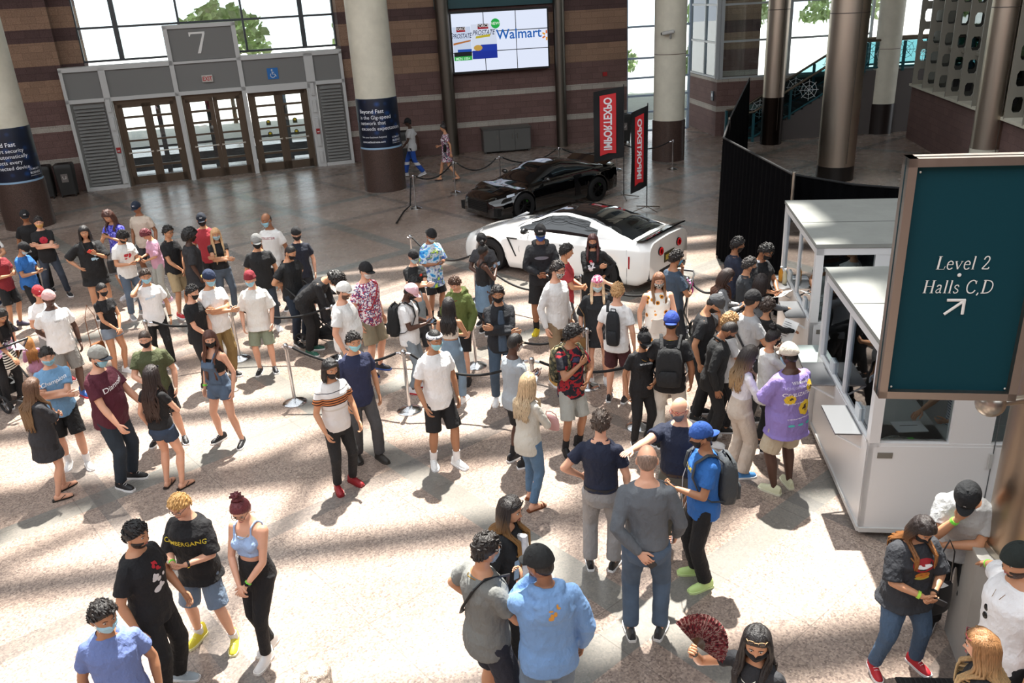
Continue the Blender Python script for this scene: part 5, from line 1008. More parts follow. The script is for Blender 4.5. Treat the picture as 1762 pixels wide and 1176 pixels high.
# ------------------------------------------------------------ ticket booths
BW=M('#dcdcdc',.35); ROOF=M('#8f918c',.8,kind='dirt'); STE=M('#8f9194',.35,.9)
def booth(c,ang,Wd,Dp,lb,H=2.12,sill=1.06,roofm=ROOF,full=True,fwin=(.12,.72),door=True):
    """c = near-left ground corner; x runs right, y runs back"""
    o=tag(empty('ticket_booth',c,ang),lb,'booth'); t=.05; q=MB(); z0=.10
    q.box((Wd/2,t/2,(z0+sill)/2),(Wd,t,sill-z0)); q.box((t/2,Dp/2,(z0+sill)/2),(t,Dp,sill-z0)); q.box((Wd-t/2,Dp/2,(z0+H)/2),(t,Dp,H-z0)); q.box((Wd/2,Dp-t/2,(z0+sill)/2),(Wd,t,sill-z0)); q.box((Wd/2,Dp/2,z0),(Wd,Dp,.04)); q.build('wall_panel',BW,o,smooth=False)
    q=MB()
    for x,y in ((.05,.05),(.05,Dp-.05),(Wd-.05,.05),(Wd-.05,Dp-.05)): q.box((x,y,(sill+H)/2),(.10,.10,H-sill))
    q.box((.04,Dp*.5,(sill+H)/2),(.05,.05,H-sill))
    for z in (H-.06,sill+.01): q.box((Wd/2,.05,z),(Wd,.09,.10 if z>1.5 else .04)); q.box((.05,Dp/2,z),(.09,Dp,.10 if z>1.5 else .04)); q.box((Wd/2,Dp-.05,z),(Wd,.09,.10 if z>1.5 else .04))
    if door: q.box((.92*1,.05,(sill+H)/2),(.38,.08,H-sill)); q.box((1.95,.05,(sill+H)/2),(.30,.08,H-sill)); q.box((1.5,.05,1.9),(1.2,.08,.40))
    q.build('frame',BW,o,smooth=False)
    q=MB(); q.box((Wd/2,Dp/2,H+.012),(Wd+.02,Dp+.02,.05)); rf=q.build('roof',roofm,o,smooth=False); q=MB()
    for y in (Dp*.45,): q.box((Wd/2,y,H+.040),(Wd,.012,.006))
    q.build('roof_seam',M('#6f716d',.8),rf,smooth=False)
    q=MB(); q.box((.04,Dp/2,(sill+H)/2),(.008,Dp-.1,H-sill-.1)); q.box((Wd*.5,.05,(sill+H)/2),(Wd-.2,.008,H-sill-.1)); q.build('window_glass',GL,o,smooth=False)
    if not full: return o
    for yc in (Dp*.24,Dp*.74):
        q=MB(); q.box((-.13,yc,sill+.0),(.26,.62,.018)); sh=q.build('counter_shelf',STE,o,smooth=False)
        for yy in (yc-.3,yc+.3): q=MB(); q.tube([(-.25,yy,sill-.01),(0,yy,sill-.16)],.012,6); q.build('bracket',BW,sh)
        q=MB(); q.box((.03,yc,sill+.10),(.03,.16,.14)); q.build('speak_hole',M('#c4c8ca',.3),o,smooth=False)
    q=MB(); q.box((.45,Dp/2,sill-.10),(.72,Dp-.2,.03)); q.box((Wd/2,.35,sill-.10),(Wd-.3,.5,.03)); q.build('counter',M('#b4b8b8',.5),o,smooth=False)
    if door:
        q=MB(); q.box((1.14,-.002,.60),(.008,.006,1.0)); q.box((1.14,-.002,1.6),(.008,.006,1.0)); q.build('door_seam',M('#55585a',.6),o,smooth=False); q=MB(); q.box((1.12,-.012,.92),(.03,.02,.16)); q.build('hinge',M('#b5b5b2',.4),o,smooth=False)
        q=MB(); q.box((1.48,.02,.60),(.64,.03,.96)); q.build('door_panel',M('#d2d2d0',.4),o,smooth=False)
    q=MB(); q.box((.16,-.004,sill-.10),(.14,.006,.06)); q.build('maker_plate',M('#77736a',.5),o,smooth=False)
    q=MB()
    for x,y in ((.12,.12),(Wd-.12,.12),(.12,Dp-.12),(Wd-.12,Dp-.12)): q.tube([(x-.02,y,.06),(x+.02,y,.06)],.06,14)
    q.build('caster',M('#3a2620',.5),o); q=MB()
    for i,(x,y) in enumerate(((.12,.12),(Wd-.12,.12))): q.box((x,y,.11),(.12,.10,.05))
    q.build('caster_plate',STE,o,smooth=False)
    q=MB(); q.box((Wd/2,-.004,.10),(Wd,.03,.05)); q.box((-.004,Dp/2,.10),(.03,Dp,.05)); q.build('bottom_trim',M('#c4c4c2',.5),o,smooth=False)
    return o
NB=Vector((3.39,6.97,0)); NA=-math.atan2(3.80-3.39,9.18-6.97)+0; 
N1=booth(NB,R(-8),2.6,2.24,'white ticket booth nearest the camera, with teal sign in front')
FB=Vector((3.93,10.12,0)); N2=booth(FB,R(-9),2.6,2.40,'white ticket booth farther back, by the black curtain')
booth(Vector((9.2,18.9,0)),R(-38),2.6,2.2,'booth with brown roof behind the teal sign',1.05,.5,M('#6b5648',.8,kind='dirt'),False,door=False)
def inb(c,ang,x,y,z): return c+Matrix.Rotation(ang,3,'Z')@Vector((x,y,z))
lt=tag(empty('low_counter',inb(FB,R(-9),-.02,-.62,0),R(-9)),'grey counter table between the two booths','counter'); q=MB(); q.box((.25,0,.88),(.95,.62,.04)); q.build('top',M('#9aa5a3',.3),lt,smooth=False); q=MB(); q.box((.3,0,.43),(.8,.55,.86)); q.build('carcass',BW,lt,smooth=False)
def prop(nm,p,rz,lb,cat,parts,group=None):
    o=tag(empty(nm,p,rz),lb,cat,group)
    for n_,q,m_ in parts: q.build(n_,m_,o,smooth=(n_ in('bottle_body','cap','bundle','glass')))
def bx_(*a): return MB().box(*a)
for c,an,x,y,rz,cl,sz,lb in [(NB,R(-8),.40,.22,12,'#5fd840',(.26,.16),'bright green papers on the near booth counter, closest to the front window'),(NB,R(-8),.30,.95,-20,'#5fd840',(.22,.16),'bright green papers inside the near booth by the side glass'),(NB,R(-8),.55,.55,5,'#e8eaee',(.30,.22),'white papers on the near booth counter'),(NB,R(-8),.35,1.5,30,'#eeeeee',(.3,.2),'white papers at the back of the near booth counter'),
    (FB,R(-9),.42,.30,8,'#46c82c',(.30,.20),'green folder on the far booth counter'),(FB,R(-9),.45,.75,-15,'#e8eaee',(.34,.24),'white papers in the middle of the far booth counter'),(FB,R(-9),.40,1.25,20,'#dfe4ea',(.34,.24),'stack of white papers at the back of the far booth counter'),(FB,R(-9),.62,.62,40,'#d8642c',(.16,.03),'orange pen on the far booth counter'),(FB,R(-9),-.13,1.9,0,'#f0f2f4',(.24,.18),'white ticket sheet on the far booth outer shelf')]:
    prop('paper_stack',inb(c,an,x,y,.972 if x>0 else 1.07),an+R(rz),lb,'paper',[('sheets',bx_((0,0,.006),(sz[0],sz[1],.012)),M(cl,.6)),('print_lines',bx_((0,.02,.0125),(sz[0]*.6,.01,.001)),M('#444444',.6))])
prop('plastic_bag',inb(NB,R(-8),.30,.12,.97),0,'crumpled dark plastic bundle in the near booth window','bag',[('bundle',MB().ell((0,.05,.05),(.14,.07,.06)),M('#6a6c66',.4,kind='cloth'))])
for k,(x,y,cl,lb) in enumerate(((-.10,1.78,'#c98a2c','bottle with orange drink on the far booth shelf, left one'),(-.06,1.66,'#c9c0a0','clear bottle on the far booth shelf, right one'),(.30,.60,'#15201a','dark bottle with green cap on the far booth counter'))):
    q=MB(); q.lathe([(.03,0),(.033,.01),(.033,.15),(.014,.19),(.014,.21)],n=16); c_=MB(); c_.lathe([(.016,.205),(.016,.23)],n=12); prop('bottle',inb(FB,R(-9),x,y,1.07 if x<0 else .975),0,lb,'bottle',[('bottle_body',q,M(cl,.2)),('cap',c_,M('#3fae5a' if k==2 else '#eeeeee',.4))])
# ------------------------------------------------------------ level sign
SGA=R(-10); SB=Vector((2.48,5.09,2.60)); sg=tag(empty('level_sign',SB,SGA),'dark teal hanging sign with metal frame reading Level 2 Halls C,D','sign')
SWd,SHt=.86,1.62; SGM=M('#023640',.6); SGM.node_tree.nodes['Principled BSDF'].inputs['Specular IOR Level'].default_value=.2
q=MB(); q.prism(rrect(SWd,SHt,.004),-.01,.02,m=frame4((SWd/2,.0,SHt/2),(1,0,0),(0,0,1))); q.build('face_panel',SGM,sg,smooth=False)
q=MB(); fwid=.052
for a,b,c,d in ((0,0,fwid,SHt),(SWd-fwid,0,SWd,SHt),(0,0,SWd,fwid),(0,SHt-fwid,SWd,SHt)): q.box(((a+c)/2,.0,(b+d)/2),(c-a,.14,d-b))
q.build('frame',M('#a59b93',.32,kind='metal'),sg,smooth=False)
q=MB()
for x,z in ((.075,.085),(SWd-.075,.085),(.075,SHt-.085),(SWd-.075,SHt-.085)): q.ell((x,-.055,z),(.008,.006,.008),10,6)
q.build('screw',M('#c9c4bc',.3,kind='metal'),sg)
# hand drawn roman letters: strokes (points, width) in a unit-high box
GLY={'L':(.62,[([(.14,0),(.14,1)],.13),([(.02,.985),(.27,.985)],.03),([(.02,.015),(.56,.015)],.03),([(.56,.0),(.60,.24)],.035)]),
 'e':(.50,[([(.07,.36),(.42,.36)],.035),([(.42,.36),(.40,.52),(.30,.62),(.20,.62),(.10,.52),(.07,.34),(.10,.15),(.20,.03),(.33,.03),(.44,.13)],.075)]),
 'v':(.54,[([(.06,.60),(.27,.02)],.10),([(.27,.02),(.46,.60)],.035),([(-.01,.615),(.16,.615)],.03),([(.38,.615),(.53,.615)],.03)]),
 'l':(.28,[([(.13,0),(.13,1)],.10),([(.03,.015),(.24,.015)],.03),([(.04,.985),(.13,.985)],.03)]),
 '2':(.52,[([(.06,.74),(.10,.90),(.22,.98),(.34,.93),(.40,.78),(.36,.58),(.22,.33),(.05,.05)],.08),([(.05,.045),(.44,.045),(.48,.18)],.075)]),
 'H':(.80,[([(.15,0),(.15,1)],.12),([(.63,0),(.63,1)],.12),([(.15,.52),(.63,.52)],.035),([(.03,.985),(.28,.985)],.03),([(.03,.015),(.28,.015)],.03),([(.51,.985),(.76,.985)],.03),([(.51,.015),(.76,.015)],.03)]),
 'a':(.50,[([(.08,.50),(.14,.61),(.26,.62),(.34,.52),(.34,.10),(.44,.03)],.08),([(.34,.38),(.14,.28),(.07,.15),(.12,.04),(.22,.03),(.34,.13)],.06)]),
 's':(.42,[([(.34,.48),(.30,.60),(.19,.63),(.09,.55),(.10,.42),(.22,.33),(.33,.24),(.34,.10),(.24,.02),(.12,.03),(.06,.15)],.065)]),
 'C':(.72,[([(.62,.74),(.55,.92),(.38,.99),(.20,.90),(.09,.70),(.07,.48),(.11,.25),(.23,.07),(.40,.01),(.56,.07),(.66,.24)],.085),([(.62,.70),(.635,.96)],.03)]),
 ',':(.24,[([(.12,.05),(.13,-.02),(.07,-.16)],.09)]),
 'D':(.80,[([(.15,0),(.15,1)],.12),([(.03,.985),(.34,.98),(.55,.90),(.68,.72),(.71,.50),(.67,.27),(.54,.09),(.34,.02),(.03,.015)],.075)]),' ':(.32,[])}
def roman(txt,h,cx,z,q):
    Wt=sum(GLY[c][0] for c in txt)*h+.05*h*(len(txt)-1); x=cx-Wt/2
    for c in txt:
        for pts,w_ in GLY[c][1]:
            P_=[Vector((x+(a+.10*b)*h,-.029,z+b*h)) for a,b in pts]
            if len(P_)>2:   # smooth the curve
                Q=[]; 
                for i in range(len(P_)-1):
                    p0,p1,p2,p3=P_[max(i-1,0)],P_[i],P_[i+1],P_[min(i+2,len(P_)-1)]
                    for k in range(4): t=k/4; Q.append(.5*((2*p1)+(p2-p0)*t+(2*p0-5*p1+4*p2-p3)*t*t+(3*p1-p0-3*p2+p3)*t**3))
                Q.append(P_[-1]); P_=Q
            q.rings([[p+Vector((n_.x,0,n_.z))*w_*h/2*s for s in (-1,1)] for p,n_ in [(P_[i],(lambda d:Vector((-d.z,0,d.x)).normalized())(P_[min(i+1,len(P_)-1)]-P_[max(i-1,0)])) for i in range(len(P_))]],closed=False,cap=False)
        x+=(GLY[c][0]+.05)*h
q=MB(); roman('Level 2',.088,.41,.905,q); roman('Halls C,D',.088,.402,.745,q); q.ell((.40,-.03,.868),(.013,.003,.013),14,4)
A_=[(.345,-.03,.60),(.455,-.03,.695)]
q.tube([A_[0],A_[1]],.0095,4,flat=.4,up=(0,1,0)); q.tube([(.35,-.03,.698),(.462,-.03,.698)],.0095,4,flat=.4,up=(0,1,0)); q.tube([(.455,-.03,.702),(.455,-.03,.60)],.0095,4,flat=.4,up=(0,1,0)); q.build('lettering',M('#dcdcd8',.5),sg,smooth=False)
# foreground steel column and concrete ledge
fc=Vector((4.06,5.22,1.08)); o=empty('steel_column',fc,0,'wide brushed steel column in the right foreground','column'); q=MB(); q.lathe([(.45,0),(.45,4.9)],n=56); q.build('shaft',M('#a79786',.28,kind='metal'),o); q=MB(); q.lathe([(.465,.0),(.47,.02),(.465,.06)],n=56); q.build('collar',M('#b9b3a8',.25,kind='metal'),o)
kb=tag(empty('ball_bracket',Vector((3.36,5.20,2.42)),0),'polished metal ball bracket between the teal sign and column','bracket'); q=MB(); q.ell((0,0,0),(.10,.10,.10),24,16); q.build('ball',STL,kb); q=MB(); q.tube([(.09,.0,.0),(.36,.02,.02)],.03,12); q.build('arm',STL,kb); q=MB(); q.tube([(0,0,.08),(-.05,-.05,.22)],.02,8); q.build('hanger',STL,kb)
lg=tag(empty('concrete_ledge',Vector((3.60,5.62,0)),0),'smooth concrete parapet ledge under the foreground steel column','ledge'); q=MB(); zt=1.06
poly=[(0,0),(-.10,-.42),(-.02,-1.3),(1.6,-1.6),(1.6,.25),(.25,.22)]; q.prism(poly,0,zt); q.build('parapet',M('#9d9a94',.75,kind='dirt'),lg,smooth=False); q=MB(); q.prism([(a*1.0-(.012 if a<.1 else 0),b) for a,b in poly],zt,zt+.02); q.build('coping',M('#a8a59e',.6),lg,smooth=False)
ma=tag(empty('floor_mat',G(1600,1168),R(-6)),'ribbed black floor mat at the bottom right corner','mat'); q=MB(); q.box((.1,-.22,.008),(.75,.42,.016)); q.build('mat_base',M('#161617',.8),ma,smooth=False); q=MB()
for k in range(18): q.box((-.25+.04*k,-.22,.018),(.015,.40,.008))
q.build('rib',M('#232325',.7),ma,smooth=False)
# ------------------------------------------------------------ strollers
def stroller(p,rz,lb,c1,c2,canopy=True):
    o=tag(empty('stroller',p,rz),lb,'stroller'); fr=M('#17181a',.5); q=MB()
    for s in (-1,1):
        q.tube([(s*.24,.40,.12),(s*.24,-.05,.55),(s*.24,-.55,1.02),(s*.20,-.62,1.04)],.014,8); q.tube([(s*.24,-.05,.55),(s*.25,-.42,.14)],.014,8); q.tube([(s*.24,.22,.30),(s*.25,-.42,.14)],.011,6)
    q.tube([(-.20,-.62,1.04),(.20,-.62,1.04)],.018,8); q.tube([(-.25,-.42,.14),(.25,-.42,.14)],.012,6); q.build('frame',fr,o)
    for x,y,r in ((-.27,-.42,.14),(.27,-.42,.14),(-.24,.42,.10),(.24,.42,.10)):
        q=MB(); q.tube([(x+r*0,y+(r-.02)*math.cos(a),r+(r-.02)*math.sin(a)) for a in [2*PI*i/20 for i in range(21)]],.02,8,cap=False); w2=q.build('wheel',M('#1a1a1b',.8),o); q=MB()
        for k in range(5): a=2*PI*k/5; q.tube([(x,y,r),(x,y+(r-.03)*math.cos(a),r+(r-.03)*math.sin(a))],.007,5)
        q.ell((x,y,r),(.025,.03,.03)); q.build('hub',M('#66686a',.4),w2)
    m1=c1 if not isinstance(c1,str) else M(c1,kind='cloth'); m2=c2 if not isinstance(c2,str) else M(c2,kind='cloth')
    q=MB(); q.rings([[(x*w_,y+d,z) for x,y in rrect(.42,.10,.04)] for y,z,w_,d in ((.10,.42,1,.18),(.0,.48,1,0),(-.18,.70,1,-.02),(-.30,.92,.95,-.06))]); q.build('seat',m1,o)
    q=MB(); q.rings([[(x,y,z) for x,y in rrect(.40,.34,.08)] for z in (.16,.22,.30)]); q.build('basket',M('#222426',.7),o)
    if canopy:
        q=MB(); q.rings([[(.23*math.cos(a),-.22+.34*math.cos(b_)*math.sin(a)*0+.30*math.sin(b_),.80+.27*math.sin(a)*math.cos(b_)) for a in [PI*k/12 for k in range(13)]] for b_ in [R(-70+140*j/8) for j in range(9)]],closed=False,cap=False); q.build('canopy',m2,o,ang=None)
    return o
stroller(G(574,592),R(-108),'black stroller pushed by the man in black tee and jeans','#2a2c30','#3a3d44')
stroller(G(15,690),R(60),'dark stroller draped with pink and white blanket at the left edge','#2a2026',pat('blot','#f2e8ee','#e8a8c4','#f6f2f4','#b890c8',sc_=9))
stroller(G(1148,590),R(150),'black stroller with pink toy behind the sunflower dress woman','#1c1d22','#1c1d22')
t=tag(empty('plush_toy',G(1186,500,.75),0),'pink plush toy hanging on the stroller behind the white car','toy'); q=MB(); q.ell((0,0,0),(.07,.05,.08)); q.ell((.02,0,.10),(.045,.04,.04)); q.build('toy_body',M('#e060a8',.8),t); q=MB(); q.ell((-.03,0,.15),(.015,.01,.03)); q.ell((.05,0,.15),(.015,.01,.03)); q.build('ear',M('#e060a8',.8),t)
# ------------------------------------------------------------ the crowd
QUEUE=[]
def P(*a,**k): QUEUE.append((a,k))
BLU='#8fc8dc'; BK='#131316'; WT='#e4e2df'
FLO=pat('blot','#e9e9ee','#e9e9ee','#c23a4a','#2c3c78','#e9e9ee',sc_=26); TIE=pat('tie','#1f6fc8','#4fb4e8','#e8f0f4','#1c50a8','#b8d848',sc_=7); PUR=pat('blot','#3a3cb0','#6a6ad8','#2c2c90','#8a8ae0',sc_=12)
SUNF=pat('dots','#f1ece4','#e0922c','#4a2410',sc_=11); RAC=pat('blot','#14141e','#1c1c2a','#9c1c28','#14141e','#3a3c58',sc_=7); CAMO=pat('blot','#4a4a36','#2c2e22','#6c6448','#8a7c5c',sc_=14)
DRS=pat('blot','#1c1c24','#d88aa8','#1c1c24','#e8e0e4','#2a2a34',sc_=18); STRP=pat('zone',0,'#d9d6d4',1.13,'#c9c2ba',1.15,'#d9d6d4',1.20,'#3a2018',1.215,'#c47a4a',1.23,'#3a2018',1.245,'#c47a4a',1.26,'#3a2018',1.275,'#c47a4a',1.29,'#3a2018',1.30,'#d9d6d4',1.36,'#20242c',1.37,'#dedbd8')
PMASK=pat('blot','#e8e4dc','#1c1a1a','#e8e4dc','#2c2624',sc_=34)
# left edge and far left group
P(-22,388,(12,521),150,'b',('short','#2a1c14'),('tee','#dcdad6'),('shorts','#6a5030'),('shoe','#16223a'),('mid','down'),'person in white tee and brown shorts cut by the left edge',prints=[('f','t','USA',.06,'#2a3a8c',0,1.3)])
P(40,362,None,150,'c',('short','#15110f'),('tee','#101012'),('pants','#17171a'),('shoe','#111111'),('down','down'),'person in black with backwards black cap, hidden behind the yellow-orange mask',cap=('cap',BK,BK,'NY'))
P(51,372,(102,512),150,'a',('short','#1a1210'),('tee','#121214'),('jeans','#3a4a60'),('shoe','#151517'),('cross','cross2'),'person in black rose tee with orange mask, arms crossed',mask='#d8a458',prints=[('f','fl',3,.075,'#b8243a',0,1.28),('f','d',3,.04,'#8c1428',0,1.28)],st='w')
P(46,415,(58,560),100,'e',('short','#16110f'),('tee','#1f66b8'),('pants','#141416'),('shoe','#1a1a1c'),('phone','phone'),'teen in bright blue tee and black cap looking down at phone',mask='#b8d4dc',cap=('cap',BK),hpit=30,h=1.62,extra=[('phone',1,'phone held by the teen in the bright blue tee')],prints=[('b','g',4,.10,'#c8d8ea',0,1.25)])
P(62,492,None,140,'b',('short','#1a1210'),('tee','#e6e2de'),('shorts','#8a8a86'),('shoe','#9c2028','#eeeeee'),('mid','mid'),'person in bright red cap and white floral tee behind the pink cap man',h=1.60,cap=('cap','#b8242c','#b8242c','A'),extra=[('bag',(-.1,.42,.82),(.30,.12,.24),'#e2e0dc','white handbag held by the red cap person',0)],prints=[('f','g',8,.07,'#a82838',-.05,1.22)])
P(76,500,(132,686),140,'d',('short','#0f0c0b'),('tee','#e9e7e5'),('shorts','#807c76'),('high','#2a5a9c','#c02a3a'),('down','back'),'person in white tee, pink backwards cap and grey sweat shorts',cap=('back','#d8a8a4'),mask=None,b=1.08,prints=[('f','t','TRCH',.03,'#777777',0,1.3)],st='s',belly=.02,extra=[('band',-1,'#222222')])
P(-16,432,(32,548),110,'b',('short','#16110f'),('tee','#8c1c24'),('shorts','#141416'),('shoe','#3a3448','#222222'),('phone','phone'),'person in red top and black shorts at the left edge, feet showing')
P(-2,530,None,120,'b',('long','#15100e'),('tee','#141416'),('slim','#1a1a1e'),('shoe','#222222'),('down','reach'),'person in black at the left edge leaning over the pink stroller',fem=1,lean=25,extra=[('bag',(.05,.32,.72),(.30,.10,.26),pat('stripe','#e8e4da','#1c1a18',sc_=26),'black and white patterned bag at the left edge above the stroller',30)])
P(52,596,None,330,'a',('long','#9a6a3c'),('long','#d892b4'),('slim','#d8b8b4'),('shoe','#e6d8d8'),('phone','phone'),'small child in pink crouching beside the pink stroller',fem=1,h=1.05,drop=.42,hpit=25)
P(67,597,(135,802),150,'a',('short','#1c1410'),('tee','#6a9cc8'),('shorts','#121214'),('shoe','#e9e9e7','#f4f4f4'),('cross','cross2'),'person in light blue lettered tee and blue mask, arms crossed',mask=BLU,hyaw=-8,sock=('#e4e4e4',1),b=1.04,st='K',prints=[('f','s','Champion',.075,'#eef0f4',0,1.30)])
P(40,655,(112,850),40,'a',('long','#4e3626','#8a6a48'),('over','#2c2c30',{'hem':.62}),('short','#2c2c30'),('flip','#16130f'),('cross','cross2'),'person with long brown hair in oversized charcoal tee and flip flops',fem=1,st='K')
P(173,358,(225,515),190,"b",("mid","#3a2018"),("tight",PUR),("shorts","#6e6e72"),("shoe","#dcdce0"),("phonehi","phonehi"),"person in purple-blue print top and grey shorts texting",fem=1,hpit=28,st="K",extra=[("phone",1,"phone held by the person in purple-blue top")])
P(145,388,(182,545),145,'b',('long','#100c0c',None,.25),('over','#131315'),('short','#101012'),('shoe','#1a1a1a'),('phonehi','hip'),'person all in black with long black hair, red phone and black bag',fem=1,b=1.18,hyaw=10,belly=.03,extra=[('phone',-1,'red phone held by the long-haired person in black','#d83a28'),('bag',(-.30,.30,.88),(.24,.12,.24),'#17171a','shiny black leather bag of the person with the red phone',20)],prints=[('f','g',5,.08,'#a8c8d8',-.05,1.2)])
P(234,347,None,185,'c',('buzz','#15100e'),('tee','#c9b8a4'),('shorts','#3a3a3e'),('shoe','#dddddd'),('down','down'),'person in plain beige tee and navy cap, farthest of the left group',cap=('cap','#16243a','#16243a','NY'),b=1.05)
P(234,392,(238,545),130,'b',('curly','#14100e'),('tee','#e2e0dc'),('jeans','#5a7290'),('shoe','#888888'),('phone','phone'),'curly-haired person in white tee with red print, leaning to a phone',mask='#17171a',hpit=32,lean=6,extra=[('phone',1,'phone shared by the curly-haired person and the pink shirt person')],prints=[('f','g',6,.08,'#b82434',0,1.25)])
P(259,394,(286,512),225,'b',('curly','#5a1c24'),('tee','#cf9ab4',{'slv':.95}),('slim','#a9aca6',{}),('shoe','#c8a8c0','#e8e8e8'),('mid','phone'),'person in pink blouse with curly red hair and pale jeans',fem=1,hpit=34,hyaw=-20,lean=6)
P(181,490,(200,640),120,'b',('pony','#14100f'),('tight',BK),('short','#8aa0b8'),('shoe','#dddddd'),('low','low'),'person with black ponytail, black tee and mask, light denim shorts',fem=1,mask='#131316',extra=[('bag',(.30,-.05,.50),(.26,.09,.20),'#7a4a28','brown shoulder bag hanging beside the ponytail person',0,.62)])
P(226,462,(286,632),155,'b',('short','#2a1e16'),('tee','#ecebe9'),('slim','#151517'),('shoe','#e6e6e4'),('down','ear'),'person in white tee and black ripped jeans talking on a phone',mask=BLU,hyaw=-6,tilt=0,st='K',extra=[('phone',1,'phone at the ear of the person in ripped black jeans'),('watch',-1,'#333333')],prints=[('f','s','Mitchell',.05,'#b8d0e4',0,1.28)])
P(299,388,(318,543),115,'b',('short','#16110e'),('polo','#141417'),('shorts','#a8926a'),('shoe','#b02028','#e8e8e8'),('low','low'),'person in black polo, khaki shorts and red sneakers',glass=('plain','#222222'))
P(345,367,None,165,'b',('buzz','#16110e'),('tee','#b02834'),('shorts','#222226'),('shoe','#dddddd'),('down','down'),'person in red tee with black mask behind the big afro',mask='#131316',cap=('cap','#141c2c','#141c2c','NY'))
P(348,396,(352,545),60,'d',('afro','#0f0c0b'),('over','#26262a'),('pants','#1e1e22'),('shoe','#222222'),('down','down'),'tall person with large round afro in dark grey shirt',mask='#17171a',b=1.08)
P(368,392,None,150,'b',('long','#b8926a','#d8b88c'),('tight',BK),('jeans','#54687e'),('shoe','#eeeeee'),('cross','cross2'),'blond person in black top with pale mask, arms crossed',fem=1,mask='#9cc0cc')
P(350,465,(392,650),130,'b',('short','#2a1e16'),('tee','#e6e4e2'),('pants','#8a6e3c'),('shoe','#151517'),('cross','cross2'),'person in white tee, khaki trousers and blue-yellow backwards cap',mask=BLU,cap=('back','#1c2c4c','#c89a3a'),b=1.1,belly=.04)
P(335,490,(362,665),110,'a',('short','#120e0d'),('tee','#131316'),('slim','#17171a'),('shoe','#111111'),('low','low'),'person in black tee with lettered black mask and dark fringe',mask='#0f0f12')
P(231,572,(308,756),170,'a',('buzz','#2c2019'),('tee','#4c5230'),('shorts','#1c1c20'),('shoe','#17171a','#f0f0f0'),('down','mid'),'muscular person in olive tee with black mask facing forward',mask='#14161c',b=1.12,st='w')
P(184,597,(222,832),105,'a',('short','#2c1e16'),('tee','#561428'),('jeans','#26384c'),('shoe','#151517','#e8e8e8'),('fwd','fwd'),'bearded person in maroon tee, grey cap and dark jeans',cap=('cap','#8a8a84','#2c3440'),mask=BLU,b=1.12,belly=.05,beard='#3a2418',prints=[('f','s','Diamond',.085,'#e6e2e4',0,1.29)])
P(262,632,(303,838),20,'a',('wavy','#1e1412','#3a241c',.50),('tight','#141416'),('short','#2c4468'),('flip','#16120f'),('down','mid'),'person with very long dark hair, black tee and denim shorts',fem=1,glass=('head','#222222'))
P(346,568,(398,762),200,'a',('long','#4a2c22','#6e4632'),('crop','#17171a'),('short','#54759c'),('shoe','#17171a','#f0f0ee'),('down','down'),'person in light denim overall shorts with long brown hair',fem=1,st='w',hyaw=-40,mask='#17171a',extra=[('bib',),('band',1,'#7ee04a')])
P(428,467,(461,640),172,'a',('short','#2a1c14'),('over','#dedbd4',{'hem':.78}),('shorts','#848c74'),('shoe','#1c1c20','#eeeeec'),('relax','relax'),'person in white tee and red beanie with sage shorts',cap=('beanie','#8c1c2a'),mask=BLU,hyaw=14)
P(439,403,None,160,'b',('buzz','#18120f'),('tee','#17181b'),('jeans','#34465e'),('shoe','#eeeeee'),('down','down'),'person in black tee and grey cap with black mask',cap=('cap','#8e8e8c'),mask='#131316',b=1.05)
P(459,366,None,195,'c',('bald','#18120f'),('tee','#e2e0dd'),('shorts','#222226'),('shoe','#222226'),('down','down'),'person in white lettered tee with blue mask, balding, behind grey cap',mask=BLU,h=1.86,prints=[('f','t','HOLLISTER',.055,'#8c2430',0,1.32)],hyaw=14)
P(505,391,(532,545),165,'a',('short','#17120f'),('tee','#141a2c'),('shorts','#1c1e24'),('shoe','#222222'),('down','down'),'person in navy tee, black backwards cap and glasses',cap=('back',BK),mask='#131316',glass=('plain','#222222'))
P(492,420,(520,590),120,'b',('buzz','#15100e'),('tee','#101114'),('jeans','#1e3250'),('shoe','#111113'),('phone','phone'),'person in black tee and dark jeans gripping the stroller handle',rw={sx:G(574,592)+Matrix.Rotation(R(-108),3,'Z')@Vector((.1*sx,-.66,1.06)) for sx in (-1,1)},b=1.12,mask='#131316',hpit=24)
P(577,462,None,100,'b',('afro','#120e0c'),('long','#131316'),('pants','#131316'),('shoe','#1f5a4a'),('reach','reach'),'person in black bent forward over the black stroller',lean=52,hpit=35,h=1.72)
P(585,487,None,100,'a',('buzz','#2c2019'),('tee','#e4e2df'),('shorts','#8a8a86'),('shoe','#dddddd'),('down','down'),'person in white tee and white cap beside the black stroller',cap=('cap','#dedcd8'),b=1.2,belly=.07,beard='#4a3426',glass=('sun','#151515'))
P(628,452,(648,640),125,'a',('buzz','#2c2019'),('tee',FLO),('cargo','#94886e'),('shoe','#16161a','#3a5aa0'),('down','down'),'person in white floral print shirt and black cap with camera strap',cap=('cap',BK),mask='#d8d4d0',b=1.1,belly=.03,extra=[('sling','#8c1c2a',1)])
P(596,570,(634,790),150,'b',('short','#14100e'),('tee','#1c2346'),('pants','#4a4a4c'),('crocs','#2c2824','#3a3632'),('down','relax'),'person in navy tee and blue mask wearing dark clogs',mask='#8fd0dc',st='K')
P(571,617,(596,838),140,'b',('mid','#100d0c',None,.05),('polo',STRP),('slim','#17171a'),('shoe','#8c1820','#7a1018'),('relax','relax'),'person in pale polo with brown chest stripes and red shoes',mask='#131316')
P(709,430,None,150,'a',('short','#b85a28'),('tee','#17181b'),('shorts','#141416'),('shoe','#17171a'),('cross','cross2'),'red-haired teen in black tee and black cap, arms crossed',cap=('cap',BK),mask='#a8ccd8',h=1.60,prints=[('f','g',11,.09,'#c83a20',0,1.25)])
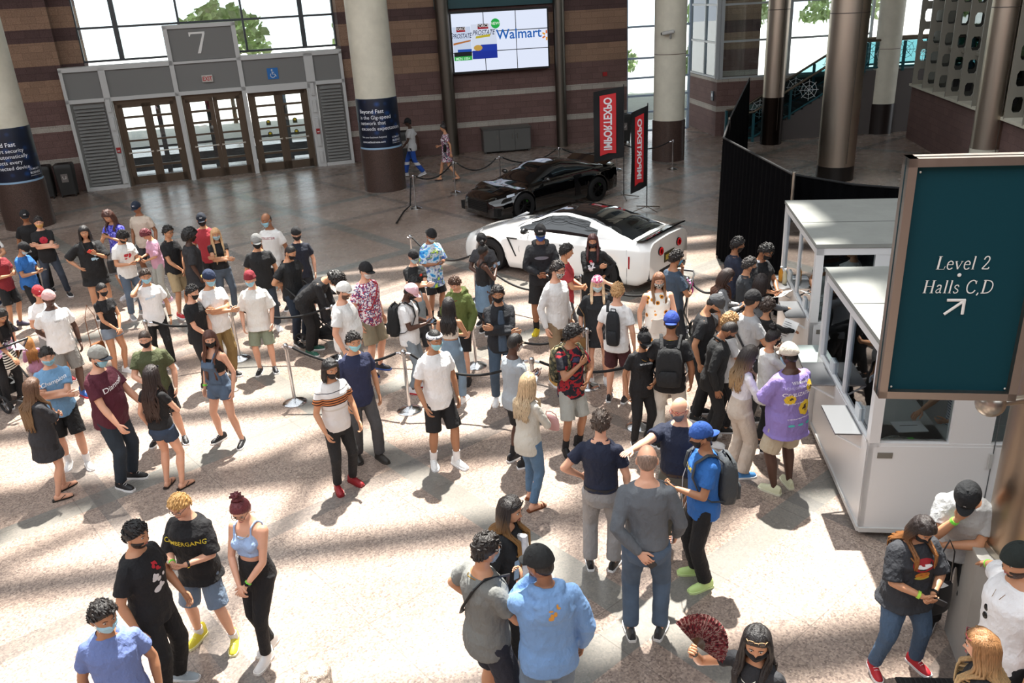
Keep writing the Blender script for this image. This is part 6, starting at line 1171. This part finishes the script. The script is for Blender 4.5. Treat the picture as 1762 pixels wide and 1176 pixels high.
P(748,392,(752,548),145,'c',('short','#120e0c'),('over',TIE),('shorts','#101014'),('shoe','#131316','#131316'),('phone','phone'),'person in blue tie-dye lettered tee looking at phone',cap=('back',BK),mask='#b8c8d0',hpit=26,extra=[('phone',-1,'phone held by the person in tie-dye tee')],sock=('#16161a',1),prints=[('f','t','IMPORT',.07,'#e8f0f4',0,1.34),('f','t','DONT',.07,'#e8f0f4',0,1.26)])
P(712,474,None,160,'a',('curly','#120f0e'),('tank','#8a969c'),('shorts','#3a3a3e'),('shoe','#dddddd'),('down','down'),'curly-haired person in grey tank mostly behind the pink cap backpacker',h=1.58,b=.9)
P(724,487,(716,672),100,'d',('buzz','#100d0c'),('tee','#e2e2e2'),('jeans','#8ea2b2'),('shoe','#e2dede','#b82430'),('phone','phone'),'person in white tee, pink cap and large black backpack',cap=('cap','#e8b8c4'),mask='#17171a',hpit=30,extra=[('pack','#17181b','large black backpack on the pink cap person'),('phone',-1,'phone held by the pink cap backpacker')])
P(775,470,(800,652),205,'a',('short','#3a2416'),('hoodie','#566428'),('shorts','#141416'),('high','#1c1c1e','#2c2c2e'),('relax','mid'),'person in olive green hoodie and black shorts looking down',hpit=30,extra=[('chain','#8c2420')],st='K')
P(768,514,(785,692),10,'b',('long','#120e0e',None,.34),('crop','#ded2c2',{'hem':1.12}),('jeans','#7a9cba'),('shoe','#dcdcdc'),('mid','mid'),'person in cream strappy crop top and light jeans, back turned',fem=1,extra=[('phone',1,'phone held by the strappy top person','#5a7a98')])
P(746,566,(765,800),150,'e',('short','#120f0e'),('tee','#e9e8e6'),('shorts','#121215'),('shoe','#e8e8e6','#f2f2f2'),('down','relax'),'person in white tee with patterned headband and black shorts',cap=('band','#cccccc'),mask='#8fc8d4',sock=('#eceae8',1),st='K',hyaw=-10)
P(829,400,None,190,'d',('short','#0f0c0b'),('tee','#3a3a3e'),('jeans','#33485f'),('shoe','#2a2a2e'),('mid','mid'),'person in dark grey tee and black cap by the white car wheel',cap=('back',BK),hpit=20)
P(832,422,(838,575),65,'d',('bun','#0f0c0b'),('tank','#15161a'),('skirt','#62809c'),('shoe','#1a1a1c','#eeeeee'),('phonehi','phonehi'),'person in black strappy top and denim skirt with a phone',fem=1,extra=[('phone',-1,'phone held by the person in denim skirt')])
P(861,490,(868,690),170,'e',('short','#17110f'),('jacket','#15181f',{'inner':'#3a4c60'}),('jeans','#3c5a7c'),('shoe','#ececec'),('cross','cross2'),'person in black zip jacket and black mask, arms crossed',mask='#101013',hyaw=10,b=1.05)
P(904,575,(893,798),60,'d',('buzz','#0f0c0b'),('long','#9aa2aa'),('shorts','#141416'),('shoe','#17171a'),('phone','phone'),'person in light grey long-sleeve tee with white mask',mask='#d8d4cc',glass=('plain','#b8a890'),extra=[('phone',1,'phone held by the light grey long-sleeve person')],sock=('#1a1a1c',1))
P(906,645,(915,868),45,'a',('wavy','#a58c6c','#cdb898',.32),('long','#bdb9ae',{'hem':.76}),('slim','#4a6c8c'),('sandal','#6e3c1e'),('mid','mid'),'person with long blond wavy hair in light grey sweater',fem=1,st='K',extra=[('bag',(.05,.36,.92),(.22,.08,.15),'#c89a98','small pink handbag held by the blond person in grey sweater',0,.06)])
P(930,394,(935,562),180,'c',('buzz','#100d0c'),('hoodie','#17191f'),('shorts','#131315'),('crocs','#d8c02a','#d8c02a'),('mid','mid'),'person in black hoodie, black cap and yellow clogs',cap=('cap',BK,BK,'SOX','#dddddd'),mask='#2a5ab8',sock=('#141416',1),b=1.12,h=1.86,prints=[('f','b',1,.11,'#70727c',0,1.28)],extra=[('phone',1,'phone held by the black hoodie and yellow clogs person')])
P(970,420,None,90,'b',('short','#16110f'),('tee','#b02a30'),('shorts','#4a4a4e'),('shoe','#dddddd'),('mid','mid'),'person in plain red tee in front of the white car')
P(976,447,(962,655),140,'a',('short','#1c1512'),('long','#dedcda'),('pants','#93795a'),('shoe','#b0843c'),('down','down'),'person in white long-sleeve sweater and khaki trousers with patterned mask',mask=PMASK,glass=('plain','#1c1c1e'),h=1.84,hyaw=-10)
P(1020,402,None,190,'b',('long','#3a1c1c','#5e2a2a',.24),('hoodie','#141417'),('leg','#131315'),('shoe','#222226'),('hip','cross'),'person in black hoodie with red print standing by the white car',fem=1,mask='#2c2c34',b=1.1,prints=[('f','g',9,.085,'#d8d4d6',0,1.22),('f','d',9,.032,'#b8202c',.03,1.29)])
P(985,560,(986,775),150,'e',('curly','#16100e'),('tee',RAC),('shorts','#a3a69f'),('high','#121214','#1a1a1c'),('mid','chest'),'person in black-red racing jersey and grey sweat shorts',glass=('plain','#a89878'),hyaw=-50,extra=[('pack',CAMO,'camouflage backpack on the racing jersey person')],sock=('#16161a',1))
P(1047,474,(1030,658),185,'a',('mid','#c8a888'),('over','#1a1c21',{'hem':.66}),('short','#9a958c'),('shoe','#e4e4e4','#c8c8c8'),('head','down'),'person in black oversized tee with pink bandana and hand on head',fem=1,b=1.12,mask='#b8d0d4',cap=('scarf','#e0a0b0'),extra=[('bag',(.30,.14,.62),(.28,.09,.18),'#7a5a34','tan leather shoulder bag of the pink bandana person',0,.5)])
P(1090,488,(1062,690),25,'a',('short','#a8845a'),('tee','#e4e3e2'),('shorts','#45161e'),('shoe','#2a2a2e','#e8e8e8'),('down','down'),'person in white tee and maroon shorts with sling bag, back turned',extra=[('pack','#1d1f24','black sling bag on the white tee person in maroon shorts',-1)])
P(1133,468,None,180,'a',('long','#6a4630','#a88058',.22),('dress',SUNF),('none',''),('shoe','#dddddd'),('mid','down'),'person in white sunflower print sleeveless dress',fem=1,b=1.2,mask=PMASK,extra=[('paper',-1,'white paper held by the sunflower dress person',(.22,.30),60),('watch',-1,'#333333')])
P(1160,431,None,70,'e',('short','#15100e'),('tee','#34465a'),('jeans','#222c3c'),('shoe','#222222'),('chin','mid'),'person in slate blue tee with blue mask, hand on chin',mask='#5ab0d8',glass=('plain','#b8a890'))
P(1110,570,(1100,762),165,'e',('bun','#15100e'),('tee','#131316'),('leg','#131316'),('high','#131316','#eeeeee'),('mid','down'),'staff person in black tee, black visor cap and gold chain',fem=1,mask='#0f0f11',cap=('cap',BK),hpit=14,extra=[('chain','#b89a58')],prints=[('f','t','IMPORTEXPO',.03,'#dddddd',0,1.3)])
P(1158,541,(1150,768),15,'c',('buzz','#100d0c'),('tee','#131316'),('pants','#cfc9be'),('shoe','#17171a'),('relax','down'),'person in black tee and royal blue cap with black backpack',cap=('back','#1c3c9c','#1c3c9c'),b=1.08,extra=[('pack','#17181b','black backpack on the royal blue cap person'),('chain','#c8b43c')])
P(1258,548,(1222,760),100,'c',('buzz','#18120f'),('jacket','#17181a'),('pants','#131315'),('shoe','#dededc'),('down','down'),'tall person in black track jacket and trousers looking down',mask='#101012',lean=8,hpit=34,prints=[('f','d',2,.014,'#e0e0e0',.09,1.3)])
P(1222,503,None,110,'b',('buzz','#16110e'),('tee','#1b1c20'),('pants','#1b1b1e'),('shoe','#222222'),('chin','down'),'bearded person in black tee and grey cap, hand at mouth',cap=('cap','#3e4044','#7a7c7e'),beard='#120d0b',hpit=30,lean=8)
P(1243,460,None,100,'b',('wavy','#22140f','#5a3420',.28),('long','#8c8e90'),('slim','#222226'),('shoe','#222222'),('phone','phone'),'person with long curly brown hair in grey top at the queue',fem=1,hpit=28,extra=[('phone',-1,'phone held by the curly brown-haired person in the queue')])
P(1266,408,None,85,'c',('short','#100d0c'),('polo','#182138'),('pants','#222226'),('shoe','#222222'),('mid','mid'),'person in navy polo with red placket at the far booth queue',beard='#120d0b')
P(1312,415,None,140,'c',('short','#100d0c'),('polo','#121318',{'collar':'#dcdce0'}),('pants','#1a1a1e'),('shoe','#222222'),('mid','mid'),'person in black polo with white-trimmed collar holding papers',glass=('plain','#222222'),mask='#131316',hpit=26,extra=[('paper',1,'wide paper sheet held by the white-collar polo person',(.42,.18),20),('paper',-1,'smaller white paper at the far booth shelf',(.22,.16),25)])
P(1286,443,None,95,'b',('short','#2c2826'),('polo','#33373c'),('pants','#202226'),('shoe','#222222'),('mid','mid'),'grey-haired person in charcoal shirt with navy mask at the queue',mask='#1c2434',glass=('plain','#8a8a8a'))
P(1307,473,None,60,'b',('wavy','#1c1210','#3c241c',.24),('long','#6e7174'),('slim','#1a1a1e'),('shoe','#222222'),('chin','reach'),'person with long dark hair and grey sleeves reaching to the booth',fem=1)
P(1291,502,None,70,'b',('short','#15100e'),('tee','#a8aaac'),('pants','#2a2a2e'),('shoe','#222222'),('down','mid'),'person in light grey tee and black cap with thin strap',cap=('cap','#131316','#131316'),extra=[('sling','#17171a',1)])
P(1320,515,None,60,'b',('curly','#2a1c14','#5a3c28'),('long','#141416'),('slim','#17171a'),('shoe','#222222'),('lean','reach'),'person with big curly brown hair in black sweater holding price sheet',fem=1,extra=[('paper',-1,'white printed price sheet held by the curly-haired person',(.24,.30),62)],hyaw=-10)
P(1252,540,None,80,'b',('curly','#8a6a44','#b8966a'),('tee','#c9c9c7'),('slim','#222226'),('shoe','#222222'),('down','mid'),'person with curly dark-blond hair behind the track jacket person',h=1.62)
P(1318,566,(1312,772),85,'b',('bun','#17110f'),('tee','#c9c7c2',{'hem':.74}),('leg','#141416'),('shoe','#1c1e28','#e8e8e8'),('cross2','chin'),'person with high black bun, glasses and pale grey tee',fem=1,mask='#101013',glass=('plain','#222222'),extra=[('phone',-1,'white phone held by the person with the high bun','#e4e4e4')])
P(1275,594,(1268,815),75,'b',('wavy','#1c1412','#b8966c',.36),('croplong','#dfdee4'),('baggy','#bfb0a0'),('shoe','#4a86c0','#e8e8e8'),('mid','mid'),'person in white long-sleeve crop top and beige sweatpants',fem=1,mask='#a8c8d4',hpit=26,extra=[('phone',-1,'phone held by the beige sweatpants person')])
P(1380,595,(1343,842),335,'d',('buzz','#0f0c0b'),('over','#8470b8',{'hem':.74}),('shorts','#b8aa90'),('shoe','#cfcfae','#d8d8c0'),('mid','mid'),'person in lavender sunflower graphic shirt and beige cap',cap=('cap','#c9bfae'),mask='#8fbcd0',b=1.22,belly=.04,prints=[('b','t','Wildflower',.045,'#f0ecf4',.0,1.385),('b','t','LOVE GENERATION',.036,'#c8bce0',-.02,1.34),('b','fl',1,.062,'#d8b428',.13,1.33),('b','d',1,.034,'#3a2a14',.13,1.33),('b','fl',3,.055,'#d8b428',-.12,1.22),('b','d',3,.030,'#3a2a14',-.12,1.22),('b','fl',2,.085,'#e0bc2a',.07,1.10),('b','d',2,.040,'#3a2412',.07,1.10),('b','t','CIVILIZATION',.062,'#f2eef6',.0,1.255),('b','t','together is better',.034,'#f0ecf4',-.05,1.16),('b','t','in full bloom everywhere you go',.022,'#f0ecf4',0,.985),('b','b',1.6,.036,'#48b8b4',-.11,.92),('b','b',1.6,.036,'#48b8b4',.0,.92),('b','b',1.6,.036,'#48b8b4',.11,.92)])
# centre front
P(1178,682,(1166,945),195,'a',('bald','#b8aca0'),('polo','#141e38',{'hem':.95}),('pants','#5c5a50'),('shoe','#4a3a2c'),('down','point'),'bald grey-bearded person in navy polo pointing with one arm',mask='#6c6e74',glass=('plain','#a03028'),b=1.18,belly=.06,hyaw=30,extra=[('belt','#3a2418')])
P(1048,711,(1036,975),15,'a',('short','#3a2e26'),('polo','#121c36',{'hem':.95}),('pants','#8c8a88'),('shoe','#17181c','#e8e8e8'),('hip','relax'),'person in navy polo and light grey trousers, back turned',b=1.06,extra=[('belt','#17181c')])
P(1100,772,(1110,1092),8,'a',('bald','#6e5a4e'),('long','#5c6066',{'hem':.93}),('jeans','#4e6e92'),('shoe','#2a2e32','#e4e2de'),('back','relax'),'balding person in heather grey sweater and blue jeans, back turned',b=1.10,extra=[('phone',-1,'black walkie phone held at the back of the grey sweater person'),('phone',1,'small black device in the right hand of the grey sweater person')])
P(1210,730,(1203,1000),265,'e',('short','#17110f'),('tee','#1c62b4'),('pants','#131316'),('shoe','#c0dc8c','#cfe4a0'),('phone','down'),'person in bright blue tee, blue backwards cap and mint sneakers',cap=('back','#1c4ca0','#1c4ca0'),mask='#17171a',extra=[('pack','#3c4044','grey backpack on the bright blue tee person'),('phone',-1,'phone held by the blue backwards cap person'),('earcord',)],prints=[('f','t','RAMS',.06,'#e0c83a',0,1.3)])
# front left
P(216,898,(300,1186),105,'b',('slick','#0e0b0b'),('tee','#131316'),('pants','#131315'),('shoe','#a8b4bc'),('relax','down'),'black-bearded person in black graphic tee and black trousers',beard='#0f0c0c',b=1.08,prints=[('f','g',21,.10,'#d8d4d4',0,1.22),('f','g',24,.05,'#b8202c',0,1.34)])
P(315,843,(373,1106),190,'a',('short','#a8824e'),('over','#121215',{'hem':.80}),('cargo','#6c8098',{}),('high','#d8c83a','#e8e2b0'),('phone','phone'),'blond person in black lettered tee, denim shorts, yellow sneakers',glass=('plain','#55565a'),hpit=22,sock=('#dedede',0),st='w',prints=[('f','t','CAMBERGANG',.062,'#d8c038',0,1.26)],extra=[('band',1,'#7ee04a'),('watch',-1,'#c8a848')])
P(425,846,(470,1122),200,'a',('bun','#5a2228','#8c4a4c'),('crop','#9cb8e4'),('leg','#131316'),('high','#e2e0de','#ece8e2'),('low','low'),'person in pale blue halter top and black leggings with hair bun',fem=1,glass=('plain','#17171a'),hpit=26,hyaw=-20,st='x',extra=[('band',-1,'#7ee04a'),('watch',-1,'#222222'),('chain','#8a8070')])
P(166,1033,None,155,'e',('short','#14100e'),('polo','#6478b4'),('pants','#3a3c48'),('shoe','#222222'),('down','down'),'person in periwinkle blue polo and blue mask, bottom left',mask='#9ccce0',b=.98,hyaw=-25,h=1.70,belly=.03)
P(535,1157,None,20,'b',('mid','#a8988a'),('hoodie','#e4e6ea'),('jeans','#4a5a70'),('shoe','#dddddd'),('down','down'),'top of a head and pale hood at the bottom edge',h=1.62)
# front centre right
P(868,873,(890,1125),118,'b',('long','#17110f','#a8783c',.36),('jacket','#15171b',{'inner':'#dcdcde'}),('slim','#15161a'),('shoe','#dedede'),('down','down'),'person with long ombre hair in open black jacket and white tee',fem=1,glass=('head','#17171a'),h=1.70,b=1.05)
P(828,968,(850,1200),60,'b',('short','#17120f'),('tee','#6f706c'),('shorts','#1c1e2c'),('shoe','#dddddd'),('hip','phonehi'),'person in grey tee with gold chain and black cross strap',glass=('sun','#17171a'),mask='#8fa0ac',b=1.10,h=1.78,extra=[('chain','#c8a43c'),('sling','#131316',-1),('phone',1,'phone with bright screen held up by the gold chain person')])
P(935,990,(950,1240),345,'c',('buzz','#100d0c'),('hoodie','#6890c4'),('jeans','#6a88a8'),('shoe','#dddddd'),('chin','down'),'person in light blue hoodie and black cap, back turned',cap=('cap','#17191b','#17191b'),b=1.18,h=1.80,hyaw=-35,prints=[('b','g',31,.05,'#c88a34',0,1.40)])
P(1305,1074,None,225,'b',('wavy','#110e0e','#2c2422',.40),('tight','#26272c'),('slim','#1a1a1e'),('shoe','#222222'),('down','fan'),'person with long black hair, black mask and sunglasses on head',rw={1:G(1192,1122,1.36)},fem=1,mask='#101012',glass=('head','#c8a078'),h=1.66,hyaw=-25,extra=[('chain','#c8c0b0'),('watch',1,'#b8b0a0')])
P(1592,884,(1530,1145),170,'b',('mid','#1c1412','#a86a2c',.24),('over','#2a2d33',{'hem':.80}),('slim','#3c5674',{'den':1}),('shoe','#b01c28','#e6e2e0'),('mid','mid'),'person in charcoal lips graphic tee and ripped jeans, red sneakers',fem=1,b=1.2,mask='#101012',hpit=30,st='w',hyaw=0,prints=[('f','b',2.4,.105,'#a02028',0,1.30),('f','b',1.1,.075,'#e6e2e2',0,1.295),('f','b',2.0,.07,'#c87a2c',0,1.20),('f','b',1.0,.07,'#b8a43c',0,1.17),('f','b',.4,.05,'#2a2428',0,1.205)],extra=[('phone',1,'dark phone in the right hand of the lips tee person'),('band',1,'#a8d84a'),('watch',-1,'#16161a'),('bag',(-.30,.06,.66),(.24,.08,.26),'#17171b','small black bag hanging at the hip of the lips tee person',10,.42)])
P(1672,818,None,215,'b',('short','#18120f'),('tee','#a3a4a4'),('pants','#17171a'),('shoe','#17171a'),('cross2','chin'),'person in light grey tee and black logo cap leaning on the ledge',cap=('cap','#15171b','#15171b','B','#dfe4ea'),b=1.1,lean=22,hpit=26,h=1.80,extra=[('band',1,'#7ee04a')])
P(1768,938,None,262,'b',('buzz','#17120f'),('tee','#e6e5e6'),('pants','#15151a'),('shoe','#dddddd'),('down','wall'),'person in white tee with hanging sunglasses resting arm on ledge',cap=('back','#16201c'),b=1.15,h=1.80,beard='#2a1c16',rw={1:G(1697,968,1.13)},extra=[('band',1,'#7ee04a'),('hungglass',)])
P(1705,1090,None,300,'a',('wavy','#7a5634','#d8b884',.30),('tee','#1d1f24'),('slim','#22242a'),('shoe','#222222'),('down','down'),'person with wavy blond hair and headband, bottom right corner',fem=1,h=1.62,glass=('head','#8c3040'))
# background walkers, booth staff
P(707,204,(713,304),275,'d',('buzz','#0e0b0b'),('tee','#c9c9c9'),('pants',pat('zone',0,'#2450a8',.36,'#e0e0e4',.45,'#2450a8',.80,'#1c1c22')),('shoe','#c4c4c8'),('fwd','bk'),'person in white tee and blue track trousers walking past the columns',cap=('cap',BK,BK),st='walk')
P(772,213,(772,312),275,'b',('bun','#1c1412'),('dress',DRS,{'slv':.6,'hem':.62}),('short','#5a6c80'),('sandal','#17171a'),('bk','hold'),'person in floral wrap and denim shorts walking left',fem=1,st='walk',extra=[('bag',(-.22,.0,.95),(.26,.10,.22),'#131316','small black bag carried by the walking floral wrap person',0)])
q_=inb(NB,R(-8),1.25,1.05,0)
def G2(v): 
    d=np.array([v[0],v[1],v[2]])-CAM; return W_/2+FPX*(d@_r)/(d@_f),H_/2-FPX*(d@_u)/(d@_f)
for (c,x,y,yw,a,top,lb,kw) in ((NB,1.15,.80,250,('mid','reach'),('tee',pat('stripe','#c9ccd2','#5a6478',sc_=30)),'booth worker in finely striped shirt inside the near booth',{}),(NB,.95,1.55,280,('reach','mid'),('tee','#dcdcdc'),'booth worker in white tee at the back of the near booth',{}),(FB,1.15,.95,280,('reach','mid'),('long','#3a4250'),'booth worker in dark blue top inside the far booth',{}),(FB,.95,1.75,285,('mid','reach'),('tee','#b9bcc0'),'booth worker in grey tee by the far booth side window',{})):
    p=inb(c,R(-8),x,y,0); hx_,hy_=G2((p.x,p.y,1.66)); P(hx_,hy_,None,yw,'b',('short','#1c1512'),top,('pants','#222226'),('shoe','#222222'),a,lb,h=1.66,vox=.016)
for a,k in sorted(QUEUE,key=lambda t:t[0][2] is None): person(*a,**k)
run_jobs()
for f in PASS2: f()
bpy.data.scenes.remove(TMP)
# folding fan held by the bottom person
FAN_AT=G(1199,1112,1.42)
o=tag(empty('folding_fan',FAN_AT,0),'open dark red lace folding fan held above the bottom right crowd','fan'); q=MB(); n=22; up=Vector((-.02,.35,.94)).normalized(); rt=Vector((1,.1,0)).normalized()
def fp(a,r,d): return rt*(r*math.sin(a))+up*(r*math.cos(a))+up.cross(rt)*d
rs=[[fp(R(-38+168*i/44),r,.006*(1 if i%2 else -1)) for i in range(45)] for r in (.055,.13,.205)]
q.rings(rs,closed=False,cap=False); q.build('fan_leaf',pat('blot','#5a1018','#8c6a62','#6e1820','#3a0a10',sc_=40),o,smooth=False); q=MB()
for i in range(n+1): a=R(-38+168*i/n); q.tube([fp(a,0,.008),fp(a,.15,.008)],.0032,5)
q.build('fan_rib',M('#4a3420',.4),o)
